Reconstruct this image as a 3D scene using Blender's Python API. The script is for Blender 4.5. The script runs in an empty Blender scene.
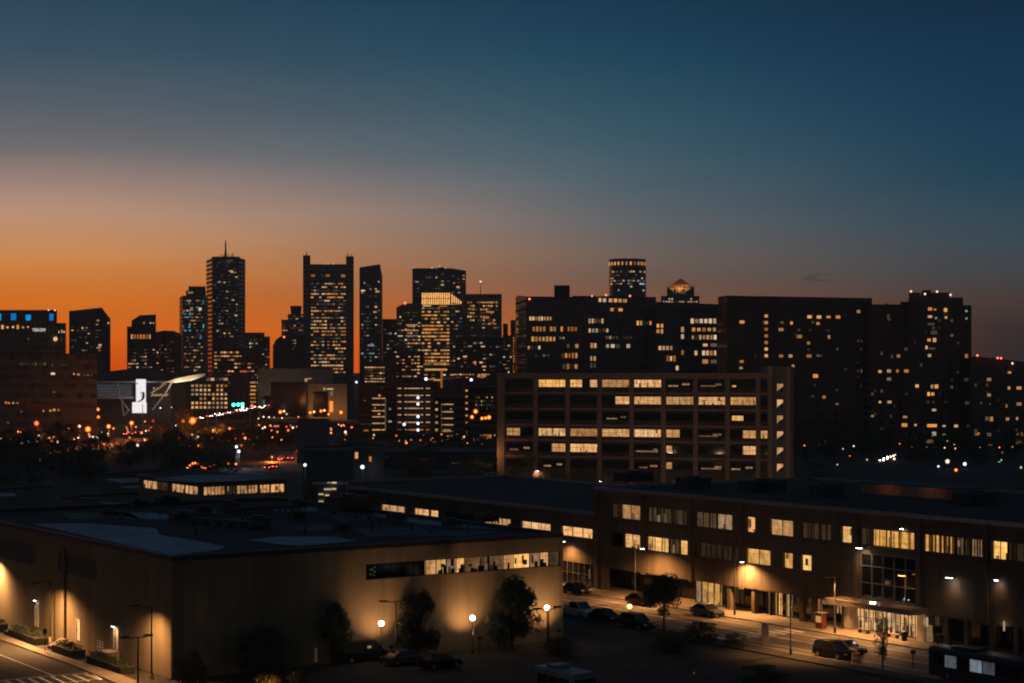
import bpy, math, random
from mathutils import Vector, Matrix
random.seed(7)
R = math.radians
scene = bpy.context.scene
COL = scene.collection

# ------------------------------------------------------------------ camera model
FPX, CX, HY, HCAM = 1860.0, 512.0, 369.0, 30.0
def P(px, py, d):            # point seen at a pixel, d metres in front of the camera
    return Vector(((px - CX) / FPX * d, d, HCAM + (HY - py) / FPX * d))
def G(px, py, z=0.0):        # point of the level plane z seen at a pixel
    d = (HCAM - z) * FPX / (py - HY)
    return Vector(((px - CX) / FPX * d, d, z))
def XY(px, d):
    return Vector(((px - CX) / FPX * d, d, 0.0))
UL = math.hypot(1267.0, 1860.0)
U = Vector((-1267.0 / UL, 1860.0 / UL, 0))   # street direction, away from the camera
V = Vector((1860.0 / UL, 1267.0 / UL, 0))    # cross street direction
Z = Vector((0, 0, 1))

cam_d = bpy.data.cameras.new("camera"); cam = bpy.data.objects.new("camera", cam_d); COL.objects.link(cam)
cam.location = (0, 0, HCAM); cam.rotation_euler = (R(90), 0, 0)
cam_d.sensor_width = 36; cam_d.lens = FPX / 1024 * 36
cam_d.shift_y = (HY - 341.5) / 1024
cam_d.clip_end = 30000; cam_d.clip_start = 1
scene.camera = cam

# ------------------------------------------------------------------ colour helpers
def s2l(c):
    return tuple(((v / 255) / 12.92 if v / 255 <= .04045 else ((v / 255 + .055) / 1.055) ** 2.4) for v in c)

class NT:                     # tiny node-tree helper
    def __init__(s, tree): s.t = tree; s.n = tree.nodes; s.l = tree.links
    def new(s, typ, **kw):
        n = s.n.new(typ)
        for k, v in kw.items(): setattr(n, k, v)
        return n
    def link(s, a, b): s.l.new(a, b)
    def math(s, op, a, b=None, c=None, clamp=False):
        n = s.new('ShaderNodeMath', operation=op); n.use_clamp = clamp
        for i, v in enumerate((a, b, c)):
            if v is None: continue
            if isinstance(v, (int, float)): n.inputs[i].default_value = v
            else: s.link(v, n.inputs[i])
        return n.outputs[0]
    def mix(s, f, a, b, blend='MIX'):
        n = s.new('ShaderNodeMix', data_type='RGBA', blend_type=blend)
        for sock, v in ((n.inputs[0], f), (n.inputs[6], a), (n.inputs[7], b)):
            if isinstance(v, (int, float)): sock.default_value = v
            elif isinstance(v, tuple): sock.default_value = (*v[:3], 1)
            else: s.link(v, sock)
        return n.outputs[2]
    def ramp(s, f, stops, interp='LINEAR'):
        n = s.new('ShaderNodeValToRGB'); cr = n.color_ramp; cr.interpolation = interp
        while len(cr.elements) > 1: cr.elements.remove(cr.elements[-1])
        cr.elements[0].position = stops[0][0]; cr.elements[0].color = (*stops[0][1], 1)
        for p, c in stops[1:]:
            e = cr.elements.new(p); e.color = (*c, 1)
        s.link(f, n.inputs[0]); return n.outputs[0]
    def noise(s, vec, scale, detail=3, rough=.55):
        n = s.new('ShaderNodeTexNoise'); n.inputs['Scale'].default_value = scale
        n.inputs['Detail'].default_value = detail; n.inputs['Roughness'].default_value = rough
        if vec is not None: s.link(vec, n.inputs['Vector'])
        return n.outputs['Fac']

# ------------------------------------------------------------------ world: dusk sky
world = bpy.data.worlds.new("World"); scene.world = world; world.use_nodes = True
wt = NT(world.node_tree); wt.n.clear()
SUN_ELEV, SUN_AZ = R(-3.0), R(-17)
sky = wt.new('ShaderNodeTexSky', sky_type='NISHITA'); sky.sun_disc = False
sky.sun_elevation = SUN_ELEV; sky.sun_rotation = SUN_AZ
tc = wt.new('ShaderNodeTexCoord'); sep = wt.new('ShaderNodeSeparateXYZ'); wt.link(tc.outputs['Generated'], sep.inputs[0])
hyp = wt.math('SQRT', wt.math('ADD', wt.math('MULTIPLY', sep.outputs[0], sep.outputs[0]), wt.math('MULTIPLY', sep.outputs[1], sep.outputs[1])))
tel = wt.math('DIVIDE', sep.outputs[2], wt.math('MAXIMUM', hyp, .0001))
tt = wt.math('MULTIPLY', tel, FPX / HY / 3, clamp=True)
az = wt.math('ARCTAN2', sep.outputs[0], sep.outputs[1])
def stops(lst, far):
    return [((HY - y) / HY / 3, s2l(c)) for y, c in sorted(lst, key=lambda q: -q[0])] + [(1.0, s2l(far))]
left = wt.ramp(tt, stops([(369, (214, 76, 8)), (335, (222, 104, 18)), (300, (218, 116, 32)), (270, (214, 134, 66)), (245, (207, 147, 99)),
                          (215, (192, 150, 124)), (185, (160, 135, 126)), (155, (117, 113, 114)), (110, (86, 96, 106)), (60, (55, 81, 98)), (0, (37, 67, 87))], (16, 40, 62)))
mid = wt.ramp(tt, stops([(369, (220, 92, 14)), (340, (206, 96, 32)), (315, (158, 93, 56)), (285, (125, 95, 79)), (255, (121, 104, 94)),
                         (220, (106, 108, 110)), (180, (84, 104, 113)), (140, (64, 97, 111)), (95, (46, 84, 101)), (50, (29, 70, 92)), (0, (20, 58, 82))], (12, 38, 64)))
right = wt.ramp(tt, stops([(369, (46, 38, 38)), (350, (46, 40, 42)), (330, (54, 46, 45)), (303, (71, 58, 53)), (280, (68, 68, 70)), (250, (60, 73, 81)),
                           (220, (46, 73, 87)), (180, (29, 66, 86)), (120, (17, 58, 84)), (60, (12, 50, 77)), (0, (11, 40, 62))], (9, 30, 52)))
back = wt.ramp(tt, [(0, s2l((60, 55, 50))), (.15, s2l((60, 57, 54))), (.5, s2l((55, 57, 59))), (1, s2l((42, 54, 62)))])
mr = lambda v, a, b: wt.math('MINIMUM', wt.math('MAXIMUM', wt.math('DIVIDE', wt.math('SUBTRACT', v, a), b - a), 0.0), 1.0)
sm = lambda v: wt.math('MULTIPLY', wt.math('MULTIPLY', v, v), wt.math('SUBTRACT', 3.0, wt.math('MULTIPLY', v, 2.0)))
c = wt.mix(sm(mr(az, -.268, .10)), left, mid)
c = wt.mix(sm(mr(az, -.04, .285)), c, right)
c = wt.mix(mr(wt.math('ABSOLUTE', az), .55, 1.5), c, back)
# zenith comes together again over the camera
c = wt.mix(mr(tel, .5, 1.6), c, s2l((40, 54, 66)))
# faint streaks of high cloud
mp = wt.new('ShaderNodeMapping'); wt.link(tc.outputs['Generated'], mp.inputs[0]); mp.inputs['Scale'].default_value = (9, 9, 70)
nz = wt.noise(mp.outputs[0], 1.0, 4, .5)
c = wt.mix(.16, c, wt.ramp(nz, [(.3, (.72, .72, .76)), (.7, (1.1, 1.08, 1.05))]), 'MULTIPLY')
mp2 = wt.new('ShaderNodeMapping'); wt.link(tc.outputs['Generated'], mp2.inputs[0]); mp2.inputs['Scale'].default_value = (40, 40, 260); mp2.inputs['Location'].default_value = (3.3, 0, 1.7)
nz2 = wt.noise(mp2.outputs[0], 1.0, 3, .5)
band = wt.math('MULTIPLY', mr(tel, .035, .048), wt.math('SUBTRACT', 1.0, mr(tel, .052, .066)))
cl = wt.math('MULTIPLY', mr(az, .02, .16), wt.math('MULTIPLY', mr(nz2, .60, .72), band))
c = wt.mix(wt.math('MULTIPLY', cl, .45), c, s2l((40, 40, 48)))
bg = wt.new('ShaderNodeBackground'); wt.link(c, bg.inputs[0]); bg.inputs[1].default_value = 1.17
bg2 = wt.new('ShaderNodeBackground'); wt.link(sky.outputs[0], bg2.inputs[0]); bg2.inputs[1].default_value = 0.002
ad = wt.new('ShaderNodeAddShader'); wt.link(bg.outputs[0], ad.inputs[0]); wt.link(bg2.outputs[0], ad.inputs[1])
wo = wt.new('ShaderNodeOutputWorld'); wt.link(ad.outputs[0], wo.inputs[0])

sun_d = bpy.data.lights.new("sun", 'SUN'); sun_d.energy = .02; sun_d.angle = R(4); sun_d.color = (1, .45, .15)
sun = bpy.data.objects.new("sun", sun_d); COL.objects.link(sun); sun.location = (-400, 1500, 300)
sun.rotation_euler = (R(-89.0), 0, R(17))     # low glow from behind the skyline, left

vs = scene.view_settings; vs.view_transform = 'Standard'; vs.look = 'None'; vs.exposure = 0; vs.gamma = 1; vs.use_curve_mapping = False
cy = scene.cycles; cy.use_denoising = True; cy.max_bounces = 5; cy.diffuse_bounces = 2; cy.glossy_bounces = 3
cy.sample_clamp_indirect = 2.0; cy.sample_clamp_direct = 0; cy.filter_width = 2.0
cy.use_adaptive_sampling = False

# ------------------------------------------------------------------ materials
MATS = {}
def mat_new(name):
    m = bpy.data.materials.new(name); m.use_nodes = True; t = NT(m.node_tree); t.n.clear()
    out = t.new('ShaderNodeOutputMaterial'); MATS[name] = m
    return m, t, out
def surf(name, col, rough=.8, var=.25, scale=.6, metal=0, spec=.4, bump=0, streak=False):
    """plain weathered surface: base colour broken up by noise at two sizes"""
    m, t, out = mat_new(name)
    b = t.new('ShaderNodeBsdfPrincipled'); g = t.new('ShaderNodeNewGeometry')
    pos = g.outputs['Position']
    if streak:
        mp = t.new('ShaderNodeMapping'); t.link(pos, mp.inputs[0]); mp.inputs['Scale'].default_value = (1, 1, .12); pos2 = mp.outputs[0]
    else: pos2 = pos
    n1 = t.noise(pos2, scale, 5, .6); n2 = t.noise(pos, scale * .13, 3, .5)
    f = t.math('ADD', t.math('MULTIPLY', n1, .6), t.math('MULTIPLY', n2, .4))
    lo = tuple(v * (1 - var * 1.6) for v in col); hi = tuple(min(1, v * (1 + var * 1.6)) for v in col)
    t.link(t.ramp(f, [(.3, lo), (.7, hi)]), b.inputs['Base Color'])
    b.inputs['Roughness'].default_value = rough; b.inputs['Metallic'].default_value = metal
    b.inputs['Specular IOR Level'].default_value = spec
    if bump:
        bn = t.new('ShaderNodeBump'); bn.inputs['Strength'].default_value = bump; bn.inputs['Distance'].default_value = .05
        t.link(n1, bn.inputs['Height']); t.link(bn.outputs[0], b.inputs['Normal'])
    t.link(b.outputs[0], out.inputs[0]); return m
def facade(name, frame, glass, bay, floor, fu=.3, fv=.35, rg=.12, rf=.75):
    """curtain wall grid in metres along the wall (UV): frame and spandrel against dark glass"""
    m, t, out = mat_new(name)
    uv = t.new('ShaderNodeUVMap'); sp = t.new('ShaderNodeSeparateXYZ'); t.link(uv.outputs[0], sp.inputs[0])
    u = t.math('DIVIDE', sp.outputs[0], bay); v = t.math('DIVIDE', sp.outputs[1], floor)
    a = t.math('GREATER_THAN', t.math('FRACT', u), fu); c_ = t.math('GREATER_THAN', t.math('FRACT', v), fv)
    isg = t.math('MULTIPLY', a, c_)
    cmb = t.new('ShaderNodeCombineXYZ'); t.link(t.math('FLOOR', u), cmb.inputs[0]); t.link(t.math('FLOOR', v), cmb.inputs[1])
    wn = t.new('ShaderNodeTexWhiteNoise', noise_dimensions='2D'); t.link(cmb.outputs[0], wn.inputs[0])
    gl = t.mix(wn.outputs[0], tuple(x * .4 for x in glass), tuple(x * 1.8 for x in glass))
    g = t.new('ShaderNodeNewGeometry'); n1 = t.noise(g.outputs['Position'], .15, 4, .6)
    fr = t.ramp(n1, [(.3, tuple(x * .75 for x in frame)), (.7, tuple(x * 1.25 for x in frame))])
    b = t.new('ShaderNodeBsdfPrincipled'); t.link(t.mix(isg, fr, gl), b.inputs['Base Color'])
    ro = t.math('ADD', t.math('MULTIPLY', isg, rg - rf), rf); t.link(ro, b.inputs['Roughness'])
    t.link(t.math('MULTIPLY', isg, .7), b.inputs['Specular IOR Level'])
    t.link(b.outputs[0], out.inputs[0]); return m
def lit(name, c0, c1, s0, s1, blinds=False, sample=False):
    """lit window: brightness and tint vary from pane to pane, ceiling lights and clutter vary within"""
    m, t, out = mat_new(name)
    oi = t.new('ShaderNodeObjectInfo'); g = t.new('ShaderNodeNewGeometry')
    r = t.math('FRACT', t.math('ADD', oi.outputs['Random'], t.math('MULTIPLY', g.outputs['Random Per Island'], 7.31)))
    r2 = t.math('FRACT', t.math('MULTIPLY', r, 13.7))
    colr = t.mix(r2, c0, c1)
    st = t.math('ADD', t.math('MULTIPLY', t.math('POWER', r, 1.4), s1 - s0), s0)
    if blinds:
        mp = t.new('ShaderNodeMapping'); t.link(g.outputs['Position'], mp.inputs[0]); mp.inputs['Scale'].default_value = (1.5, 1.5, .35)
        n = t.noise(mp.outputs[0], 1.0, 3, .7); mq = t.new('ShaderNodeMapping'); t.link(g.outputs['Position'], mq.inputs[0]); mq.inputs['Scale'].default_value = (.5, .5, 2.6)
        n2 = t.noise(mq.outputs[0], 1.0, 3, .7); nn = t.math('ADD', t.math('MULTIPLY', n, .6), t.math('MULTIPLY', n2, .4))
        k_ = t.math('MULTIPLY', t.math('SUBTRACT', nn, .5), 3.4); k_ = t.math('ADD', k_, 1.0); k_ = t.math('MINIMUM', t.math('MAXIMUM', k_, .16), 1.8)
        st = t.math('MULTIPLY', st, k_); colr = t.mix(t.math('MULTIPLY', t.math('SUBTRACT', 1.4, k_), .55, clamp=True), colr, (1, .36, .08))
    e = t.new('ShaderNodeEmission'); t.link(colr, e.inputs[0]); t.link(st, e.inputs[1])
    t.link(e.outputs[0], out.inputs[0])
    m.cycles.emission_sampling = 'AUTO' if sample else 'NONE'
    return m
def glow(name, col, s, sample=True):
    m, t, out = mat_new(name)
    e = t.new('ShaderNodeEmission'); e.inputs[0].default_value = (*col, 1); e.inputs[1].default_value = s
    t.link(e.outputs[0], out.inputs[0]); m.cycles.emission_sampling = 'AUTO' if sample else 'NONE'
    return m

lit('lit_warm', (1, .46, .14), (1, .62, .28), .32, 1.0)
lit('lit_white', (1, .68, .36), (1, .8, .55), .2, .9)
lit('lit_amber', (1, .32, .05), (1, .46, .12), .25, .95)
lit('lit_dim', (.8, .5, .25), (.8, .65, .45), .02, .15)
lit('lit_cool', (.55, .8, 1), (.85, .95, 1), .15, .7)
lit('lit_cyan', (.1, .6, .9), (.2, .8, 1), .15, .55)
lit('lit_blue', (0, .28, .9), (0, .42, .95), .55, .95)
lit('lit_red', (1, .12, .04), (1, .2, .1), .3, .8)
lit('lit_faint', (.9, .6, .35), (.7, .75, .8), .015, .09); lit('lit_room', (1, .48, .16), (1, .62, .3), .38, .85, True)
lit('lit_yellow', (1, .52, .12), (1, .62, .2), .6, 1.1, True)
lit('lit_curtain', (.9, .55, .28), (.9, .65, .4), .025, .09, True)
glow('lamp_sodium', (1, .36, .06), 22); glow('lamp_white', (1, .86, .72), 30)
glow('lamp_globe', (1, .68, .42), 34); glow('beacon_red', (1, .2, .1), 2.2, False); glow('beacon_pale', (1, .6, .4), 1.6, False)
glow('head_light', (1, .8, .62), 30); glow('tail_light', (1, .1, .04), 6, False); glow('signal_green', (.05, .9, .6), 6, False)
glow('sign_white', (1, .95, .85), .9, False); glow('screen_white', (1, .93, .95), 1.0, False)
glow('neon_red', (1, .12, .04), 2.0, False); glow('garage_strip', (1, .55, .25), .5, False)
glow('crown_light', (1, .66, .3), 1.0, False); glow('floor_orange', (1, .3, .05), 1.2)

facade('tower_glass', (.10, .10, .11), (.025, .03, .04), 1.6, 3.9, .22, .30)
facade('tower_blue_glass', (.07, .08, .10), (.03, .045, .06), 1.5, 4.0, .12, .22, .08)
facade('tower_stone', (.20, .16, .13), (.03, .03, .035), 2.4, 3.9, .5, .42)
facade('tower_metal', (.24, .22, .21), (.03, .03, .03), 2.0, 3.9, .35, .4, .15, .5)
facade('tower_brick', (.13, .08, .06), (.03, .03, .035), 3.4, 3.2, .55, .5)
facade('tower_bands', (.16, .13, .12), (.05, .05, .05), 60, 4.2, .01, .5, .05)
facade('hotel_bands', (.20, .155, .13), (.085, .07, .06), 3.5, 4.0, .12, .45, .5)
facade('flat_brick', (.15, .10, .075), (.03, .03, .035), 4.0, 3.1, .6, .55)
surf('dark_roof', (.06, .06, .065), .85); surf('roof_gravel', (.022, .023, .024), .95, .5, .35)
surf('roof_membrane', (.10, .17, .25), .6, .4, .25); surf('roof_old', (.05, .065, .085), .8, .5, .2)
surf('asphalt', (.042, .04, .038), .85, .35, .9, bump=.2); surf('road_asphalt', (.12, .10, .085), .7, .3, .5, bump=.15)
surf('earth', (.036, .037, .034), .95, .5, .3)
surf('pavement', (.19, .16, .13), .85, .2, .7); surf('kerb_stone', (.30, .28, .25), .8, .2)
surf('paint_white', (.75, .72, .66), .7, .25, 2.0); surf('concrete', (.36, .31, .25), .9, .2, .4, bump=.1)
surf('brick_red', (.20, .10, .06), .9, .25, 1.2); surf('brick_brown', (.34, .21, .155), .9, .22, .8)
surf('pale_stone', (.42, .34, .25), .85, .12, .5, streak=True); surf('grey_panel', (.15, .14, .13), .75, .15, .4, streak=True)
surf('dark_metal', (.03, .03, .032), .5, .2, 2, metal=.3); surf('black_frame', (.02, .02, .02), .5)
surf('white_metal', (.62, .60, .56), .5, .1, 2); surf('grey_metal', (.25, .25, .26), .45, .2, 1, metal=.5)
surf('foliage', (.075, .085, .05), .8, .5, 1.5, spec=.2); surf('foliage_brown', (.08, .06, .025), .8, .5, 1.5, spec=.2); surf('bark', (.06, .045, .035), .95)
surf('hedge_leaf', (.02, .032, .016), .85, .5, 3, spec=.2)
surf('rubber', (.015, .015, .015), .8); surf('car_black', (.010, .010, .012), .14, .1, spec=.35); surf('car_white', (.62, .60, .57), .3, .06); surf('car_grey', (.12, .12, .13), .3, .1, metal=.4)
surf('car_red', (.22, .02, .015), .3, .1); surf('car_blue', (.03, .05, .10), .3, .1); surf('rim_metal', (.4, .4, .42), .35, metal=.8)
surf('stucco_tan', (.30, .24, .19), .85, .15, .3); surf('door_white', (.75, .70, .62), .55, .08, 2)
surf('screen_ink', (.05, .05, .06), .5); surf('kiosk_red', (.13, .04, .025), .5); surf('bus_white', (.16, .17, .19), .4, .1)
m, t, out = mat_new('glass_dark'); b = t.new('ShaderNodeBsdfPrincipled'); b.inputs['Base Color'].default_value = (.012, .014, .018, 1); b.inputs['Roughness'].default_value = .06; b.inputs['Specular IOR Level'].default_value = .6; t.link(b.outputs[0], out.inputs[0])
# tilt-up concrete wall: panel joints every few metres, rain streaks
def panel_wall(name, col, pu, pv, joint=.02):
    m, t, out = mat_new(name)
    uv = t.new('ShaderNodeUVMap'); sp = t.new('ShaderNodeSeparateXYZ'); t.link(uv.outputs[0], sp.inputs[0])
    fu = t.math('FRACT', t.math('DIVIDE', sp.outputs[0], pu)); fv = t.math('FRACT', t.math('DIVIDE', sp.outputs[1], pv))
    j = t.math('MAXIMUM', t.math('LESS_THAN', fu, joint / pu * 3), t.math('LESS_THAN', fv, joint / pv * 3))
    g = t.new('ShaderNodeNewGeometry'); mp = t.new('ShaderNodeMapping'); t.link(g.outputs['Position'], mp.inputs[0]); mp.inputs['Scale'].default_value = (.8, .8, .1)
    n1 = t.noise(mp.outputs[0], 1.0, 5, .65); n2 = t.noise(g.outputs['Position'], .12, 3, .5)
    cmb = t.new('ShaderNodeCombineXYZ'); t.link(t.math('FLOOR', t.math('DIVIDE', sp.outputs[0], pu)), cmb.inputs[0]); t.link(t.math('FLOOR', t.math('DIVIDE', sp.outputs[1], pv)), cmb.inputs[1])
    wn = t.new('ShaderNodeTexWhiteNoise', noise_dimensions='2D'); t.link(cmb.outputs[0], wn.inputs[0])
    f = t.math('ADD', t.math('ADD', t.math('MULTIPLY', n1, .5), t.math('MULTIPLY', n2, .3)), t.math('MULTIPLY', wn.outputs[0], .2))
    cc = t.ramp(f, [(.3, tuple(v * .6 for v in col)), (.7, tuple(v * 1.25 for v in col))])
    b = t.new('ShaderNodeBsdfPrincipled'); t.link(t.mix(j, cc, tuple(v * .45 for v in col)), b.inputs['Base Color']); b.inputs['Roughness'].default_value = .9
    b.inputs['Specular IOR Level'].default_value = .2
    bn = t.new('ShaderNodeBump'); bn.inputs['Strength'].default_value = .3; bn.inputs['Distance'].default_value = .03; t.link(t.math('SUBTRACT', n1, j), bn.inputs['Height']); t.link(bn.outputs[0], b.inputs['Normal'])
    t.link(b.outputs[0], out.inputs[0]); return m
panel_wall('hall_wall', (.185, .15, .105), 7.5, 12.5)
panel_wall('office_wall', (.12, .10, .08), 3.6, 3.2)
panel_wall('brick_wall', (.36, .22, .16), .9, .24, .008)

# ------------------------------------------------------------------ mesh builder
class MB:
    def __init__(s): s.v = []; s.f = []; s.m = []
    def add(s, vs, fs, mi=0):
        o = len(s.v); s.v += [Vector(v) for v in vs]; s.f += [[o + i for i in f] for f in fs]; s.m += [mi] * len(fs); return s
    def obox(s, o, a, b, c, mi=0):
        o, a, b, c = map(Vector, (o, a, b, c))
        vs = [o, o + a, o + a + b, o + b, o + c, o + a + c, o + a + b + c, o + b + c]
        return s.add(vs, [(0, 3, 2, 1), (4, 5, 6, 7), (0, 1, 5, 4), (1, 2, 6, 5), (2, 3, 7, 6), (3, 0, 4, 7)], mi)
    def box(s, x0, x1, y0, y1, z0, z1, mi=0):
        return s.obox((x0, y0, z0), (x1 - x0, 0, 0), (0, y1 - y0, 0), (0, 0, z1 - z0), mi)
    def prism(s, pts, z0, z1, mi=0, caps=True):
        n = len(pts); z1 = z1 if isinstance(z1, (list, tuple)) else [z1] * n
        vs = [(p[0], p[1], z0) for p in pts] + [(p[0], p[1], z1[i]) for i, p in enumerate(pts)]
        fs = [(i, (i + 1) % n, n + (i + 1) % n, n + i) for i in range(n)]
        if caps: fs += [tuple(range(n))[::-1], tuple(range(n, 2 * n))]
        return s.add(vs, fs, mi)
    def cyl(s, p0, p1, r0, r1=None, n=10, mi=0):
        p0, p1 = Vector(p0), Vector(p1); r1 = r0 if r1 is None else r1
        d = (p1 - p0).normalized(); a = d.orthogonal().normalized(); b = d.cross(a)
        ring = [(math.cos(2 * math.pi * i / n), math.sin(2 * math.pi * i / n)) for i in range(n)]
        vs = [p0 + a * c * r0 + b * q * r0 for c, q in ring] + [p1 + a * c * r1 + b * q * r1 for c, q in ring]
        fs = [(i, (i + 1) % n, n + (i + 1) % n, n + i) for i in range(n)] + [tuple(range(n))[::-1], tuple(range(n, 2 * n))]
        return s.add(vs, fs, mi)
    def ball(s, c, r, n=12, k=8, sq=(1, 1, 1), mi=0):
        c = Vector(c); vs = [c + Vector((0, 0, -r * sq[2]))]; fs = []
        for j in range(1, k):
            t = -math.pi / 2 + math.pi * j / k
            for i in range(n):
                p = 2 * math.pi * i / n
                vs.append(c + Vector((math.cos(p) * math.cos(t) * r * sq[0], math.sin(p) * math.cos(t) * r * sq[1], math.sin(t) * r * sq[2])))
        vs.append(c + Vector((0, 0, r * sq[2]))); last = len(vs) - 1
        for i in range(n): fs.append((0, 1 + (i + 1) % n, 1 + i))
        for j in range(k - 2):
            for i in range(n):
                a = 1 + j * n
                fs.append((a + i, a + (i + 1) % n, a + n + (i + 1) % n, a + n + i))
        a = 1 + (k - 2) * n
        for i in range(n): fs.append((a + i, a + (i + 1) % n, last))
        return s.add(vs, fs, mi)
    def poly(s, pts, mi=0):
        return s.add(pts, [tuple(range(len(pts)))], mi)
    def mesh(s, name, mats, off=Vector((0, 0, 0)), smooth=False):
        me = bpy.data.meshes.new(name)
        me.from_pydata([tuple(v - off) for v in s.v], [], s.f)
        for mm in (mats if isinstance(mats, (list, tuple)) else [mats]): me.materials.append(MATS[mm])
        uv = me.uv_layers.new(name='UVMap').data
        for i, p in enumerate(me.polygons):
            p.material_index = s.m[i]; p.use_smooth = smooth
            nx, ny, nz = p.normal
            if abs(nz) < .7:
                h = math.hypot(nx, ny) or 1; tx, ty = -ny / h, nx / h
                for li in p.loop_indices:
                    co = s.v[me.loops[li].vertex_index]; uv[li].uv = (co.x * tx + co.y * ty, co.z)
            else:
                for li in p.loop_indices:
                    co = s.v[me.loops[li].vertex_index]; uv[li].uv = (co.x, co.y)
        return me
    def build(s, name, mats, parent=None, smooth=False, label=None):
        off = Vector((0, 0, 0))
        if parent is not None:
            q = parent
            while q is not None: off = off + q.location; q = q.parent
        o = bpy.data.objects.new(name, s.mesh(name, mats, off, smooth)); COL.objects.link(o)
        if parent is not None: o.parent = parent
        if label: o['label'] = label
        return o

USED = set()
def tag(o, label=None, cat=None, group=None, kind=None):
    if label: o['label'] = label
    if cat: o['category'] = cat
    if group: o['group'] = group
    if kind: o['kind'] = kind
    return o
def thing(name, label, cat, loc=(0, 0, 0), group=None, rz=0):
    o = bpy.data.objects.new(name, None); COL.objects.link(o); o.empty_display_size = .5
    o.location = loc; o.rotation_euler = (0, 0, rz); return tag(o, label, cat, group)
def copy_tree(o, parent=None):
    c_ = o.copy(); COL.objects.link(c_)
    if parent is not None: c_.parent = parent
    for ch in list(o.children): copy_tree(ch, c_)
    return c_

# ------------------------------------------------------------------ buildings placed by what the photo shows
class Face:
    """a wall line A -> B (left to right as seen) that pixels can be cast onto"""
    def __init__(s, A, B):
        s.A = Vector((A[0], A[1], 0)); s.B = Vector((B[0], B[1], 0)); s.d = (s.B - s.A).normalized()
        s.n = Vector((s.d.y, -s.d.x, 0)); s.ang = math.atan2(s.d.y, s.d.x)
    def at(s, px, py):
        k = (px - CX) / FPX
        t = (k * s.A.y - s.A.x) / (s.d.x - k * s.d.y)
        q = s.A + s.d * t
        return t, HCAM + (HY - py) / FPX * q.y
    def pt(s, t, z, out=0): return s.A + s.d * t + s.n * out + Z * z

UNIT = {}
def unit_mesh(mat):
    if mat not in UNIT:
        UNIT[mat] = MB().box(-.5, .5, -.5, .5, -.5, .5).mesh('window', mat)
    return UNIT[mat]
PENDING = {}
def win(root, face, x0, x1, y0, y1, mat):
    t0, z1 = face.at(x0, y0); t1, _ = face.at(x1, y0); _, z0 = face.at(x0, y1)
    PENDING.setdefault(root.name, (root, []))[1].append((face, t0, t1, z0, z1, mat))
def pick(mats):
    r = random.random() * sum(w for _, w in mats)
    for m_, w in mats:
        r -= w
        if r <= 0: return m_
    return mats[-1][0]
OFFICE = [('lit_warm', 5), ('lit_white', 1.6), ('lit_amber', 4), ('lit_dim', 5), ('lit_cool', .3)]
AMBER = [('lit_amber', 6), ('lit_warm', 4), ('lit_dim', 2)]
def grid(root, face, x0, x1, y0, y1, nx, ny, p, fx=.86, fy=.40, mats=OFFICE, rows=.6, faint=.22):
    """rows of lit windows; whole floors tend to be on or off"""
    for j in range(ny):
        pr = p * (1 - rows + 2 * rows * random.random()); base = pick(mats)
        for i in range(nx):
            m_ = base if random.random() < .5 else pick(mats)
            if random.random() > pr:
                if random.random() > faint: continue
                m_ = 'lit_faint'
            cxp = x0 + (i + .5) * (x1 - x0) / nx; cyp = y0 + (j + .5) * (y1 - y0) / ny
            w = (x1 - x0) / nx * fx * random.uniform(.75, 1.1); h = (y1 - y0) / ny * fy * random.uniform(.8, 1.1)
            win(root, face, cxp - w / 2, cxp + w / 2, cyp - h / 2, cyp + h / 2, m_)
def wins(root, face, lst, mat='lit_warm'):      # (centre x, centre y, width, height[, material])
    for q in lst:
        w_, h_ = q[2] * .8, q[3] * .74
        win(root, face, q[0] - w_ / 2, q[0] + w_ / 2, q[1] - h_ / 2, q[1] + h_ / 2, q[4] if len(q) > 4 else mat)
def flush_windows():
    for root, lst in PENDING.values():
        lst.sort(key=lambda q: -abs((q[2] - q[1]) * (q[4] - q[3])))
        for f, t0, t1, z0, z1, m_ in lst[:100]:
            o = bpy.data.objects.new('window', unit_mesh(m_)); COL.objects.link(o); o.parent = root
            o.location = f.pt((t0 + t1) / 2, (z0 + z1) / 2, .03) - root.location
            o.rotation_euler = (0, 0, f.ang); o.scale = (max(.2, t1 - t0), .16, max(.2, z1 - z0))
        rest = lst[100:]
        if rest:
            mats = sorted({q[5] for q in rest}); mb = MB()
            for f, t0, t1, z0, z1, m_ in rest:
                mb.obox(f.pt(t0, z0, -.05), f.d * (t1 - t0), f.n * .16, Z * (z1 - z0), mats.index(m_))
            o = mb.build('windows', mats, root); o['kind'] = 'stuff'

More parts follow.
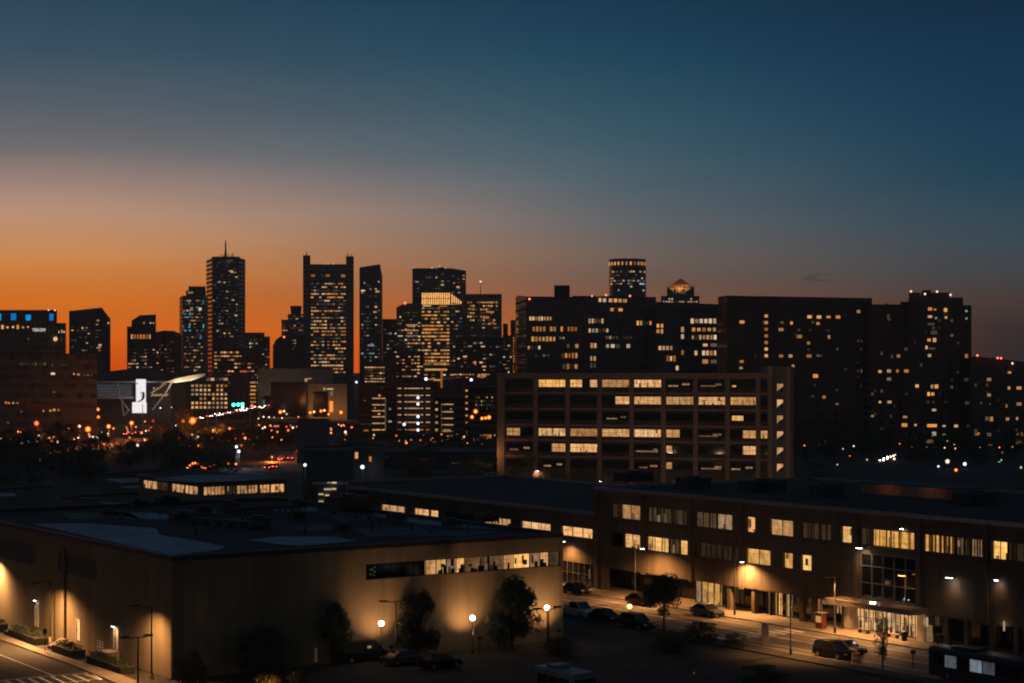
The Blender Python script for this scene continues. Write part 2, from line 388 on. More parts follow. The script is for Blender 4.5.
def tower(name, label, cat, chain, tops, mat, thick=35, roof='dark_roof', group=None, z0=0):
    """chain: visible wall corners left to right as (px, depth); tops: pixel row of the roof edge per corner"""
    if not isinstance(tops, (list, tuple)): tops = [tops] * len(chain)
    fr = [XY(px, d) for px, d in chain]
    zt = [HCAM + (HY - y) / FPX * d for (px, d), y in zip(chain, tops)]
    xl, xr = chain[0], chain[-1]; far = max(d for _, d in chain) + thick
    pts = fr + [XY(xr[0] - .25, far), XY(xl[0] + .25, far)]; zz = zt + [zt[-1], zt[0]]
    mid_ = (fr[0] + fr[-1]) / 2
    root = thing(name, label, cat, (mid_.x, mid_.y, z0), group)
    wall = MB().prism(pts, z0, zz, caps=False); wall.build('wall', mat, root)
    # roof slab and parapet
    n = len(pts); rb = MB(); cen = sum((Vector((p.x, p.y, 0)) for p in pts), Vector()) / n
    rb.add([(p.x, p.y, zz[i] - .02) for i, p in enumerate(pts)], [tuple(range(n))])
    for i in range(n):
        a, b_ = pts[i], pts[(i + 1) % n]; za, zb = zz[i], zz[(i + 1) % n]
        ia = a + (cen - a).normalized() * .5; ib = b_ + (cen - b_).normalized() * .5; h = .35
        vs = [(a.x, a.y, za), (b_.x, b_.y, zb), (ib.x, ib.y, zb), (ia.x, ia.y, za), (a.x, a.y, za + h), (b_.x, b_.y, zb + h), (ib.x, ib.y, zb + h), (ia.x, ia.y, za + h)]
        rb.add(vs, [(4, 5, 6, 7), (0, 1, 5, 4), (2, 3, 7, 6)])
    rb.build('roof', roof, root)
    faces = [Face(fr[i], fr[i + 1]) for i in range(len(fr) - 1)]
    return root, faces
def tier(root, chain, top, base, mat, name='penthouse', thick=18):
    """an upper block on a building, between two pixel rows"""
    fr = [XY(px, d) for px, d in chain]; tops = top if isinstance(top, (list, tuple)) else [top] * len(chain)
    zt = [HCAM + (HY - y) / FPX * d for (px, d), y in zip(chain, tops)]
    d0 = chain[0][1]; zb = HCAM + (HY - base) / FPX * d0
    far = max(d for _, d in chain) + thick
    pts = fr + [XY(chain[-1][0] - .2, far), XY(chain[0][0] + .2, far)]
    MB().prism(pts, zb, zt + [zt[-1], zt[0]]).build(name, mat, root)
    return [Face(fr[i], fr[i + 1]) for i in range(len(fr) - 1)]
def mast(root, px, d, y0, y1, r=.4, name='antenna', lampmat=None):
    a, b_ = P(px, y0, d), P(px, y1, d); o = MB().cyl(a, b_, r, r * .4, 6).build(name, 'dark_metal', root)
    if lampmat: MB().ball(b_, d * .00055, 8, 6).build('beacon', lampmat, o)
def beacon(root, px, py, d, m_='beacon_red', s=.0006):
    p = P(px, py, d); mb = MB().ball(p, d * s, 8, 6); mb.build('beacon', m_, root)
surf('concrete_dark', (.10, .085, .07), .9, .25, .4)
m, t, out = mat_new('orange_glass'); b = t.new('ShaderNodeBsdfPrincipled'); b.inputs['Base Color'].default_value = (.95, .8, .6, 1); b.inputs['Metallic'].default_value = 1; b.inputs['Roughness'].default_value = .04; t.link(b.outputs[0], out.inputs[0])
lit('crown_glow', (1, .5, .15), (1, .5, .15), 1.15, 1.15, True); lit('glass_dim', (.4, .7, .9), (.4, .7, .9), .085, .085, True)
glow('neon_band', (1, .16, .07), .028, False)  # faint red emission standing in for reddish light on the hotel facade

def lettering(text, size, at, rz, mat, parent, sx=1.0):
    """sign letters as real extruded mesh"""
    fc = bpy.data.curves.new('tmp', 'FONT'); fc.body = text; fc.size = size; fc.extrude = .06
    t_ = bpy.data.objects.new('tmp', fc); COL.objects.link(t_)
    bpy.context.view_layer.update()
    me = bpy.data.meshes.new_from_object(t_.evaluated_get(bpy.context.evaluated_depsgraph_get()))
    bpy.data.objects.remove(t_); me.materials.clear(); me.materials.append(MATS[mat])
    so = bpy.data.objects.new('sign_lettering', me); COL.objects.link(so); so.parent = parent
    so.location = at - parent.location; so.rotation_euler = (R(90), 0, rz); so.scale = (sx, 1, 1); return so
glow('sign_green', (.3, .6, .2), .06, False); glow('lamp_dim', (1, .6, .3), 6, False)
lit('lit_mid', (.9, .5, .22), (1, .66, .36), .12, .4, True); lit('lobby_light', (1, .56, .22), (1, .66, .36), .42, .8, True); glow('lamp_lobby', (1, .5, .2), 22)
surf('unit_metal', (.05, .05, .052), .7, .2, 1); lit('lit_red_dim', (1, .2, .06), (1, .25, .1), .03, .08)

m, t, out = mat_new('curtain_cloth'); tr_ = t.new('ShaderNodeBsdfTranslucent'); tr_.inputs[0].default_value = (.55, .42, .27, 1); df = t.new('ShaderNodeBsdfDiffuse'); df.inputs[0].default_value = (.5, .42, .3, 1)
mx = t.new('ShaderNodeMixShader'); mx.inputs[0].default_value = .6; t.link(df.outputs[0], mx.inputs[1]); t.link(tr_.outputs[0], mx.inputs[2]); t.link(mx.outputs[0], out.inputs[0])
glow('lamp_sodium_dim', (1, .22, .03), 2.2, False); glow('lamp_dim2', (1, .7, .45), .8, False); glow('tail_strong', (1, .12, .05), 14, False)
surf('head_off', (.5, .5, .5), .15, .05); surf('tail_off', (.2, .01, .01), .3, .1); surf('barrel_orange', (.65, .25, .06), .6, .1); surf('bus_dark', (.03, .035, .045), .35, .1)
lit('lit_bus', (.2, .5, .8), (.5, .75, .95), .12, .35, True); lit('lit_bus_dim', (.3, .5, .7), (.7, .6, .5), .04, .12, True); lit('lit_bus_warm', (.9, .75, .55), (.9, .8, .6), .25, .5, True); lit('lit_bus_front', (.5, .6, .7), (.5, .6, .7), .03, .06)

lit('furniture_lit', (1, .5, .2), (1, .66, .4), .03, .28)  # dim emission on furniture in place of room light falling on it
surf('stone_grey', (.30, .28, .26), .9, .2, .4)

surf('planter_dark', (.02, .02, .018), .9)
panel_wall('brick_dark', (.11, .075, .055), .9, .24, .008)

def globe(name, col, core, s0, s1, p=3.0):
    """far lamp ball: bright core and dim rim paint the halo into the emission"""
    m, t, out = mat_new(name); lw = t.new('ShaderNodeLayerWeight'); lw.inputs[0].default_value = .5
    k = t.math('POWER', t.math('SUBTRACT', 1.0, lw.outputs['Facing']), p)
    e = t.new('ShaderNodeEmission'); t.link(t.mix(k, col, core), e.inputs[0]); t.link(t.math('ADD', t.math('MULTIPLY', k, s1), s0), e.inputs[1])
    t.link(e.outputs[0], out.inputs[0]); m.cycles.emission_sampling = 'NONE'
globe('far_sodium', (1, .10, .004), (1, .30, .05), .14, 4.0, 3.6); globe('far_white', (1, .6, .35), (1, .8, .6), .1, 3.0); globe('far_cool', (.6, .7, 1), (.85, .9, 1), .15, 4.5); globe('lamp_red', (1, .06, .015), (1, .2, .08), .12, 2.6)  # oversized balls with each lamp's halo painted into the glow

glow('lamp_warm_globe', (1, .55, .22), 3.0)
# ================================================================== THE SKYLINE, left to right
# --- waterfront block with blue lit top floor
r, f = tower('office_block', 'flat dark block with blue lit panels under its roof, far left of the skyline', 'building', [(-30, 1000), (57, 1000)], 310.6, 'tower_stone', 60)
wins(r, f[0], [(-.5, 317, 4, 9, 'lit_blue'), (13.5, 316.8, 6.5, 9, 'lit_blue'), (28.3, 317.5, 6, 7.5, 'lit_blue'), (51.5, 317, 5, 9, 'lit_blue')])
wins(r, f[0], [(2.5, 327, 3, 5.5, 'lit_warm'), (7.5, 327.3, 2.6, 2.4), (13, 327, 2.6, 2.6), (17.8, 327, 3, 5.5, 'lit_amber'), (23, 327.4, 2.4, 2.6), (28, 327, 2.2, 2.6, 'lit_amber'), (28.4, 339, 1.5, 3, 'lit_dim')])
fw = tier(r, [(57, 1004), (66, 1004)], 323, 372, 'tower_stone', 'side_wing', 50)
wins(r, fw[0], [(59, 332, 1.2, 3.4, 'lit_white'), (62, 331.4, 1.6, 4, 'lit_white'), (64.2, 332, 1.6, 2.6, 'lit_white')])
o = MB().ball(P(56, 339, 1000) - Vector((0, 1.2, 0)), 1.15, 10, 8).build('clock_lamp', 'lit_warm', r)
lettering('TEKOM', 2.3, P(32.2, 331.4, 999.5), 0, 'sign_white', r, .92)
beacon(r, 48.5, 310, 1000, 'beacon_pale', .0004); beacon(r, 55, 310.3, 1000, 'beacon_pale', .0004)

# --- long low hotel below it
r, f = tower('hotel', 'long low banded brown hotel with reddish lower floors, below the blue lit block', 'building', [(-45, 800), (97, 770)], [356, 354], 'hotel_bands', 30)
for x in range(20, 46, 3): win(r, f[0], x, x + 1.7, 363, 365.3, pick([('lit_dim', 2), ('lit_white', 1)]))
for x in (52, 60, 63.5, 66.5, 70.5): win(r, f[0], x, x + 1.2, 364, 366.5, 'lit_dim')
wins(r, f[0], [(53, 373.7, 5, 3, 'lit_white'), (74, 374, 1.5, 2), (78.5, 374.5, 3.5, 2.6), (84, 375, 2, 2, 'lit_dim'), (88, 375.2, 3.5, 2, 'lit_dim'), (92, 375.2, 2, 2, 'lit_dim'),
     (54, 392, 3, 2, 'lit_dim'), (6, 402.6, 2.4, 3, 'lit_amber'), (9, 403, 2, 2, 'lit_amber'), (13.3, 403, 2, 2, 'lit_amber'), (17.6, 403, 2, 2.4, 'lit_amber'),
     (43.5, 411, 1.6, 2.4), (50.5, 410.6, 2.6, 2.6, 'lit_amber'), (54.3, 409.8, 2.8, 3), (58.5, 410, 2.6, 3, 'lit_amber'), (21.5, 411.5, 3, 2, 'lit_dim'), (8, 422.4, 4, 2, 'lit_dim')])
for y, a, b_ in ((406, 26, 95), (422, 70, 92), (435.5, 3, 18)):  # glowing strips paint the red light lying on the lower floor bands
    t0, z1 = f[0].at(a, y - 2.2); t1, z0 = f[0].at(b_, y + 2.2)
    MB().obox(f[0].pt(t0, z0, .15), f[0].d * (t1 - t0), f[0].n * .3, Z * (z1 - z0)).build('neon_band', 'neon_band', r) if 'neon_band' in MATS else None

# --- slanted tower
r, f = tower('slant_roof_tower', 'dark glass tower with a slanted roofline, just right of the blue lit block', 'tower', [(69, 1250), (102, 1250), (106.5, 1256), (110.5, 1262)], [311.5, 308, 315, 319], 'tower_glass')
grid(r, f[0], 71, 101, 322, 352, 11, 9, .09); wins(r, f[0], [(82.5, 328, 2, 2), (86.5, 327.6, 2, 2), (72.5, 347, 2, 1.6, 'lit_white'), (87, 343, 2.2, 1.6), (98, 320.5, 3, 2), (97, 324.5, 3, 2), (100, 345, 4, 1.8), (98, 348, 3, 1.4)])
wins(r, f[2], [(108.3, 323, 2.4, 2.6)])

# --- stepped tower with a row of amber windows
r, f = tower('stepped_tower', 'stepped dark tower with one row of bright amber windows, right of the orange gap', 'tower', [(127, 1300), (156, 1300)], 327, 'tower_glass')
ff = tier(r, [(131.5, 1300.5), (140, 1300.5), (156, 1300.5)], [320.5, 315.2, 314.4], 327, 'tower_glass', 'upper_floors', 30)
for x in range(131, 152, 3): win(r, f[0], x, x + 1.7, 334.5, 338.8, 'lit_amber')
wins(r, ff[1], [(144, 323, 2, 2), (150.5, 323, 1.8, 1.6), (153.5, 323, 1.8, 1.6)])
grid(r, f[0], 128, 155, 348, 376, 10, 8, .22, mats=[('lit_warm', 3), ('lit_dim', 3), ('lit_white', 1)])
r, f = tower('round_roof_block', 'low dark block with a rounded roof between the stepped tower and the cyan lit tower', 'building', [(155.5, 1340), (164, 1330), (174, 1330), (182, 1345)], [332.5, 331, 331.4, 335], 'tower_brick')
grid(r, f[1], 164.5, 174, 340, 374, 4, 9, .16); grid(r, f[0], 156.5, 163, 340, 372, 3, 9, .14)

# --- crown topped tower with cyan strips
r, f = tower('crown_tower', 'glass tower with cyan lit corner strips and a comb shaped crown', 'tower', [(179.5, 1750), (182.5, 1740), (204, 1740), (208, 1750)], [298, 296, 296, 298], 'tower_blue_glass')
ff = tier(r, [(186, 1741), (206, 1741)], 290.5, 296, 'tower_glass', 'upper_floors', 25)
tier(r, [(188.5, 1742), (205.5, 1742)], 286.5, 290.5, 'dark_metal', 'crown', 20)
for i, x in enumerate((189.5, 192, 194.5, 197, 199.5, 202, 204.5)): mast(r, x, 1742, 286.5, 284.6 + (i % 2) * .8, .35, 'spire')
wins(r, ff[0], [(190.5, 292.6, 6.5, 2.6, 'lit_white')])
for x, y in ((183, 312), (189.3, 302), (203.2, 302), (190, 314), (189.5, 326), (203.4, 326), (181, 327), (200.5, 337)): wins(r, f[1], [(x if x > 183 else 183.4, y, 1.4, 5.5, 'lit_cyan')])
grid(r, f[1], 184, 203, 299, 372, 8, 22, .30, mats=[('lit_warm', 3), ('lit_cyan', 1.4), ('lit_amber', 3), ('lit_dim', 4)]); wins(r, f[1], [(191.5, 309, 3.6, 4.4, 'lit_white'), (200, 309, 4, 4, 'lit_white')])

# --- banded tower with antenna
r, f = tower('antenna_tower', 'tall banded dark tower with a mast on its roof, tallest on the left', 'tower', [(206.3, 1835), (212, 1800), (238.5, 1800), (245.3, 1822)], [261, 257.8, 257.8, 260], 'tower_bands')
ff = tier(r, [(212, 1803), (240, 1803)], 256.6, 258.2, 'dark_roof', 'penthouse', 25)
grid(r, f[1], 213.5, 238, 261, 338, 10, 24, .10, mats=[('lit_dim', 4), ('lit_white', 2), ('lit_warm', 2)]); grid(r, f[1], 213, 238, 259.3, 262, 10, 1, .8, mats=[('lit_dim', 1)])
wins(r, f[1], [(231, 271, 5, 1.6), (234.5, 272.4, 5, 1.4, 'lit_white'), (236.5, 277, 3, 1.4), (218.5, 282.3, 3, 1.4), (224.5, 282.4, 3, 1.4), (233, 300, 3.5, 1.4), (213.5, 300.4, 2, 1.4), (236, 315.4, 3.5, 1.6, 'lit_white'), (217.5, 331, 2, 2)])
mast(r, 225.6, 1800, 257, 246, 1.5, 'antenna'); mast(r, 225.6, 1800, 246, 240, .9, 'antenna_tip')
for k in range(4): mast(r, 218 + k * 5.4, 1800, 257, 255 - k % 2, .35, 'whip_antenna')
for x, y in ((221, 253.5), (223, 255), (228.5, 254.5), (232.5, 252.5), (231.5, 254)): mast(r, x, 1800, 257, y, .5, 'whip_antenna')

r, f = tower('midrise_block', 'low dark block stepping down beside the orange sky gap, under the antenna tower', 'building', [(243.5, 1300), (264.5, 1300)], 333, 'tower_stone')
grid(r, f[0], 245, 264, 338, 374, 9, 10, .26); fs = tier(r, [(264.5, 1301), (270, 1301)], 336.5, 392, 'tower_stone', 'side_wing', 20)
grid(r, fs[0], 265, 269.5, 340, 374, 2, 9, .2)
r, f = tower('podium_block', 'broad low block with amber floor strips at the foot of the antenna tower', 'building', [(212, 1200), (262, 1200)], 349, 'tower_brick', 40)
grid(r, f[0], 214, 242, 350.5, 358, 9, 2, .75, mats=AMBER); grid(r, f[0], 214, 261, 358, 392, 14, 9, .28, mats=AMBER)

# --- stepped block with round tank, then rounded block in front
r, f = tower('terraced_tower', 'stepped tower with a round dark tank on top, left of the twin pier tower', 'tower', [(281.5, 1700), (306, 1700)], 320, 'tower_stone')
tier(r, [(288, 1702), (306, 1702)], 314, 320, 'tower_stone', 'upper_floors', 25)
MB().cyl(P(296, 314, 1712), P(296, 306, 1712), 4.6, 5.4, 16).build('tank', 'dark_roof', r)
grid(r, f[0], 282.5, 304, 322, 334, 8, 5, .38); grid(r, f[0], 284, 304, 315, 320, 7, 2, .2)
r, f = tower('round_shoulder_block', 'dark block with rounded shoulders below the tank topped tower', 'building', [(272.8, 1400), (276, 1400), (281, 1400), (295, 1400), (306, 1400)], [346, 340, 336.5, 335.8, 335.8], 'tower_brick')
grid(r, f[3], 292, 296, 339, 350, 2, 4, .8, mats=[('lit_white', 1), ('lit_dim', 1)]); beacon(r, 284, 337, 1399)

# --- twin pier tower
r, f = tower('twin_pier_tower', 'wide tower with two corner piers rising above its roof and a grid of lit floors', 'tower', [(303.2, 1500), (353.6, 1500)], 264.6, 'tower_metal', 30)
tier(r, [(303, 1499.2), (310.4, 1499.2)], 255.2, 372, 'tower_metal', 'pier', 28); tier(r, [(346, 1499.2), (353.8, 1499.2)], 256.2, 372, 'tower_metal', 'pier', 28)
mast(r, 306.5, 1505, 255, 251.8, .5); mast(r, 347.5, 1505, 256, 252.6, .5); mast(r, 351, 1505, 256, 254, .5)
wins(r, f[0], [(313, 275.6, 4.6, 3.2, 'lit_amber'), (327.8, 275.6, 5, 3.4, 'lit_amber'), (343.2, 275.8, 5, 3.6, 'lit_amber'), (322, 275.6, 1.6, 2, 'lit_dim')])
grid(r, f[0], 310.8, 346, 282, 374, 13, 27, .66, .92, .42, [('lit_warm', 5), ('lit_white', 1.5), ('lit_amber', 4), ('lit_dim', 3)], .5)
for x in (324, 328, 333): beacon(r, x, 264, 1502, 'beacon_pale', .0003)

# --- slanted glass tower
r, f = tower('wedge_tower', 'narrow glass tower with a slanted top, right of the twin pier tower', 'tower', [(359.4, 1400), (380, 1400), (382.4, 1406)], [267.8, 264.6, 277], 'tower_blue_glass')
grid(r, f[0], 361, 380, 280, 366, 7, 24, .17, mats=[('lit_warm', 2), ('lit_white', 3), ('lit_dim', 4), ('lit_cool', 1)])
wins(r, f[0], [(363, 290.6, 5, 2, 'lit_white'), (377.5, 291.6, 5, 2.4, 'lit_warm'), (371, 345.4, 8, 2, 'lit_cool'), (372, 344, 3, 2, 'lit_white'), (364.5, 283, 2, 2, 'lit_white'), (375, 312, 4, 1.6)])
r, f = tower('narrow_block', 'small dark block with sparse white windows behind the wedge tower', 'building', [(382.5, 1450), (397.5, 1450)], 319.4, 'tower_glass')
grid(r, f[0], 384, 397, 324, 362, 5, 10, .22, mats=[('lit_white', 2), ('lit_dim', 3), ('lit_cool', 1)])

# --- dark slab behind the lit crown
r, f = tower('flat_top_tower', 'broad flat topped dark tower rising behind the glowing crown', 'tower', [(412.3, 1700), (451, 1700), (466, 1705)], [268.6, 268.6, 271], 'tower_glass', 40)
grid(r, f[0], 413.5, 450, 272, 294, 12, 6, .10); grid(r, f[1], 452, 465, 274, 294, 5, 6, .14)
wins(r, f[1], [(458, 287, 4, 2.4, 'lit_amber'), (454, 283, 2, 2), (453, 292.4, 3, 1.6, 'lit_cool'), (459, 292.6, 3, 1.8, 'lit_cool')]); wins(r, f[0], [(417, 281.8, 4, 1.6), (424, 281.6, 2, 1.6, 'lit_dim')])
for x, y in ((414, 268.3), (432, 267.8), (439.5, 266.4), (445, 268)): beacon(r, x, y, 1701, 'beacon_pale', .0003)
tier(r, [(438, 1702), (446, 1702)], 267.2, 268.8, 'dark_roof', 'penthouse', 10)

# --- lit crown tower
r, f = tower('lit_crown_tower', 'tower with a glowing glass crown and amber floors, centre of the skyline', 'tower', [(421, 1300), (450, 1300), (462.3, 1318)], 305, 'tower_stone')
cr = [XY(421.5, 1301), XY(450, 1301), XY(461.5, 1319), XY(461.2, 1345), XY(421.8, 1345)]
zb = HCAM + (HY - 304.5) / FPX * 1301
ct = [HCAM + (HY - y) / FPX * 1301 for y in (292.8, 292.8, 300.5, 300.5, 292.8)]
cro = MB().prism(cr, zb, ct).build('crown', 'crown_glow', r)
fa, fb = Face(cr[0], cr[1]), Face(cr[1], cr[2]); mb = MB(); mb2 = MB()
for x in [421.6 + i * 2.2 for i in range(14)]:
    t, _ = fa.at(x, 300); mb.obox(fa.pt(t - .22, zb - 1, .1), fa.d * .44, fa.n * .5, Z * (ct[0] - zb + 1.2))
for i in range(6):
    t, _ = fb.at(450.4 + i * 2.2, 300); mb2.obox(fb.pt(t - .2, zb - 1, .1), fb.d * .4, fb.n * .5, Z * ((ct[0] - zb) * (1 - .11 * i) + 1))
mb2.obox(fb.pt(0, zb + .6, .12), fb.d * ((cr[2] - cr[1]).length), fb.n * .4, Z * .4); mb2.build('crown_side_mullion', 'dark_metal', cro); mb.obox(fa.pt(-.2, zb + 4, .15), fa.d * 20.6, fa.n * .4, Z * .4)
mb.build('crown_mullion', 'dark_metal', cro)
grid(r, f[0], 421.5, 449.5, 306.5, 366, 9, 17, .72, .95, .45, [('lit_amber', 7), ('lit_warm', 3), ('lit_dim', 1.5)], .45)
wins(r, f[0], [(430, 329.4, 18, 2.4, 'lit_amber'), (429.5, 336.5, 17, 1.6, 'lit_warm'), (427, 305.8, 10, 1.8, 'lit_warm'), (443, 306.2, 10, 1.6, 'lit_amber'), (436, 369.6, 28, 2.6, 'lit_warm'), (436, 362.6, 27, 1.6, 'lit_amber')])
grid(r, f[1], 451, 462, 306, 366, 5, 17, .22)
fl = tier(r, [(396.4, 1302), (404, 1302), (421, 1302)], [307.4, 303.4, 303.2], 400, 'tower_stone', 'left_wing', 28)
grid(r, fl[1], 404.5, 420.5, 311, 362, 6, 15, .5); grid(r, fl[0], 397, 403.6, 312, 362, 3, 15, .4)
wins(r, fl[1], [(412, 330.4, 16, 1.8, 'lit_warm'), (412, 335.8, 16, 1.8, 'lit_white'), (412, 325, 15, 1.6, 'lit_warm'), (412, 357, 15, 1.6, 'lit_white')]); wins(r, fl[0], [(400.2, 336, 6, 1.8, 'lit_white'), (400, 330.4, 6, 1.6, 'lit_dim')])
beacon(r, 405, 303, 1301, 'beacon_red', .0007)

# --- tower right of the crown
r, f = tower('square_tower', 'square dark tower with a thin mast and lit upper floors, right of the glowing crown', 'tower', [(460, 1420), (501.8, 1420)], 294.4, 'tower_stone')
grid(r, f[0], 467, 498, 300.6, 322, 12, 6, .42, .7, .5, AMBER); grid(r, f[0], 465, 499, 322, 345, 12, 6, .18)
wins(r, f[0], [(488, 302.4, 18, 1.6, 'lit_warm'), (471, 309, 8, 1.6, 'lit_amber'), (490, 312, 10, 1.6, 'lit_amber'), (486, 317.4, 8, 3, 'lit_amber'), (492, 323, 5, 1.6, 'lit_amber')])
mast(r, 480.6, 1420, 294.4, 281.6, .35, 'antenna', 'beacon_pale')
r, f = tower('dark_midrise', 'nearly unlit dark block below the square tower', 'building', [(455, 1050), (503, 1050)], 338, 'tower_brick', 40)
grid(r, f[0], 457, 502, 341, 384, 14, 11, .10, mats=[('lit_warm', 3), ('lit_dim', 3), ('lit_cool', 1)])
wins(r, f[0], [(475, 343.6, 1.4, 2, 'lit_amber'), (475.4, 363, 1.8, 6, 'lit_red'), (470, 346.2, 5, 2, 'lit_warm'), (483, 346.5, 5, 1.8, 'lit_warm'), (465, 356.5, 5, 1.6), (484, 366.5, 5, 2), (441.6, 380, .1, .1)][:-1])
r, f = tower('slim_block', 'slim block with one dotted column of lights left of the orange glass wall', 'building', [(502.5, 1150), (515.5, 1150)], 336, 'tower_brick', 22)
tier(r, [(503, 1152), (508, 1152)], 323.6, 336, 'tower_brick', 'stair_head', 8); tier(r, [(510.5, 1152), (515.5, 1152)], 320, 336, 'tower_brick', 'plant_room', 8)
for i in range(15): wins(r, f[0], [(513.6 + .3 * math.sin(i), 338 + 2.6 * i, 1.3, 1.5, pick(AMBER))])
grid(r, f[0], 503, 512, 340, 374, 4, 9, .35)

# --- big dark office pair with orange reflecting glass
r, f = tower('glass_wall_office', 'wide dark office block with an orange glass corner and scattered lit rooms', 'building', [(515.6, 940), (518.5, 931), (526.5, 897), (656, 897)], [298, 296.2, 297.6, 297.6], 'tower_glass', 50)
tier(r, [(554.2, 905), (569.8, 905)], 285.3, 298, 'dark_roof', 'lift_tower', 10); tier(r, [(572, 903), (596, 903)], 295.8, 298, 'dark_roof', 'plant_room', 15)
lc = tier(r, [(597, 899), (629.5, 899)], 296.2, 306, 'tower_stone', 'lit_penthouse', 14)
wins(r, f[2], [(600, 300, 3.4, 5, 'lit_warm'), (604.5, 300.2, 4, 5, 'lit_white'), (610.5, 300.4, 4.5, 5), (615.5, 300.4, 4, 5, 'lit_amber'), (620, 300.6, 4, 4.6), (625, 300.8, 5, 4.6)])
tier(r, [(632, 903), (652, 903)], 298.4, 300, 'dark_roof', 'plant_room', 15)
wins(r, f[2], [(612, 309.6, 4, 4, 'lit_amber'), (620.5, 309.8, 5, 4, 'lit_amber'), (615, 308, 14, .8, 'lit_dim')])
t0, z1 = f[1].at(519.3, 313.6); t1, z0 = f[1].at(526, 343); g_ = MB().obox(f[1].pt(t0, z0, .05), f[1].d * (t1 - t0), f[1].n * .1, Z * (z1 - z0)).build('orange_glass', 'orange_glass', r)
mb = MB()
for k in range(1, 8): mb.obox(f[1].pt(t0, z0 + (z1 - z0) * k / 8, .16), f[1].d * (t1 - t0), f[1].n * .06, Z * .14)
for k in range(0, 3): mb.obox(f[1].pt(t0 + (t1 - t0) * k / 2 - .1, z0, .16), f[1].d * .2, f[1].n * .08, Z * (z1 - z0))
mb.build('glass_frame', 'dark_metal', g_)
W_ = lambda *a, m=OFFICE: grid(r, f[2], *a, .66, .75, m, .1, .35)
W_(529, 552, 316, 321, 8, 1, .75); W_(532, 581, 326, 332, 14, 1, .8, m=AMBER); W_(531, 556, 336, 342, 7, 1, .95, m=[('lit_amber', 1)]); W_(556, 568, 336.5, 339.5, 4, 1, .6)
W_(588, 604, 318, 324, 5, 1, .85); W_(588, 609, 328, 333, 6, 1, .95); W_(633, 652, 320, 326, 6, 1, .6); W_(605, 636, 335.5, 339.5, 9, 1, .65); W_(527, 541, 345, 350, 4, 1, .9)
W_(566, 579, 343, 349, 3, 1, .8); W_(590, 597, 342, 349, 2, 1, 1); W_(605, 636, 343.5, 348.5, 6, 1, .6); W_(534, 550, 354, 357, 4, 1, .6); W_(561, 578, 352, 359, 5, 1, 1); W_(562, 578, 363, 370, 4, 1, .9); W_(586, 600, 355, 369, 4, 2, .45)
beacon(r, 529.5, 299, 896); beacon(r, 606, 295, 899); beacon(r, 630, 296, 899); beacon(r, 592, 296, 902, 'beacon_red', .0005)
r, f = tower('stacked_window_office', 'dark office block with stacked lit rooms left of the wide apartment slab', 'building', [(655, 860), (719, 860)], [302.5, 305], 'tower_glass', 50)
W_ = lambda *a, m=OFFICE: grid(r, f[0], *a, .7, .75, m, .1)
WARM = [('lit_warm', 3), ('lit_white', 2), ('lit_amber', 1)]
W_(656, 664, 323, 334, 2, 2, 1, m=[('lit_warm', 1), ('lit_amber', 1)]); W_(658, 673, 345, 351, 4, 1, .9, m=WARM); W_(666, 676, 355, 362, 3, 1, 1, m=WARM); W_(668, 679, 365, 371, 3, 1, .9, m=WARM)
W_(690, 717, 318, 324, 6, 1, 1, m=WARM); W_(691, 717, 327, 332, 5, 1, 1, m=[('lit_amber', 2), ('lit_warm', 1)]); W_(691, 717, 334.5, 340, 7, 1, .9, m=WARM); W_(680.5, 684.5, 326, 340, 1, 2, 1, m=WARM)
W_(694, 717, 350, 356, 6, 1, .85, m=WARM); W_(680.5, 684.5, 349, 356, 1, 1, 1, m=WARM); W_(701, 718, 343, 347, 2, 1, 1); W_(701, 718, 359, 364, 2, 1, 1)

# --- round tower and pyramid tower behind
cyl_d, cx_, cr_ = 1900, 627.5, 18.6 / FPX * 1900
root = thing('round_tower', 'round dark tower with a ring of lights under its flat top', 'tower', tuple(XY(cx_, cyl_d)))
zt = HCAM + (HY - 259.6) / FPX * (cyl_d - cr_); MB().cyl(XY(cx_, cyl_d), XY(cx_, cyl_d) + Z * zt, cr_, cr_, 40).build('wall', 'tower_blue_glass', root)
MB().cyl(XY(cx_, cyl_d) + Z * zt, XY(cx_, cyl_d) + Z * (zt + 1.2), cr_ * .98, cr_ * .98, 40).build('roof', 'dark_roof', root)
def cylwin(i, n, y, h, wf, m_):
    a = math.pi + (i + .5) / n * math.pi; c0 = XY(cx_, cyl_d); z = HCAM + (HY - y) / FPX * (cyl_d - cr_); w = math.pi * cr_ / n * wf
    o = bpy.data.objects.new('window', unit_mesh(m_)); COL.objects.link(o); o.parent = root
    o.location = Vector((math.cos(a) * cr_, math.sin(a) * cr_, z)); o.rotation_euler = (0, 0, a + math.pi / 2); o.scale = (w, .4, h)
for i in range(14): cylwin(i, 14, 263.2, 3.4, .42, 'lit_amber' if i % 3 else 'lit_warm')
for y in (271.5, 275, 278, 280.6, 283.6, 286.5, 290):
    p_ = {271.5: .8, 280.6: .95, 283.6: .6, 275: .3}.get(y, .15)
    for i in range(3, 20):
        if random.random() < p_: cylwin(i, 23, y, 1.5, .8, 'lit_cool' if y == 283.6 and i > 12 else pick([('lit_white', 2), ('lit_warm', 2), ('lit_dim', 3)]))
r, f = tower('pyramid_roof_tower', 'tower with a lit orange pyramid roof and glowing columns', 'tower', [(661, 1500), (699.4, 1500)], 296.4, 'tower_stone', 30)
ff = tier(r, [(667, 1501), (694.3, 1501)], 286.8, 296.4, 'tower_stone', 'upper_floors', 24)
zb = HCAM + (HY - 286.8) / FPX * 1501; c4 = [XY(668, 1502), XY(693.5, 1502), XY(693.3, 1522), XY(668.2, 1522)]; ap = XY(680.7, 1512) + Z * (HCAM + (HY - 278.4) / FPX * 1512)
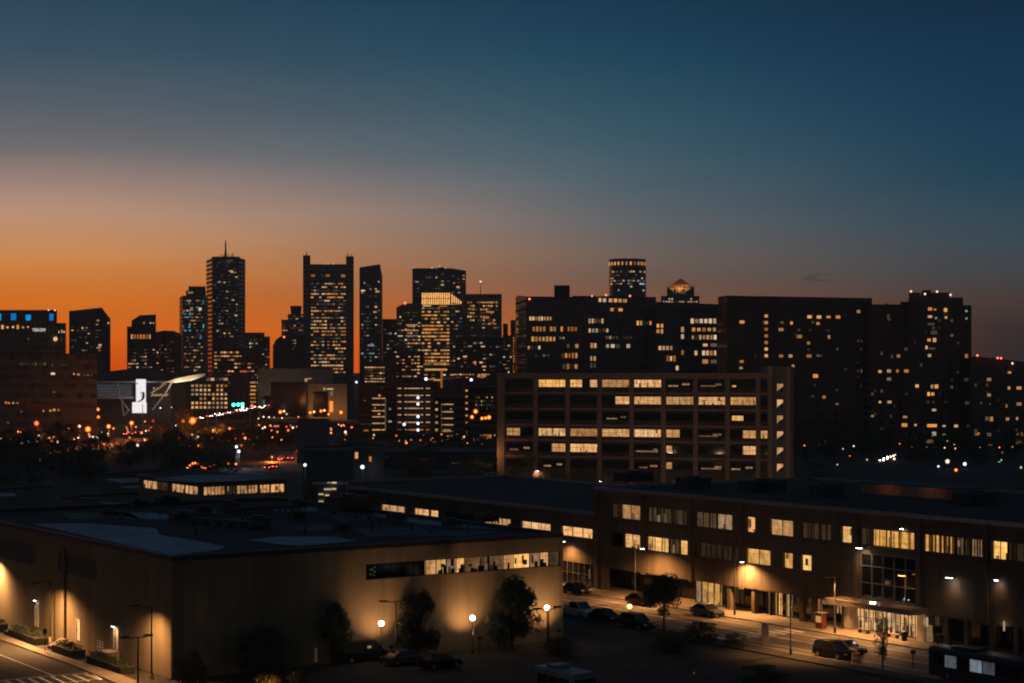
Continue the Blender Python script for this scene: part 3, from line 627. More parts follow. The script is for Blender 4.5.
MB().add([p + Z * zb for p in c4] + [ap], [(0, 1, 4), (1, 2, 4), (2, 3, 4), (3, 0, 4)]).build('pyramid_roof', 'brick_red', r)
fp = Face(XY(669, 1500.5), XY(693, 1500.5))
for i in range(9): wins(r, Face(XY(668, 1503 + 0), XY(694, 1503)), [(671 + i * 2.4, 286 - (3.2 - abs(i - 4) * .8) * .3, 1.6, 1.6, 'lit_amber')])
wins(r, ff[0], [(675, 291.6, 3, 7, 'lit_dim'), (683.5, 291.6, 4, 7, 'lit_dim')])
sl = bpy.data.lights.new('roof_flood', 'SPOT'); sl.energy = 9000; sl.spot_size = R(120); sl.color = (1, .45, .1)
so = bpy.data.objects.new('roof_flood', sl); COL.objects.link(so); so.location = XY(680.7, 1494) + Z * (zb - .5); so.rotation_euler = (R(115), 0, 0)
grid(r, f[0], 662.5, 698, 297.5, 306, 13, 3, .72, .6, .55, [('lit_warm', 3), ('lit_white', 3), ('lit_dim', 2)])

# --- apartment slab and blocks at the right
r, f = tower('apartment_slab', 'very wide flat topped dark apartment slab with scattered amber windows', 'apartment block', [(718, 775), (727, 752), (872, 752)], [297.6, 296.4, 299], 'flat_brick', 30)
A, Wm, D_, Wh = 'lit_amber', 'lit_warm', 'lit_dim', 'lit_white'
wins(r, f[1], [(742, 322, 6, 4, A), (782, 322.5, 4, 3, D_), (791.5, 323, 3, 4, A), (781, 329.5, 6, 4, A), (799, 330, 3, 3, D_), (799.5, 336.5, 6, 4.4, A), (809.5, 316.8, 5.4, 4, A), (819, 317, 5.5, 4, Wm), (828.5, 317, 5, 3, A), (838, 317, 5.5, 4, A),
     (818, 323.5, 4, 3.5, Wm), (810, 330, 3, 3, D_), (828, 330.5, 5, 2.4, D_), (829, 337, 2.6, 4.4, Wm), (808.5, 343, 3.6, 4, A), (808.5, 349.5, 3.5, 3.5, D_), (809, 356, 6, 4, A), (781, 356, 5, 4, A), (790.5, 356, 4.5, 4, A), (818, 355.6, 4, 3, D_),
     (741.5, 361.5, 5, 3.5, A), (741, 368, 4, 3, Wm), (815.5, 376, 6, 5, A), (824, 397, 4, 4, A), (836.5, 390, 2, 3, D_), (837, 404, 4, 3, D_), (858.5, 311.5, 4, 4, Wm), (858, 341, 1.6, 3, D_), (861.4, 341, 1.4, 4, D_), (861, 349, 2, 3, D_), (858, 363, 2, 2, D_), (858, 371, 2, 3, D_), (861.4, 371, 1.6, 5, D_),
     (858, 377, 2, 2, D_), (861, 386, 1.6, 3, D_), (793, 366, 3.2, 3.4, Wm), (815, 385, 1.6, 2, D_), (837, 318, .1, .1, D_)][:-1])
grid(r, f[1], 735, 866, 312, 420, 16, 16, .0, .3, .4, [('lit_dim', 1)], .3, .05)
for i in range(7): wins(r, f[1], [(766.2, 316 + 6.62 * i, 4, 4, A)])
for i in range(9): tier(r, [(770 + i * 8, 760), (774 + i * 8, 760)], 296.4 + i * .2, 300, 'dark_roof', 'roof_vent', 3) if i % 2 else None
r, f = tower('plain_apartment_block', 'plain dark apartment block between the wide slab and the stepped tower', 'apartment block', [(868, 742), (913, 736)], 305.2, 'flat_brick', 30)
grid(r, f[0], 872, 911, 312, 440, 6, 17, .03, .4, .4, [('lit_dim', 1)], .3, .08)
tier(r, [(900.5, 738), (910, 738)], 301.6, 305.2, 'dark_roof', 'plant_room', 12); tier(r, [(885.5, 740), (888, 740)], 303.4, 305.4, 'dark_roof', 'chimney', 3)
wins(r, f[0], [(889, 319, 4, 4, D_), (892, 356.5, 1.6, 4, D_), (898.5, 356, 4, 4, Wm), (880, 371.5, 4, 3.5, Wm), (889, 371, 5, 4, Wh), (897.5, 371, 3, 4, A), (907, 371, 7, 4, A), (889, 379, 5, 4, Wh), (906, 349, 4, 4, D_), (872.4, 394, 3, 3.6, D_), (906.5, 394, 3, 3, D_), (880, 402, 3, 3, Wm), (889.5, 402, 5, 3.5, Wm), (872.5, 416, 3.6, 3, Wh), (891, 416, 1.6, 3, D_), (905, 417, 5, 3, A), (904.5, 425, 7, 4.5, A), (905, 448, 6, 5, A), (906, 434, 2, 2, D_)])
r, f = tower('stepped_apartment_tower', 'tall stepped apartment tower with pale roof beacons, highest at the right', 'apartment block', [(908.5, 708), (963, 708)], 298.4, 'flat_brick', 28)
tier(r, [(909, 709), (949, 709)], 292.6, 298.4, 'flat_brick', 'upper_floors', 22); grid(r, f[0], 912, 961, 302, 450, 8, 20, .04, .4, .4, [('lit_dim', 1)], .3, .10)
tier(r, [(922, 711), (931, 711)], 290.2, 292.6, 'dark_roof', 'lift_tower', 8)
fs = tier(r, [(963, 709), (971.4, 709)], 305.2, 460, 'flat_brick', 'side_wing', 25)
wins(r, f[0], [(917, 386, 4, 4, Wm), (915.5, 425, 2.5, 2.5, Wh), (930, 309, 5, 4, A), (935, 309.5, 3, 2, A), (945.5, 310, 4, 5, A), (930, 316.6, 5, 3, A), (936, 318, 2.6, 2.6, 'lit_cool'), (946, 317.5, 3, 3, Wm), (931, 324, 8, 3, D_), (926, 332, 2, 4.6, 'lit_dim'), (934, 332.5, 8, 5, 'lit_dim'), (929, 340, 4, 4, A), (934.5, 340, 4, 5.5, Wm),
     (926.5, 347.5, 2.5, 4.5, Wm), (932, 348.5, 8, 3, 'lit_dim'), (929.5, 355.5, 4, 4, Wh), (932, 386.5, 3, 5, Wm), (936.4, 386.5, 4.4, 5, A), (928.6, 394, 3, 5, Wm), (932.6, 394, 4, 4, A), (928, 402, 4, 3, D_), (934, 410, 5, 3, Wh), (932, 425.6, 12, 4, A), (934, 434, 5, 6, Wh), (944, 434.5, 4, 2, Wm), (944, 426, 3.6, 2, Wh), (956, 426, 4.6, 3.4, Wm), (930, 441, 9, 5, A), (934, 450, 6, 5, D_)])
wins(r, fs[0], [(966.4, 311, 2.4, 2.4, 'lit_cool'), (966.4, 318.5, 2.4, 2.4, 'lit_cool'), (966.4, 356, 3.5, 5, A), (966.2, 379.5, 5, 4, D_), (967, 403, 5, 4, D_), (968, 426, 3, 3, D_)])
for x, y in ((911, 291.4), (925, 294), (937, 291.6), (950.6, 294.8)): beacon(r, x, y, 706, 'beacon_pale')
r, f = tower('sloping_apartment_block', 'low apartment block with red roof beacons sloping down at the right edge', 'apartment block', [(970, 690), (1003, 690), (1050, 690)], [357, 360, 366.5], 'flat_brick', 30)
wins(r, f[0], [(989, 379.5, 5, 4, Wm), (989, 395, 4, 4, Wm), (991.5, 419, 3.6, 6, A), (987, 418.6, 4, 5, D_), (977, 434, 6, 4, A), (989, 434.5, 5, 4, Wh), (981, 403, 1.6, 2.6, D_), (990, 404, 1.6, 2, D_), (990, 445, 5, 2, D_)])
wins(r, f[1], [(1009.5, 372.5, 4, 3, A), (1009, 388, 3, 4, A), (1019, 388, 6, 4, Wm), (1019, 404, 6, 4, Wm), (1007.5, 419, 4, 4, A), (1017, 418.5, 2.5, 3.5, A), (1017.4, 434.5, 3, 4, A), (1021.6, 434.5, 3, 4, A), (1019, 442.5, 7, 4, A), (1007, 434.4, 2, 3, D_)])
grid(r, f[0], 973, 1001, 366, 450, 5, 11, .04, .4, .4, [('lit_dim', 2), ('lit_amber', 1)], .3, .08); grid(r, f[1], 1004, 1024, 370, 450, 4, 10, .04, .4, .4, [('lit_dim', 2), ('lit_amber', 1)], .3, .08)
for x, y, m_ in ((977.4, 355.4, 'beacon_red'), (997.6, 358, 'beacon_red'), (1001, 358.2, 'beacon_red'), (1012.4, 363.4, 'beacon_pale')): beacon(r, x, y, 688, m_)

# ================================================================== MIDDLE GROUND
# --- long exhibition hall with a big screen and white struts
root = thing('exhibition_hall', 'hall with a thin white canopy edge and slanted white struts around a bright screen', 'building', tuple(XY(135, 1010)))
b_ = MB().box(*[XY(96, 1010).x, XY(170, 1010).x], 1012, 1060, 0, HCAM + (HY - 382.5) / FPX * 1012).build('wall', 'dark_roof', root)
canopy = MB(); a0, a1 = P(95, 383, 1000), P(171, 382.6, 1000); canopy.obox(a0, a1 - a0, (0, 14, 0), (0, 0, .9)); canopy.build('canopy', 'white_metal', root)
rp = [(96, 382.2), (97, 375), (108, 371.4), (125, 369.4), (145, 369), (165, 370.4), (182, 373.2), (196, 375.6), (190, 378), (176, 380.2), (164, 382.2)]
n_ = len(rp); MB().add([P(x, y, 1014) for x, y in rp] + [P(x, y, 1014) + Vector((0, 42, -1.5)) for x, y in rp], [tuple(range(n_))[::-1], tuple(range(n_, 2 * n_))] + [(i, (i + 1) % n_, n_ + (i + 1) % n_, n_ + i) for i in range(n_)]).build('roof', 'roof_old', root)
# lens shaped wing of the roof
mb = MB(); prof = [(160, 382.8, 382.2), (168, 382.8, 381.2), (176, 382.6, 378.6), (184, 381.8, 376.8), (192, 380.4, 375.2), (199, 378.2, 374.2), (204, 376, 373.8), (205.6, 374.6, 374)]
vs = []
for px, yl, yu in prof:
    vs += [P(px, yl, 995), P(px, yu, 995), P(px, yu - .4, 1040), P(px, yl - 1.2, 1040)]
fs_ = [(0, 1, 2, 3), tuple(len(vs) - 4 + i for i in (3, 2, 1, 0))]
for i in range(len(prof) - 1):
    o4 = i * 4; fs_ += [(o4 + k, o4 + (k + 1) % 4, o4 + 4 + (k + 1) % 4, o4 + 4 + k) for k in range(4)]
mb.add(vs, fs_); mb.build('roof_wing', 'white_metal', root)
mb = MB().box(XY(97, 1009).x, XY(132, 1009).x, 1008.6, 1009.4, P(0, 396.5, 1009).z, P(0, 384, 1009).z); gw = mb.build('glazing', 'glass_dim', root)
mb = MB()
for i in range(17): x = XY(97.5 + i * 2.1, 1008).x; mb.box(x, x + .25, 1008, 1008.5, P(0, 396.5, 1008).z, P(0, 384, 1008).z)
for i in range(5): z = P(0, 396 - i * 2.8, 1008).z; mb.box(XY(97, 1008).x, XY(132, 1008).x, 1007.9, 1008.3, z, z + .2)
mb.build('glazing_bar', 'grey_metal', gw)
mb = MB().box(XY(97, 1006).x, XY(133, 1006).x, 1004, 1009, P(0, 398.8, 1006).z, P(0, 396.6, 1006).z).build('balcony', 'white_metal', root)
for p_, q_ in (((116.8, 383), (120, 399)), ((120, 398), (129, 411)), ((121.5, 400), (123.6, 416)), ((124, 416), (129, 409)), ((171.4, 383), (165.5, 393)), ((165.5, 393), (152.5, 410)), ((163, 383), (160, 388))):
    MB().cyl(P(*p_, 998), P(*q_, 998), .42, .42, 8).build('strut', 'white_metal', root)
for i in range(5):
    MB().obox(P(151 + i * 3.4, 396.4, 1003), P(153.6 + i * 3.4, 394.6, 1003) - P(151 + i * 3.4, 396.4, 1003), (0, 3, 0), (0, 0, .5)).build('stair_light', 'garage_strip', root)
for i, x in enumerate((154, 157.6, 160)): MB().box(XY(x, 1003).x - .3, XY(x, 1003).x + .3, 1002.6, 1003.2, P(0, 389, 1003).z, P(0, 387.4, 1003).z).build('ceiling_lamp', 'lit_white', root)
MB().obox(P(151, 394, 1004), P(165, 384.6, 1004) - P(151, 394, 1004), (0, 3, 0), (0, 0, 1.0)).build('staircase', 'white_metal', root)
scr = thing('video_screen', 'tall white lit advertising screen with a dark curved picture on the hall front', 'screen', tuple(P(139.5, 413, 994)))
MB().obox(P(136, 402, 994), P(145.7, 402, 994) - P(136, 402, 994), (0, .6, 0), Z * (P(0, 379.2, 994).z - P(0, 402, 994).z)).build('upper_panel', 'screen_white', scr)
MB().obox(P(132.2, 413, 994), P(146.3, 413, 994) - P(132.2, 413, 994), (0, .8, 0), Z * (P(0, 402.2, 994).z - P(0, 413, 994).z)).build('lower_panel', 'screen_white', scr)
ink = MB()
ink.add([P(x, y, 993.9) for x, y in ((136.4, 401.4), (139, 400.8), (141.4, 399.2), (142.5, 396), (142.2, 392), (143.2, 391.4), (144.6, 393), (144.8, 397), (143.4, 399.8), (140.6, 401.4), (137.5, 401.8))] , [tuple(range(11))])
for x, y, w, h in ((140.4, 393.4, .9, 1.4), (141.6, 394.8, .6, 1.8), (140.6, 396.6, 1.4, .8), (139.8, 390.2, .5, .9), (136.2, 384, 2.2, .8)): ink.add([P(x, y, 993.9), P(x + w, y, 993.9), P(x + w, y - h, 993.9), P(x, y - h, 993.9)], [(0, 1, 2, 3)])
ink.build('picture', 'screen_ink', scr)

# --- lit grid office and amber stack office
r, f = tower('grid_office', 'low office with an even grid of warm square windows behind the white roof wing', 'building', [(186, 1180), (229, 1180)], 379, 'tower_brick', 40)
grid(r, f[0], 190.5, 228, 383.5, 409.5, 9, 6, .86, .62, .55, [('lit_warm', 5), ('lit_white', 2), ('lit_amber', 3)], .15)
grid(r, f[0], 188, 228, 368, 383, 9, 2, .3)
r, f = tower('strip_office', 'dark office with one column of amber floors beside the pale stone block', 'building', [(229.5, 1150), (263, 1150)], 376, 'tower_brick', 40)
for i in range(7): wins(r, f[0], [(253 + random.uniform(-.4, .4), 382.5 + i * 3.9, 7, 2.2, pick(AMBER))])
wins(r, f[0], [(243.5, 371.4, 9, 2.4, 'lit_red')])

# --- pale stone institutional block with a deep lit portal
r, f = tower('stone_block', 'pale windowless stone block with a squared lit portal at its right', 'building', [(258, 1130), (271, 1130), (333, 1130)], 368.6, 'stone_grey', 60)
fw = tier(r, [(308, 1100), (347, 1100)], 384, 425, 'stucco_tan', 'portal_wall', 24)
def fbox(face, x0, x1, y0, y1, out, dep, name, m_, par):
    t0, z1 = face.at(x0, y0); t1, z0 = face.at(x1, y1)
    return MB().obox(face.pt(t0, z0, out), face.d * (t1 - t0), face.n * dep, Z * (z1 - z0)).build(name, m_, par)
fbox(fw[0], 313, 328, 391.5, 417, .02, .1, 'portal', 'glass_dark', r)
fbox(fw[0], 329.5, 333, 401, 412, .05, .2, 'doorway_light', 'floor_orange', r)
wins(r, fw[0], [(324.3, 389, 2.4, 4, Wh), (330, 389, 8, 1.4, Wh), (331.5, 393.5, 3, 6, 'lit_cool')])
wins(r, f[1], [(306, 380, 3, 4.5, Wm), (309.5, 378.6, 5, 1.2, Wm), (312.6, 380.4, .8, 4, D_)])
fbox(f[1], 271, 306, 382, 417, .05, .2, 'glass_wall', 'glass_dark', r)
fbox(f[0], 263, 271, 396, 417, .05, .2, 'glass_wall', 'glass_dark', r)
for x, y in ((280, 412), (310.4, 412.6), (321, 411.2), (341, 412.6)):
    l_ = bpy.data.lights.new('portal_lamp', 'POINT'); l_.energy = 1300; l_.color = (1, .42, .12); l_.shadow_soft_size = .6
    lo = bpy.data.objects.new('portal_lamp', l_); COL.objects.link(lo); lo.location = P(x, y, 1090 if x > 300 else 1120)

# --- dark midrises in front of the towers
for nm, lb, ch, tp, mt, gr in (
    ('small_office', 'small dark office with a dense grid of warm windows under the wedge tower', [(360, 1200), (388, 1200)], 362, 'tower_brick', (364.5, 385, 366, 383, 7, 6, .75)),
    ('small_office', 'dark office with broken warm rows, below the left wing of the glowing crown tower', [(386.5, 1180), (424, 1180)], 353, 'tower_brick', (396, 423, 355, 378, 9, 7, .45)),
    ('small_office', 'dark low office between the glowing crown tower and the parking garages', [(420, 1120), (462, 1120)], 371.5, 'tower_brick', (424, 461, 373, 384, 10, 3, .3)),
    ('small_office', 'low block with a white lit terrace, right of the amber vertical sign', [(455, 1000), (505, 1000)], 371, 'tower_brick', (453, 490, 373, 379, 12, 2, .45))):
    r, f = tower(nm, lb, 'building', ch, tp, mt, 30); grid(r, f[0], *gr)
    if 'terrace' in lb: wins(r, f[0], [(484, 375.6, 5, 4, Wm), (479, 376, 4, 3, A), (460.5, 374.5, 2, 2, Wh)])
    if 'parking' in lb: wins(r, f[0], [(437, 380, 9, 2, A), (430, 379.4, 6, 1.4, Wm)])
sg = thing('vertical_sign', 'thin vertical amber lit sign standing above the parking garages', 'sign', tuple(XY(441.6, 900)))
MB().obox(P(440.6, 388, 900), P(442.6, 388, 900) - P(440.6, 388, 900), (0, .5, 0), Z * (P(0, 370, 900).z - P(0, 388, 900).z)).build('sign_panel', 'lit_amber', sg)
MB().cyl(XY(441.6, 900.9), P(441.6, 370, 900.9), .3, .3, 8).build('post', 'dark_metal', sg)

# --- parking garages: open decks, lit ceilings
def garage(label, x0, x1, d, ytop, levels, segs, cols, mt='concrete_dark'):
    A_, B_ = XY(x0, d), XY(x1, d); mid_ = (A_ + B_) / 2; r = thing('parking_garage', label, 'parking garage', (mid_.x, mid_.y, 0), 'open parking garages in the middle distance')
    fc = Face(A_, B_); w = (B_ - A_).length; zt = HCAM + (HY - ytop) / FPX * d
    MB().obox(A_ + Vector((0, 16, 0)), B_ - A_, (0, 8, 0), Z * zt).build('wall', mt, r)
    mb = MB()
    for y in levels:
        _, z = fc.at((x0 + x1) / 2, y); mb.obox(A_ + Z * (z - 2.1), B_ - A_, (0, 16, 0), Z * 1.15)
    mb.obox(A_ + Z * (zt - .8), B_ - A_, (0, 24, 0), Z * .8); mb.build('deck', mt, r)
    n = max(3, int(w / 6)); mb = MB()
    for i in range(n + 1): mb.obox(A_ + fc.d * (w * i / n - .3 * (i > 0)) + Vector((0, .4, 0)), fc.d * .35, (0, .5, 0), Z * zt)
    mb.build('column', mt, r)
    for k, y in enumerate(levels):
        for a, b_ in segs:
            t0, z1 = fc.at(a, y - .7); t1, z0 = fc.at(b_, y + .5)
            MB().obox(fc.pt(t0, z0, -1.2), fc.d * (t1 - t0), Vector((0, .5, 0)), Z * (z1 - z0)).build('strip_light', 'garage_strip' if k < len(levels) - 1 else 'lit_amber', r)
    for x in cols:
        t0, z1 = fc.at(x - .6, levels[0]); t1, z0 = fc.at(x + .6, levels[-1])
        MB().obox(fc.pt(t0, z0, .05), fc.d * (t1 - t0), fc.n * .2, Z * (z1 - z0)).build('stair_light', 'lit_dim', r)
    return r, fc
r, fc = garage('parking garage with decks lit only at their right ends, leftmost garage', 358, 393, 800, 386, [398.5, 405, 411, 417, 423.5, 430], [(372, 385)], [385.4])
wins(r, fc, [(379.5, 395.5, 2.6, 2, Wm), (365, 400.5, 2, 1.6, D_), (375, 408, 1.4, 1.6, A), (379, 414, 3, 2, A), (390, 409, 2.4, 3, 'lit_cool'), (390, 421.5, 4, 2.4, Wh), (382, 388, 3, 1, D_), (366, 424, 14, 1.2, D_), (366, 430.5, 6, 2.4, A)])
r, fc = garage('open parking garage with long bright deck strips and a column of white lamps', 395.5, 433, 790, 384, [388.5, 395.5, 402, 408.5, 415, 422.5, 430], [(397.6, 401.2), (404.2, 423), (425.6, 430)], [])
r, fc = garage('open parking garage with one column of square lights at its left end', 433.5, 464, 795, 396, [404.5, 412, 418.5, 425, 431.5], [(441.6, 454)], [441.4])
wins(r, fc, [(436.6, 402.5, 2.8, 2.8, A), (436.6, 409.5, 3, 3, Wm), (436.6, 416.4, 3, 3, A), (436.6, 422.6, 3.4, 3, Wm), (436.4, 430, 3.4, 3.2, Wm), (451, 409, 2, 2, A), (447, 430.6, 9, 3.4, Wm)])
r, fc = garage('parking garage with a dotted column of amber lamps, rightmost beside the brick warehouse', 464.5, 498, 800, 386, [391, 397, 403.5, 410, 416, 422, 431], [], [])
for y in (390.6, 396.6, 403, 409, 415.6, 422.4, 431.5): wins(r, fc, [(466.6, y, 2.6, 2.4, A)])
grid(r, fc, 475, 493.5, 395.5, 410.5, 7, 4, .6, .5, .45, [('lit_dim', 3), ('lit_warm', 2)])
fbox(fc, 480, 491.4, 434.5, 439.4, .1, .2, 'entrance_light', 'lit_amber', r)

# --- viaduct
vd = thing('viaduct', 'long low elevated road with a thin pale railing crossing the middle distance', 'bridge', tuple(XY(270, 900)))
A_, B_ = XY(186, 905), XY(362, 895); zd = P(0, 421.2, 900).z
MB().obox(A_ + Z * (zd - 2.4), B_ - A_, (0, 14, 0), Z * 1.6).build('deck', 'concrete_dark', vd)
rb = MB().obox(A_ + Z * zd, B_ - A_, (0, .25, 0), Z * .25)
for i in range(36): rb.obox(A_ + (B_ - A_) * i / 36 + Z * (zd - .8), (.12, 0, 0), (0, .12, 0), Z * .85)
rb.build('railing', 'pale_stone', vd)
mb = MB()
for i in range(8): q = A_ + (B_ - A_) * (i + .5) / 8 + Vector((0, 7, 0)); mb.cyl(q, q + Z * (zd - 2.4), .9, .9, 10)
mb.build('pier', 'concrete_dark', vd)

for x, pw in ((178, 1500), (192, 1500)):
    l_ = bpy.data.lights.new('wing_light', 'POINT'); l_.energy = pw * 1.6; l_.color = (1, .74, .45); l_.shadow_soft_size = 1
    lo = bpy.data.objects.new('wing_light', l_); COL.objects.link(lo); lo.location = P(x, 386, 992)
# ================================================================== GROUND, STREET
def struct(name, mb, m_, **k):
    o = mb.build(name, m_, **k); o['kind'] = 'structure'; return o
struct('ground', MB().box(-7000, 7000, -300, 14000, -.6, 0), 'earth')
L0 = G(600, 590); E = -U; NV = -V
def W(c, n, z=0.0): return L0 + E * c + NV * n + Z * z
def strip(c0, c1, n0, n1, z, zb=None):
    mb = MB(); p = [W(c0, n1), W(c1, n1), W(c1, n0), W(c0, n0)]
    return mb.prism(p, (z - .05 if zb is None else zb), z)
struct('road', strip(-160, 130, 4, 17, .004, -.2), 'road_asphalt')
struct('pavement', strip(-160, 130, -4, 3.8, .13, -.2), 'pavement'); struct('kerb', strip(-160, 130, 3.802, 4.05, .14, -.2), 'kerb_stone')
struct('near_pavement', strip(-60, 130, 17.25, 20, .13, -.2), 'asphalt'); struct('near_kerb', strip(-60, 130, 17, 17.248, .14, -.2), 'kerb_stone')
mk = MB()
def flat(mb, c0, c1, n0, n1, z=.009): mb.prism([W(c0, n1), W(c1, n1), W(c1, n0), W(c0, n0)], z - .004, z)
flat(mk, -150, 125, 6.5, 6.66); flat(mk, -150, 125, 14.4, 14.56)
flat(mk, -150, 125, 10.2, 10.32); flat(mk, -150, 125, 10.5, 10.62)
for i in range(20): flat(mk, -100 + i * 10, -96 + i * 10, 8.3, 8.42)
for i in range(9): flat(mk, 42.5, 45.5, 5 + i * 1.35, 5.6 + i * 1.35)
struct('road_marking', mk, 'paint_white')
# forecourt between the hall and the road
struct('forecourt', MB().prism([W(-20, 20.02), W(24, 20.02), W(30, 30), W(22, 52), W(-20, 60)], -.2, .006), 'asphalt')
# car park on the left
lot = [G(-60, 632), G(0, 640), G(68, 664.4), G(101, 677.4), G(118, 700), G(60, 760), G(-120, 760)]
struct('car_park', MB().prism(lot[::-1], -.2, .006), 'asphalt')
wk = [G(-60, 612), G(0, 634), G(41, 650), G(84, 663.6), G(117, 674), G(150, 688), G(190, 700), G(160, 705), G(101, 677.6), G(68, 664.6), G(0, 640.2), G(-60, 620)]
struct('footpath', MB().prism([wk[0], wk[1], wk[2], wk[3], wk[4], wk[5], wk[6], wk[7], wk[8], wk[9], wk[10], wk[11]][::-1], -.2, .13), 'pavement')
mk = MB()
def gline(a, b, w=.14):
    a, b = G(*a), G(*b); d = (b - a).normalized(); s = Vector((-d.y, d.x, 0)) * w / 2
    mk.prism([a - s, b - s, b + s, a + s], .008, .013)
gline((-30, 643), (55.5, 676.5)); gline((2, 680.4), (56, 675.6)); gline((8, 690), (60, 685.6)); gline((56, 675.6), (100, 672)); gline((-10, 692), (96, 679))
for i in range(9): gline((6 + i * 11.2, 680.4 - i * .95), (22 + i * 11.2, 689 - i * 1.3), .22)
gline((82, 668), (102, 679.6), .18); gline((-40, 668), (30, 690)); 
struct('parking_marking', mk, 'paint_white')

# ------------------------------------------------------------------ wall leaf with real openings
def leaf(mb, face, t0, t1, z0, z1, holes, out=0.0, deep=.45):
    hs = [(max(t0, a), min(t1, b), c_, d_) for a, b, c_, d_ in holes if b > t0 and a < t1]
    ts = sorted({t0, t1, *[h[0] for h in hs], *[h[1] for h in hs]}); zs = sorted({z0, z1, *[h[2] for h in hs], *[h[3] for h in hs]})
    def hole(ta, tb, za, zb):
        tm, zm = (ta + tb) / 2, (za + zb) / 2
        return any(h[0] < tm < h[1] and h[2] < zm < h[3] for h in hs)
    for za, zb in zip(zs, zs[1:]):
        run = None
        for ta, tb in list(zip(ts, ts[1:])) + [(None, None)]:
            ok = ta is not None and not hole(ta, tb, za, zb)
            if ok: run = (run[0], tb) if run else (ta, tb)
            elif run:
                mb.add([face.pt(run[0], za, out), face.pt(run[1], za, out), face.pt(run[1], zb, out), face.pt(run[0], zb, out)], [(0, 1, 2, 3)]); run = None
    for a, b, c_, d_ in hs:
        q = [face.pt(a, c_, out), face.pt(b, c_, out), face.pt(b, d_, out), face.pt(a, d_, out)]; k = [p - face.n * deep for p in q]
        mb.add(q + k, [(0, 4, 5, 1), (1, 5, 6, 2), (2, 6, 7, 3), (3, 7, 4, 0)])
def fb(face, t0, t1, z0, z1, out, dep):
    return MB().obox(face.pt(t0, z0, out), face.d * (t1 - t0), face.n * dep, Z * (z1 - z0))
def near_window(root, face, t0, t1, z0, z1, mat, panes=2, clutter=0, curtains=0, inset=.4, fm='furniture_lit', transom=0, frame='black_frame'):
    """a recessed window: glowing or dark pane, frame with mullions, and what stands or hangs behind the glass"""
    w = fb(face, t0, t1, z0, z1, -inset - .06, .05).build('window', mat, root)
    mb = MB(); fwd = .07
    for i in range(panes + 1): t = t0 + (t1 - t0) * i / panes; mb.obox(face.pt(t - fwd / 2, z0, -inset + .12), face.d * fwd, face.n * .08, Z * (z1 - z0))
    for z in (z0, z1 - fwd): mb.obox(face.pt(t0, z, -inset + .125), face.d * (t1 - t0), face.n * .065, Z * fwd)
    for k in range(transom): z = z0 + (z1 - z0) * (k + 1) / (transom + 1); mb.obox(face.pt(t0, z, -inset + .125), face.d * (t1 - t0), face.n * .06, Z * .05)
    mb.build('frame', frame, w)
    if clutter:
        mb = MB()
        for i in range((clutter + 1) // 2):
            a = random.uniform(t0, t1 - .2); ww = random.uniform(.15, .55); h = (z1 - z0) * random.uniform(.12, .6)
            zb = z0 if random.random() < .7 else z0 + (z1 - z0) * random.uniform(.2, .6); h = min(h, z1 - zb)
            mb.obox(face.pt(a, zb + .01, -inset + .0), face.d * min(ww, t1 - a), face.n * .09, Z * h)
        mb.build('furniture', fm, w)
    if curtains:
        mb = MB(); n = curtains
        for i in range(n):
            a = t0 + (t1 - t0) * random.uniform(0, .93); ww = random.uniform(.08, .3)
            mb.obox(face.pt(a, z0 + .03, -inset + .0), face.d * min(ww, t1 - a), face.n * .04, Z * (z1 - z0 - .06))
        mb.build('curtain', 'curtain_cloth', w)
    return w
def spot(name, loc, to, power, size, col=(1, .5, .18), blend=.4, rad=.1):
    l_ = bpy.data.lights.new(name, 'SPOT'); l_.energy = power; l_.spot_size = R(size); l_.spot_blend = blend; l_.color = col; l_.shadow_soft_size = rad
    o = bpy.data.objects.new(name, l_); COL.objects.link(o); o.location = loc
    o.rotation_euler = (Vector(to) - Vector(loc)).to_track_quat('-Z', 'Y').to_euler(); return o
def point(name, loc, power, col=(1, .62, .3), rad=.2):
    l_ = bpy.data.lights.new(name, 'POINT'); l_.energy = power; l_.color = col; l_.shadow_soft_size = rad
    o = bpy.data.objects.new(name, l_); COL.objects.link(o); o.location = loc; return o

# ================================================================== THE NEAR HALL
C0 = G(172, 680); zt = HCAM + (HY - 557) / FPX * C0.y
k = (563 - CX) / FPX; LA = (k * C0.y - C0.x) / (V.x - k * V.y); LB = 69.0
FL = Face(C0 + U * LB, C0); FR = Face(C0, C0 + V * LA)
hall = thing('concrete_hall', 'large tan windowless hall with flat patched roof, lit by wall lamps, nearest on the left', 'building', tuple(C0))
tR = lambda px: FR.at(px, 500)[0]
tL = lambda px: FL.at(px, 600)[0]
rz1 = HCAM + (HY - 564.3) / FPX * FR.pt(tR(366), 0).y; rz0 = HCAM + (HY - 580) / FPX * FR.pt(tR(366), 0).y
rib = (tR(366), tR(561.3), rz0, rz1)
q = [C0, C0 + V * LA, C0 + V * LA + U * LB, C0 + U * LB]
wl = MB(); leaf(wl, FR, 0, LA, 0, zt, [rib]); 
dL = [(tL(37) - .5, tL(37) + .5, .9, 3.1), (tL(78.5) - .5, tL(78.5) + .5, .9, 3.1), (tL(116.4) - .55, tL(116.4) + .55, 1.15, 3.35)]
lv = [(tL(58), tL(96.5), 0, 0), (tL(-10), tL(35), 0, 0)]
lv = [(a, b, 7.75, 9.95) for a, b, _, _ in lv]
leaf(wl, FL, 0, LB, 0, zt, dL + lv, deep=.3)
wl.add([q[1], q[2], q[2] + Z * zt, q[1] + Z * zt], [(0, 1, 2, 3)]); wl.add([q[2], q[3], q[3] + Z * zt, q[2] + Z * zt], [(0, 1, 2, 3)])
wl.build('wall', 'hall_wall', hall)
rf = MB().add([p + Z * (zt - .35) for p in q], [(0, 1, 2, 3)]).build('roof', 'roof_gravel', hall)
cp = MB(); ins = .35
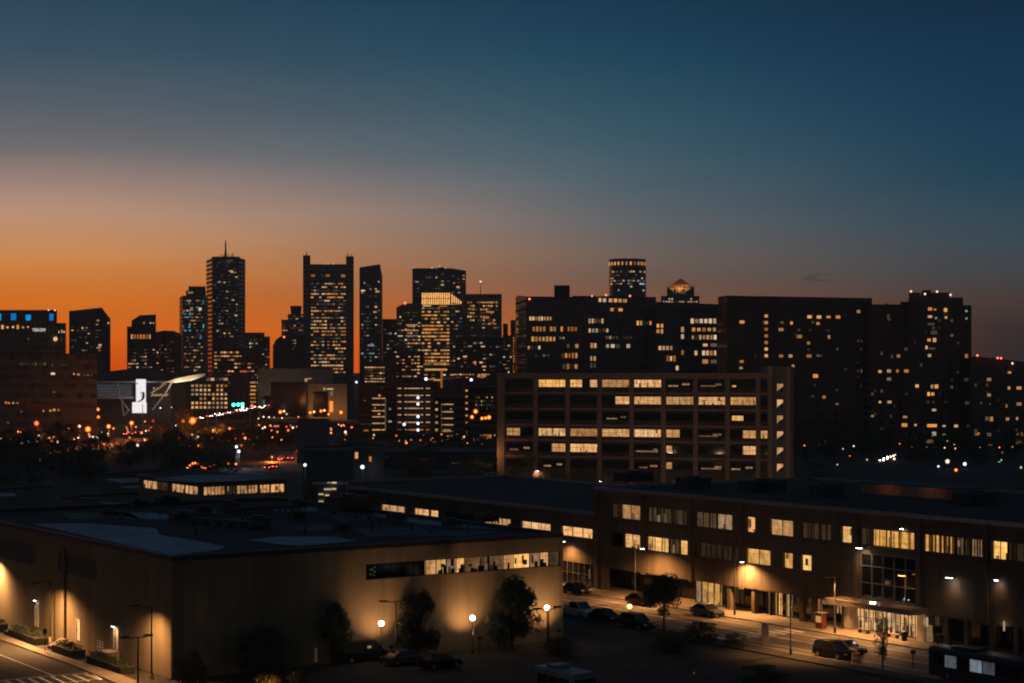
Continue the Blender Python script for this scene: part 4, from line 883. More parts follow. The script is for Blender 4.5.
cen = (q[0] + q[2]) / 2
def ring(mb, pts, ins, za, zb, over=.06):
    n = len(pts); d_ = [(pts[i] - pts[i - 1]).normalized() for i in range(n)]
    o_ = []; i_ = []
    for i in range(n):
        a, b = d_[i], d_[(i + 1) % n]; o_.append(pts[i] + (a - b) * over); i_.append(pts[i] - (a - b) * ins)
    for i in range(n):
        j = (i + 1) % n
        vs = [o_[i] + Z * za, o_[j] + Z * za, i_[j] + Z * za, i_[i] + Z * za, o_[i] + Z * zb, o_[j] + Z * zb, i_[j] + Z * zb, i_[i] + Z * zb]
        mb.add(vs, [(4, 5, 6, 7), (0, 1, 5, 4), (2, 3, 7, 6), (1, 0, 3, 2)])
ring(cp, q, .35, zt - .4, zt + .08); cp.build('coping', 'dark_metal', hall)
def patch(pts, name='roof_patch', z=None, root=None, m_='roof_membrane', par=None):
    z = zt - .335 if z is None else z
    MB().prism([G(x, y, z) for x, y in pts][::-1], z - .01, z).build(name, m_, par or rf)
patch([(33, 524), (82, 523), (120, 525.5), (156, 528), (160, 535), (200, 541), (226, 547), (214, 550.6), (180, 554), (172, 555)])
patch([(248, 540), (278, 536.5), (336, 536.5), (356, 541), (297, 546)]); patch([(270, 508), (315, 507), (318, 511), (281, 513)])
patch([(374, 512.6), (400, 514), (470, 523), (520, 529.4), (470, 528), (420, 524), (374, 516)]); patch([(218, 519), (250, 517), (262, 521), (230, 523)], m_='roof_old'); patch([(280, 526), (340, 524), (352, 529), (300, 531)], m_='roof_old')
patch([(352, 529), (420, 527), (432, 534), (370, 537)], m_='roof_old'); patch([(60, 513), (130, 513), (140, 518), (70, 519)], m_='roof_old'); patch([(180, 510), (215, 508), (225, 513), (190, 515)], m_='roof_old')
patch([(100, 513.2), (150, 512.6), (196, 518), (150, 519.4)]); patch([(316, 512.4), (352, 513), (376, 519.4), (340, 521)], m_='roof_old'); patch([(440, 530), (500, 531), (470, 536), (420, 536)], m_='roof_old')
for a, b, c_, d_ in lv:
    mb = MB(); nn = 11
    for i in range(nn): z = c_ + (d_ - c_) * i / nn; mb.obox(FL.pt(a, z, -.2), FL.d * (b - a), FL.n * .16 + Z * -.1, Z * .05)
    mb.obox(FL.pt(a, c_, -.28), FL.d * (b - a), FL.n * .03, Z * (d_ - c_)); mb.build('louvre', 'grey_panel', hall)
# ribbon window: panes one by one
bounds = [366, 379, 392, 404, 415.5, 427, 437.2, 447.6, 457.2, 466, 485, 504.6, 514.4, 531, 541, 550, 560.8]
what = [('glass_dark', 0), ('glass_dark', 0), ('glass_dark', 0), ('glass_dark', 0), ('glass_dark', 0), ('lit_room', 0), ('lit_yellow', 7), ('lit_mid', 6), ('lit_room', 3), ('lit_mid', 14), ('lit_mid', 12), ('lit_room', 2), ('lit_yellow', 5), ('lit_mid', 4), ('lit_room', 6), ('lit_curtain', 0)]
for i, (m_, cl_) in enumerate(what):
    near_window(hall, FR, tR(bounds[i]), tR(bounds[i + 1]), rz0, rz1, m_, 1, cl_, fm='black_frame')
t_ = tR(374); pl = MB()
for i in range(9): pl.obox(FR.pt(t_ + random.uniform(-.4, .5), rz0 + .1 + random.random() * 1.1, -.3), FR.d * .18, FR.n * .02, Z * .16)
pl.build('green_sign', 'sign_green', hall)
fb(FL, tL(66) - .16, tL(66) + .16, 0, zt - 1.2, .05, .25).build('downpipe', 'concrete_dark', hall)
for i, (a, b, c_, d_) in enumerate(dL):
    if i == 2: dr = fb(FL, a + .62, b - .02, c_, d_, -.25, .06).build('door', 'dark_metal', hall); fb(FL, a - .05, a + .6, c_, d_, -.27, .1).build('door_panel', 'door_white', hall)
    else: dr = fb(FL, a, b, c_, d_, -.12, .1).build('door', 'door_white', hall)
    fr_ = MB()
    for t in (a - .1, b): fr_.obox(FL.pt(t, c_, .01), FL.d * .1, FL.n * .06, Z * (d_ - c_ + .1))
    fr_.obox(FL.pt(a, d_, .01), FL.d * (b - a), FL.n * .06, Z * .1); fr_.build('frame', 'white_metal', dr); fb(FL, a + .1, a + .16, c_ + 1, c_ + 1.25, -.02, .06).build('handle', 'dark_metal', dr)
def wall_lamp(label, face, t, z, power, size=150, tilt=.35, m_='lamp_white', group=None, out=.9, s=.12):
    r = thing('wall_lamp', label, 'lamp', tuple(face.pt(t, z, .05)), group)
    MB().obox(face.pt(t - .1, z - .1, .01), face.d * .2, face.n * .1, Z * .3).build('bracket', 'dark_metal', r)
    a = face.pt(t, z + .05, .1); b = face.pt(t, z + .12, out)
    MB().cyl(a, b, .04, .04, 6).build('arm', 'dark_metal', r)
    MB().obox(face.pt(t - s * 2, z, out - s), face.d * s * 4, face.n * s * 2, Z * .2).build('housing', 'dark_metal', r)
    MB().obox(face.pt(t - s * 1.7, z - .03, out - s * .8), face.d * s * 3.4, face.n * s * 1.6, Z * .04).build('lens', m_, r)
    if power: spot('wall_lamp_beam', face.pt(t, z - .08, out), face.pt(t, z - 5, out - tilt * 5), power, size, blend=.9)
    return r
wall_lamp('bright wall lamp casting a cone of light at the left edge of the hall', FL, tL(0), 7.6, 12000, 152, .05, out=1.7)
wall_lamp('small bright lamp over the white door with steps', FL, tL(116.4) - .1, 3.6, 160, 150, 0, out=.35)
wall_lamp('dark unlit wall lamp above the leftmost white door', FL, tL(37.2), 3.9, 0, out=.3)
# steps and railing in front of the lit door
st = thing('door_steps', 'white stone steps with a white tube railing below the lit door', 'steps', tuple(FL.pt(tL(112), 0, 1)))
tc_ = tL(116); MB().obox(FL.pt(tc_ - 1.4, 0, .02), FL.d * 2.4, FL.n * 1.5, Z * 1.1).build('landing', 'kerb_stone', st)
mb = MB()
for i in range(5): mb.obox(FL.pt(tc_ - 1.4 - .3 * (i + 1), 0, .05), FL.d * .3, FL.n * 1.4, Z * (1.1 - .2 * (i + 1) + .02))
mb.build('tread', 'kerb_stone', st)
mb = MB()
for zz in (1.5, 1.8, 2.1): mb.cyl(FL.pt(tc_ - 1.4, zz, 1.45), FL.pt(tc_ + 0.1, zz, 1.45), .045, n=6)
for t in (-1.4, -.65, .1): mb.cyl(FL.pt(tc_ + t, 1.1, 1.45), FL.pt(tc_ + t, 2.12, 1.45), .045, n=6)
mb.build('railing', 'white_metal', st)
# ------------------------------------------------------------------ poles with box heads
def box_lamp(label, px, ybase, ytop, arm=1.0, heads=1, power=0, name='parking_lamp', dirv=None, aim=None, size=140, col=(1, .47, .16), group=None, lens='lamp_white', r_=.1, head=None):
    b = G(px, ybase); h = HCAM + (HY - ytop) / FPX * b.y; dirv = NV if dirv is None else dirv
    r = thing(name, label, 'lamp post', tuple(b), group)
    MB().cyl(b, b + Z * .5, r_ * 2.2, r_ * 2.2, 10).build('base', 'concrete', r); MB().cyl(b + Z * .5, b + Z * h, r_, r_ * .7, 8).build('pole', 'dark_metal', r)
    for s in ((1,) if heads == 1 else (1, -1)):
        tip = b + Z * h + dirv * arm * s
        if head is not None: tip = Vector((head.x, head.y, b.z + h))
        side = Vector((-dirv.y, dirv.x, 0))
        MB().cyl(b + Z * (h - .06), tip + Z * -.06, .05, .05, 6).build('arm', 'dark_metal', r)
        MB().obox(tip - side * .22 - dirv * .15, side * .44, dirv * .8 * s, Z * .16 + side * .0).build('lamp_head', 'dark_metal', r)
        if power:
            if lens: MB().obox(tip - side * .16 - dirv * .05 - Z * .025, side * .32, dirv * .55 * s, Z * .02).build('lens', lens, r)
            l_ = tip + dirv * .25 * s - Z * .12; spot('parking_lamp_beam', l_, l_ - Z * 5 + (aim or Vector()) * 5, power, size, col, 1.0, .2)
    return r
box_lamp('dark lamp post against the hall wall, left of its downpipe', 50, 642, 579.6, .35, 1, 15500, dirv=NV, size=158, head=FL.pt(tL(65), 0, 3.1), lens=None)
box_lamp('dark parking lamp post near the corner of the concrete hall', 151.5, 679, 606.6, .3, 1, 6200, dirv=NV, size=155, head=FL.pt(tL(159), 0, 2.4), lens=None)
box_lamp('T shaped lamp post with two unlit heads beside the hall corner', 138, 690, 637, .8, 2, 0, dirv=V)
box_lamp('dark two headed lamp post before the left tree', 396, 662, 601, .9, 2, 0, dirv=V)
box_lamp('dark two headed lamp post beside the rightmost white globe lamp', 548.5, 651, 608.4, .9, 2, 0, dirv=V)
# planters with hedges along the wall
def leaf_mass(mb, inside, n, size, mi=0):
    for _ in range(n):
        c_ = inside(); a = Vector((random.gauss(0, 1), random.gauss(0, 1), random.gauss(0, .7))).normalized(); b = a.orthogonal().normalized()
        b = Matrix.Rotation(random.random() * 6.28, 3, a) @ b; s = size * random.uniform(.6, 1.3); d_ = a.cross(b)
        mb.add([c_ - b * s - d_ * s * .5, c_ + d_ * s * .1 - b * s * .1 + a * s * .2, c_ + b * s + d_ * s * .5, c_ + d_ * s * .75], [(0, 1, 2, 3)], mi)
def planter(label, x0, x1, out=1.6, h=.75, w=1.5):
    t0, t1 = tL(x0), tL(x1); r = thing('planter', label, 'planter', tuple(FL.pt((t0 + t1) / 2, 0, out)), 'hedge planters along the hall wall')
    mb = MB(); mb.obox(FL.pt(t0, 0, out), FL.d * (t1 - t0), FL.n * w, Z * h); mb.build('box', 'planter_dark', r)
    mb = MB(); leaf_mass(mb, lambda: FL.pt(random.uniform(t0 + .1, t1 - .1), h + random.random() * .5, out + random.uniform(.1, w - .1)), int(70 * (t1 - t0)), .14); mb.build('hedge', 'hedge_leaf', r)
planter('hedge planter at the left edge of the car park', -25, 22); planter('hedge planter around the foot of the left lamp post', 35, 63)
planter('short hedge planter left of the white door steps', 80, 100); planter('hedge planter at the corner of the concrete hall', 115, 150)
for x0, x1, lb in ((28, 39, 'sloped concrete cellar hatch below the leftmost white door'), (72, 83, 'sloped concrete cellar hatch below the middle white door')):
    t0, t1 = tL(x0), tL(x1); r = thing('cellar_hatch', lb, 'hatch', tuple(FL.pt(t0, 0, 1.5)))
    MB().add([FL.pt(t0, 0, 1.2), FL.pt(t1, 0, 1.2), FL.pt(t1, 0, 2.8), FL.pt(t0, 0, 2.8), FL.pt(t0, 1.1, 1.2), FL.pt(t1, 1.1, 1.2), FL.pt(t1, .3, 2.8), FL.pt(t0, .3, 2.8)], [(4, 7, 6, 5), (0, 1, 5, 4), (1, 2, 6, 5), (2, 3, 7, 6), (3, 0, 4, 7)]).build('housing', 'concrete_dark', r)
    fb(FL, t0 + .2, t1 - .2, .34, .4, 2.7, .12).build('handle', 'dark_metal', r)
pp = thing('sign_post', 'thin dark post with a small sign plate beside the left lamp post', 'sign', tuple(G(46, 648)))
b = G(45, 652); MB().cyl(b, b + Z * 2.5, .04, n=6).build('post', 'dark_metal', pp); MB().obox(b + Z * 1.9 - V * .2, V * .4, U * .03, Z * .6).build('plate', 'dark_metal', pp)

# ------------------------------------------------------------------ white globe lamps along the right face
def globe_lamp(label, px, yglobe, out, r_=.27, ball='lamp_globe', face=FR):
    t, _ = face.at(px, yglobe); p = face.pt(t, 0, out); kx = (px - CX) / FPX
    # slide along the wall until it sits under the right pixel
    p = p + face.d * ((kx * p.y - p.x) / (face.d.x - kx * face.d.y)); z = HCAM + (HY - yglobe) / FPX * p.y
    r = thing('globe_lamp', label, 'lamp post', tuple(p), 'white globe lamps by the hall')
    MB().cyl(p, p + Z * .3, .16, .12, 10).build('base', 'dark_metal', r); MB().cyl(p + Z * .3, p + Z * (z - r_), .05, .05, 8).build('pole', 'dark_metal', r)
    MB().ball(p + Z * z, r_, 16, 10).build('globe', ball, r, True); MB().cyl(p + Z * (z - r_ - .05), p + Z * (z - r_ + .05), .1, .12, 10).build('collar', 'dark_metal', r); return p, z
for px, yy, lb in ((381.2, 623.4, 'white globe lamp left of the left tree'), (472.6, 618, 'white globe lamp standing alone between the two big trees'), (554, 612.4, 'white globe lamp right of the second big tree'), (547, 607.8, 'white globe lamp near the hall end beside a two headed post')):
    if px == 554: continue
    p, z = globe_lamp(lb, px, yy, 2.6)
# wall floodlights giving the orange pools
for i, (px, yy, pw) in enumerate(((375, 603, 1800), (463, 600, 2200), (541, 602, 1900))):
    t, zz = FR.at(px, yy); q_ = FR.pt(t, zz, 2.6)
    fl = thing('wall_floodlight', ('short floodlight stake washing the wall left of the left tree', 'short floodlight stake washing the wall between the two trees', 'short floodlight stake washing the wall at the hall end')[i], 'floodlight', tuple(FR.pt(t, 0, 3.2)), 'floodlights washing the hall wall')
    b = FR.pt(t, 0, 3.2); MB().cyl(b, b + Z * 1.6, .05, n=6).build('stake', 'dark_metal', fl); MB().obox(b + Z * 1.6 - V * .25, V * .5, FR.n * .25, Z * .3).build('housing', 'dark_metal', fl)
    MB().obox(b + Z * 1.63 - V * .22 - FR.n * .02, V * .44, FR.n * .015, Z * .24).build('lens', 'lamp_dim', fl)
    spot('floodlight_beam', b + Z * 1.75 - FR.n * .1, FR.pt(t, zz + .1, 0), pw, 100, (1, .48, .18), 1.0, .15)
# lit gatehouse by the left globe lamp
gh = thing('gatehouse', 'tiny white lit booth with a rounded canopy by the left globe lamp', 'booth', tuple(G(375, 655)))
b = G(375, 652); hz = 2.0; MB().box(b.x - .45, b.x + .45, b.y, b.y + .9, 0, hz).build('wall', 'white_metal', gh)
MB().ball(b + Vector((0, .45, hz)), .62, 12, 8, (1, 1, .55)).build('canopy', 'dark_metal', gh, True); MB().box(b.x - .38, b.x + .38, b.y - .03, b.y - .004, .9, 1.8).build('window', 'lit_white', gh)
# ================================================================== BEHIND THE HALL: annex, sheds, dark blocks
K = XY(201, 262); ZR = zt - .35
def px_on(o, d, px): k = (px - CX) / FPX; return (k * o.y - o.x) / (d.x - k * d.y)
s_l, s_r = px_on(K, U, 139), px_on(K, V, 287)
AL, AR = Face(K + U * s_l, K), Face(K, K + V * s_r)
annex = thing('clerestory_annex', 'low flat roofed annex with a band of lit clerestory windows behind the hall roof', 'building', tuple(K))
aw = MB(); zc0, zc1, zat = 12.05, 13.45, 13.85
lw = [(px_on(AL.A, AL.d, a), px_on(AL.A, AL.d, b)) for a, b in ((142.5, 157), (157, 168), (171, 184), (184, 197.5))]
rw = [(px_on(K, V, a), px_on(K, V, b)) for a, b in ((204, 215), (215, 225), (226.5, 236), (237, 248), (248.5, 258), (260, 270), (271, 284.5))]
zz_l = [(a, b, 12.15, 13.4) for a, b in lw]; zz_r = [(a, b, 12.15, 13.4) for a, b in rw]
leaf(aw, AL, 0, AL.pt(0, 0).__sub__(K).length, 0, zat, zz_l, deep=.3); leaf(aw, AR, 0, s_r, 0, zat, zz_r, deep=.3)
q2 = [K, K + V * s_r, K + V * s_r + U * 34, K + U * s_l + V * 8 + U * 6, K + U * s_l]
for a, b in ((1, 2), (2, 3), (3, 4)): aw.add([q2[a], q2[b], q2[b] + Z * zat, q2[a] + Z * zat], [(0, 1, 2, 3)])
aw.build('wall', 'grey_panel', annex); rr = MB().add([p + Z * (zat + .12) for p in q2], [tuple(range(5))]).build('roof', 'roof_gravel', annex)
cp = MB(); ring(cp, q2, .3, zat, zat + .2, .5); cp.build('eave', 'dark_metal', annex)
patch([(150, 479.5), (190, 475), (262, 474), (276, 478), (240, 481), (200, 483)], z=zat + .14, par=rr)
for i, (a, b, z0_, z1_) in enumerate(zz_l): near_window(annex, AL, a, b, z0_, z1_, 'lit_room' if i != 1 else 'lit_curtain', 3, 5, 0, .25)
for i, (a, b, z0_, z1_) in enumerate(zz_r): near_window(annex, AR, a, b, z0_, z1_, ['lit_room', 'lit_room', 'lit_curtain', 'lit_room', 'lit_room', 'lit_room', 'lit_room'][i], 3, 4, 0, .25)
def shed(name, label, A_, B_, deep, z, m_, roofm, patches=()):
    """a low flat roofed shed from two front corners"""
    r = thing(name, label, 'building', tuple((A_ + B_) / 2)); d = (B_ - A_).normalized(); nrm = Vector((-d.y, d.x, 0)) * deep
    pts = [A_, B_, B_ + nrm, A_ + nrm]; MB().prism(pts, 0, z, caps=False).build('wall', m_, r)
    ro = MB().add([p + Z * (z - .2) for p in pts], [(0, 1, 2, 3)]).build('roof', roofm, r); cp = MB(); ring(cp, pts, .3, z - .25, z + .05, .06); cp.build('coping', 'dark_metal', r)
    for p in patches: patch(p, z=z - .19, par=ro)
    return r
shed('storage_shed', 'low dark shed with a pale stripe of roof behind the hall, left of the annex', XY(60, 300), XY(150, 285), 14, 9.4, 'grey_panel', 'roof_gravel', [[(76, 497), (112, 500), (150, 506), (144, 509), (108, 504)]])
shed('storage_shed', 'small dark shed with blue patched roof just left of the annex windows', XY(100, 345), XY(143, 340), 22, 10.6, 'grey_panel', 'roof_gravel', [[(104, 479), (140, 478), (142, 482), (120, 483)], [(120, 486.6), (140, 485.4), (141, 487.6), (124, 488)]])
shed('storage_shed', 'low dark shed behind the hall roof at the left edge', XY(-30, 320), XY(52, 330), 20, 9.2, 'grey_panel', 'roof_gravel', [[(-10, 493), (14, 493), (17, 496), (-8, 496.4)]])
# dark blocks between the annex and the long office
def block(label, px0, px1, d, ytop, m_, thick=20):
    r, f = tower('dark_block', label, 'building', [(px0, d), (px1, d - 3)], ytop, m_, thick); return r, f[0]
r, f_ = block('dark windowless block with a louvred lit stack before it, behind the hall roof', 303, 353, 380, 452, 'dark_roof', 22)
fb(f_, 2, 4, 3, 5, .02, .1).build('vent', 'louvre_dark' if 'louvre_dark' in MATS else 'dark_metal', r)
r, f_ = block('dark block with two tall amber windows behind the bright white lamp', 344, 384, 430, 449, 'dark_roof', 18)
wins(r, f_, [(356.6, 455.4, 3.6, 8.6, 'lit_amber'), (370.4, 459, 2.6, 7, 'lit_amber'), (362.4, 445.4, .1, .1)][:-1])
r, f_ = block('tall narrow dark block in front of the viaduct', 297, 329, 590, 421, 'dark_roof', 14)
r, f_ = block('low dark block left of the brick warehouse', 384, 497, 560, 453, 'dark_roof', 40)
wins(r, f_, [(365 + 22, 456.6, 3, 1, D_), (424, 459.4, 14, 2, 'lit_red_dim'), (455, 463, 9, 1, D_), (404, 468.4, 1.6, 1.6, D_)])
# lit louvred stack
sk = thing('louvred_stack', 'small stepped cooling stack with lit horizontal slats behind the hall roof', 'cooling unit', tuple(XY(330, 300)))
def pbox(x0, x1, y0, y1, d, dep, nm, m_, par): a, b = P(x0, y1, d), P(x1, y0, d); return MB().box(a.x, b.x, a.y, a.y + dep, a.z, b.z).build(nm, m_, par)
pbox(317, 346, 484, 512, 302, 4, 'casing', 'grey_metal', sk)
for x0, x1, y in ((327, 331.4, 482.8), (332, 336.4, 482.8), (324, 331, 489.4), (331.6, 336, 489), (318.6, 323.4, 494.4), (325, 329, 495.4), (318.6, 323.4, 501.4)): pbox(x0, x1, y - .7, y + .6, 301.6, .35, 'slat_light', 'lit_white', sk)
for y in range(486, 510, 3): pbox(317, 346, y - .3, y + .3, 301.7, .2, 'slat', 'dark_metal', sk)
pbox(326, 334.6, 496.5, 504, 301.5, .2, 'door', 'kiosk_red', sk)
# rooftop machines
def rooftop_unit(label, px, py, w, d, h, z=None, fan=True):
    z = ZR if z is None else z; p = G(px, py, z); r = thing('rooftop_unit', label, 'air conditioner', tuple(p), 'machines on the hall roof')
    c_, s_ = V, U
    def ob(mb, a, b, zz0, zz1, aw_, bw_): mb.obox(p + c_ * a + s_ * b + Z * zz0, c_ * aw_, s_ * bw_, Z * (zz1 - zz0)); return mb
    ob(MB(), -w / 2, 0, .25, h, w, d).build('casing', 'unit_metal', r)
    mb = MB()
    for a in (-w / 2, w / 2 - .15):
        for b in (0, d - .15): ob(mb, a, b, 0, .25, .15, .15)
    mb.build('feet', 'dark_metal', r)
    mb = MB()
    for i in range(6): ob(mb, -w / 2 + .1, -.04, .4 + i * (h - .6) / 6, .4 + i * (h - .6) / 6 + .05, w - .2, .06)
    mb.build('grille', 'dark_metal', r)
    if fan: MB().cyl(p + s_ * d / 2 + Z * h, p + s_ * d / 2 + Z * (h + .25), min(w, d) * .36, n=14).build('fan', 'dark_metal', r)
UNITS = [(354, 512, 4.6, 3, 2.0, 'large dark rooftop unit below the lit louvred stack'), (300, 509, 2, 2, 1.1, 'boxy rooftop unit right of the annex'), (232, 512, 2.4, 2, 1.2, 'rooftop unit below the annex windows'), (205, 515, 1.8, 1.6, 1, 'small rooftop unit near the annex corner'),
         (186, 522, 3, 1.8, 1.1, 'wide low rooftop unit in the middle of the hall roof'), (262, 528, 2.2, 2, 1.2, 'rooftop unit right of the big pale roof patch'), (300, 520, 1.6, 1.6, .9, 'small rooftop unit in the dark roof middle'), (400, 523, 2, 1.6, 1, 'rooftop unit before the first amber window of the long office'),
         (455, 528, 1.8, 1.5, .9, 'rooftop unit near the right roof edge of the hall'), (110, 517, 1.6, 1.4, .8, 'small rooftop unit behind the pale roof patch'), (140, 508, 2, 1.5, 1, 'rooftop unit at the back left of the hall roof'), (345, 532, 1.5, 1.5, .8, 'small rooftop unit near the front roof edge'), (491, 524, 2.4, 1.6, 1.1, 'rooftop unit dark against an amber office window'), (170, 505, 3, 2, 1.1, 'rooftop unit with grille left of the annex corner')]
for x, y, w, d_, h, lb in UNITS: rooftop_unit(lb, x, y, w, d_, h)

# ================================================================== THE LONG OFFICE on the right
T0 = 82.0; LF = Face(L0 + U * T0, L0 - U * 100)
office = thing('long_office', 'very long three storey tan office with lit window bands along the street', 'building', tuple(L0))
tf = lambda px: LF.at(px, 500)[0]
tS, tE = tf(594), T0 + 98; ZH, ZL = 13.9, 10.4
# (px0, px1, storey, material, panes, clutter, curtains)
WN = [(611, 620.4, 3, 'lit_curtain', 1, 0, 2), (620.4, 640, 3, 'lit_room', 2, 1, 0), (647, 687, 3, 'lit_curtain', 8, 6, 14), (695, 716, 3, 'lit_curtain', 3, 2, 2), (716, 732, 3, 'lit_mid', 2, 8, 1), (746, 755, 3, 'lit_room', 1, 4, 0), (769.6, 793, 3, 'lit_room', 2, 0, 0), (801, 831, 3, 'lit_curtain', 5, 0, 7),
      (840.8, 851.4, 3, 'lit_yellow', 1, 2, 0), (859.6, 871.6, 3, 'lit_curtain', 2, 0, 1), (871.6, 914, 3, 'lit_yellow', 6, 4, 5), (923.4, 955, 3, 'lit_yellow', 4, 2, 18), (955, 970, 3, 'lit_curtain', 2, 1, 5), (970, 982, 3, 'lit_mid', 1, 0, 5), (991.6, 1007, 3, 'lit_yellow', 2, 3, 0), (1007, 1024, 3, 'lit_curtain', 2, 0, 4),
      (611, 623.4, 2, 'glass_dark', 1, 3, 0), (623.4, 640, 2, 'lit_room', 2, 6, 0), (646.4, 668.4, 2, 'lit_yellow', 3, 3, 2), (668.4, 679, 2, 'lit_curtain', 2, 2, 1), (679, 687.4, 2, 'lit_yellow', 1, 0, 0), (694, 738, 2, 'lit_curtain', 8, 0, 16), (745.8, 770.4, 2, 'lit_yellow', 2, 0, 0), (782.8, 792.6, 2, 'lit_yellow', 1, 2, 0), (800.8, 811.4, 2, 'lit_yellow', 1, 2, 0),
      (380.4, 404.6, 1, 'lit_room', 3, 1, 0), (413.4, 438, 1, 'lit_room', 3, 2, 0), (483, 510.4, 1, 'lit_room', 3, 6, 0), (520.6, 550.4, 1, 'lit_room', 3, 1, 0), (561, 592.4, 1, 'lit_room', 3, 1, 0), (1031, 1060, 3, 'lit_curtain', 3, 0, 4), (1030, 1050, 2, 'glass_dark', 2, 0, 0), (345, 371, 1, 'glass_dark', 3, 0, 0), (446, 474, 1, 'glass_dark', 3, 0, 0)]
ZS = {3: (10.0, 11.95), 2: (6.2, 8.1), 1: (6.75, 8.15)}
holes = [(tf(a), tf(b), *ZS[s]) for a, b, s, *_ in WN]
gz = (tf(860), tf(916), 3.95, 9.1); en = (tf(846), tf(918.5), .1, 3.0)
wl = MB(); leaf(wl, LF, tS, tE, 3.15, ZH, [h for h in holes if h[2] != 6.75] + [gz])
leaf(wl, LF, 0, tS, 0, ZL, [h for h in holes if h[2] == 6.75])
def side(mb, t, z0_, z1_, back, o=0): mb.add([LF.pt(t, z0_, o), LF.pt(t, z0_, -back), LF.pt(t, z1_, -back), LF.pt(t, z1_, o)], [(0, 1, 2, 3)])
side(wl, 0, 0, ZL, 40); side(wl, tS, ZL - .3, ZH, 40); side(wl, tE, 0, ZH, 40)
wl.add([LF.pt(0, 0, -40), LF.pt(tE, 0, -40), LF.pt(tE, ZL, -40), LF.pt(0, ZL, -40)], [(0, 1, 2, 3)]); wl.add([LF.pt(tS, ZL, -40), LF.pt(tE, ZL, -40), LF.pt(tE, ZH, -40), LF.pt(tS, ZH, -40)], [(0, 1, 2, 3)])
wl.add([LF.pt(tS, 3.15, 0), LF.pt(tE, 3.15, 0), LF.pt(tE, 3.15, -4), LF.pt(tS, 3.15, -4)], [(0, 1, 2, 3)])
wl.build('wall', 'office_wall', office)
rf2 = MB().add([LF.pt(tS, ZH - .3, 0), LF.pt(tE, ZH - .3, 0), LF.pt(tE, ZH - .3, -40), LF.pt(tS, ZH - .3, -40)], [(0, 1, 2, 3)])
rf2.add([LF.pt(0, ZL - .3, 0), LF.pt(tS, ZL - .3, 0), LF.pt(tS, ZL - .3, -40), LF.pt(0, ZL - .3, -40)], [(0, 1, 2, 3)]); rf2.build('roof', 'roof_gravel', office)
cp = MB(); ring(cp, [LF.pt(tS, 0, 0), LF.pt(tE, 0, 0), LF.pt(tE, 0, -40), LF.pt(tS, 0, -40)], .3, ZH - .35, ZH + .1, .08); ring(cp, [LF.pt(0, 0, 0), LF.pt(tS - .1, 0, 0), LF.pt(tS - .1, 0, -40), LF.pt(0, 0, -40)], .3, ZL - .35, ZL + .1, .08); cp.build('coping', 'grey_metal', office)
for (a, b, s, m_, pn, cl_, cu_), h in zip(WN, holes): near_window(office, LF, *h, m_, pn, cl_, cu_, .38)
# pilasters
for i, px in enumerate((597, 643.5, 691, 742, 856, 919, 986)): fb(LF, tf(px) - .35, tf(px) + .35, 3.0 if i else 0, ZH - .36, .003, .22).build('pilaster', 'office_wall', office)
for px in (641, 646.5, 738.5, 745): fb(LF, tf(px) - .1, tf(px) + .1, 3.2, 6.2, .003, .14).build('downpipe', 'concrete_dark', office)
for px in (430, 478, 515, 556): fb(LF, tf(px) - .2, tf(px) + .2, 0, ZL - .36, .003, .12).build('pilaster', 'office_wall', office)
# ground floor: recessed glass front
BK = Face(LF.pt(tS, 0, -3.4), LF.pt(tE, 0, -3.4)); tb = lambda px: BK.at(px, 600)[0]
fb(BK, 0, (BK.B - BK.A).length, .1, 3.15, 0, .05).build('shop_front', 'glass_dark', office)
mb = MB()
for i in range(60): mb.obox(BK.pt(i * 2.9, .1, .05), BK.d * .09, BK.n * .08, Z * 3.04)
mb.obox(BK.pt(0, 2.5, .052), BK.d * (BK.B - BK.A).length, BK.n * .07, Z * .08); mb.build('shop_front_frame', 'dark_metal', office)
for px in (604, 728, 752, 800, 812, 842, 922, 945, 965, 990, 1015): fb(LF, tf(px) - .28, tf(px) + .28, .1, 3.148, -.7, .55).build('column', 'office_wall', office)
mb = MB().add([LF.pt(tf(601), 0.1, .05), LF.pt(tf(604), .1, .05), LF.pt(tf(607), 3.3, .05), LF.pt(tf(598), 3.3, .05), LF.pt(tf(601), .1, -.5), LF.pt(tf(604), .1, -.5), LF.pt(tf(607), 3.3, -.5), LF.pt(tf(598), 3.3, -.5)], [(0, 1, 2, 3), (0, 3, 7, 4), (1, 5, 6, 2), (3, 2, 6, 7)]); mb.build('tapered_column', 'office_wall', office)
S1 = Face(LF.pt(tS, 0, -1.6), LF.pt(tE, 0, -1.6)); ts1 = lambda px: S1.at(px, 600)[0]
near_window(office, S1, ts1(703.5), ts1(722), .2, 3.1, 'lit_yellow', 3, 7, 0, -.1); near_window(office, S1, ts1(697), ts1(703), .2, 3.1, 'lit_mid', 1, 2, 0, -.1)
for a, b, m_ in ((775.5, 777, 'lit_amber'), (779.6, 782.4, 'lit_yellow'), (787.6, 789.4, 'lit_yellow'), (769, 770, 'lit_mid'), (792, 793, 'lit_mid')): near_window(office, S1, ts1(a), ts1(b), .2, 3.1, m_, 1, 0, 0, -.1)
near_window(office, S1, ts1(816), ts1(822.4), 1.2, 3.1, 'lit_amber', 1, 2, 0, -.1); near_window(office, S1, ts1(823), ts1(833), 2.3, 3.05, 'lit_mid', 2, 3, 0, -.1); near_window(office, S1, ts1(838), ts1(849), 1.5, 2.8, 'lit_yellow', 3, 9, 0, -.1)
for px in (575,): near_window(office, LF, tf(563), tf(592), .3, 3.4, 'glass_dark', 5, 4, 0, -.08, transom=1, frame='grey_metal')
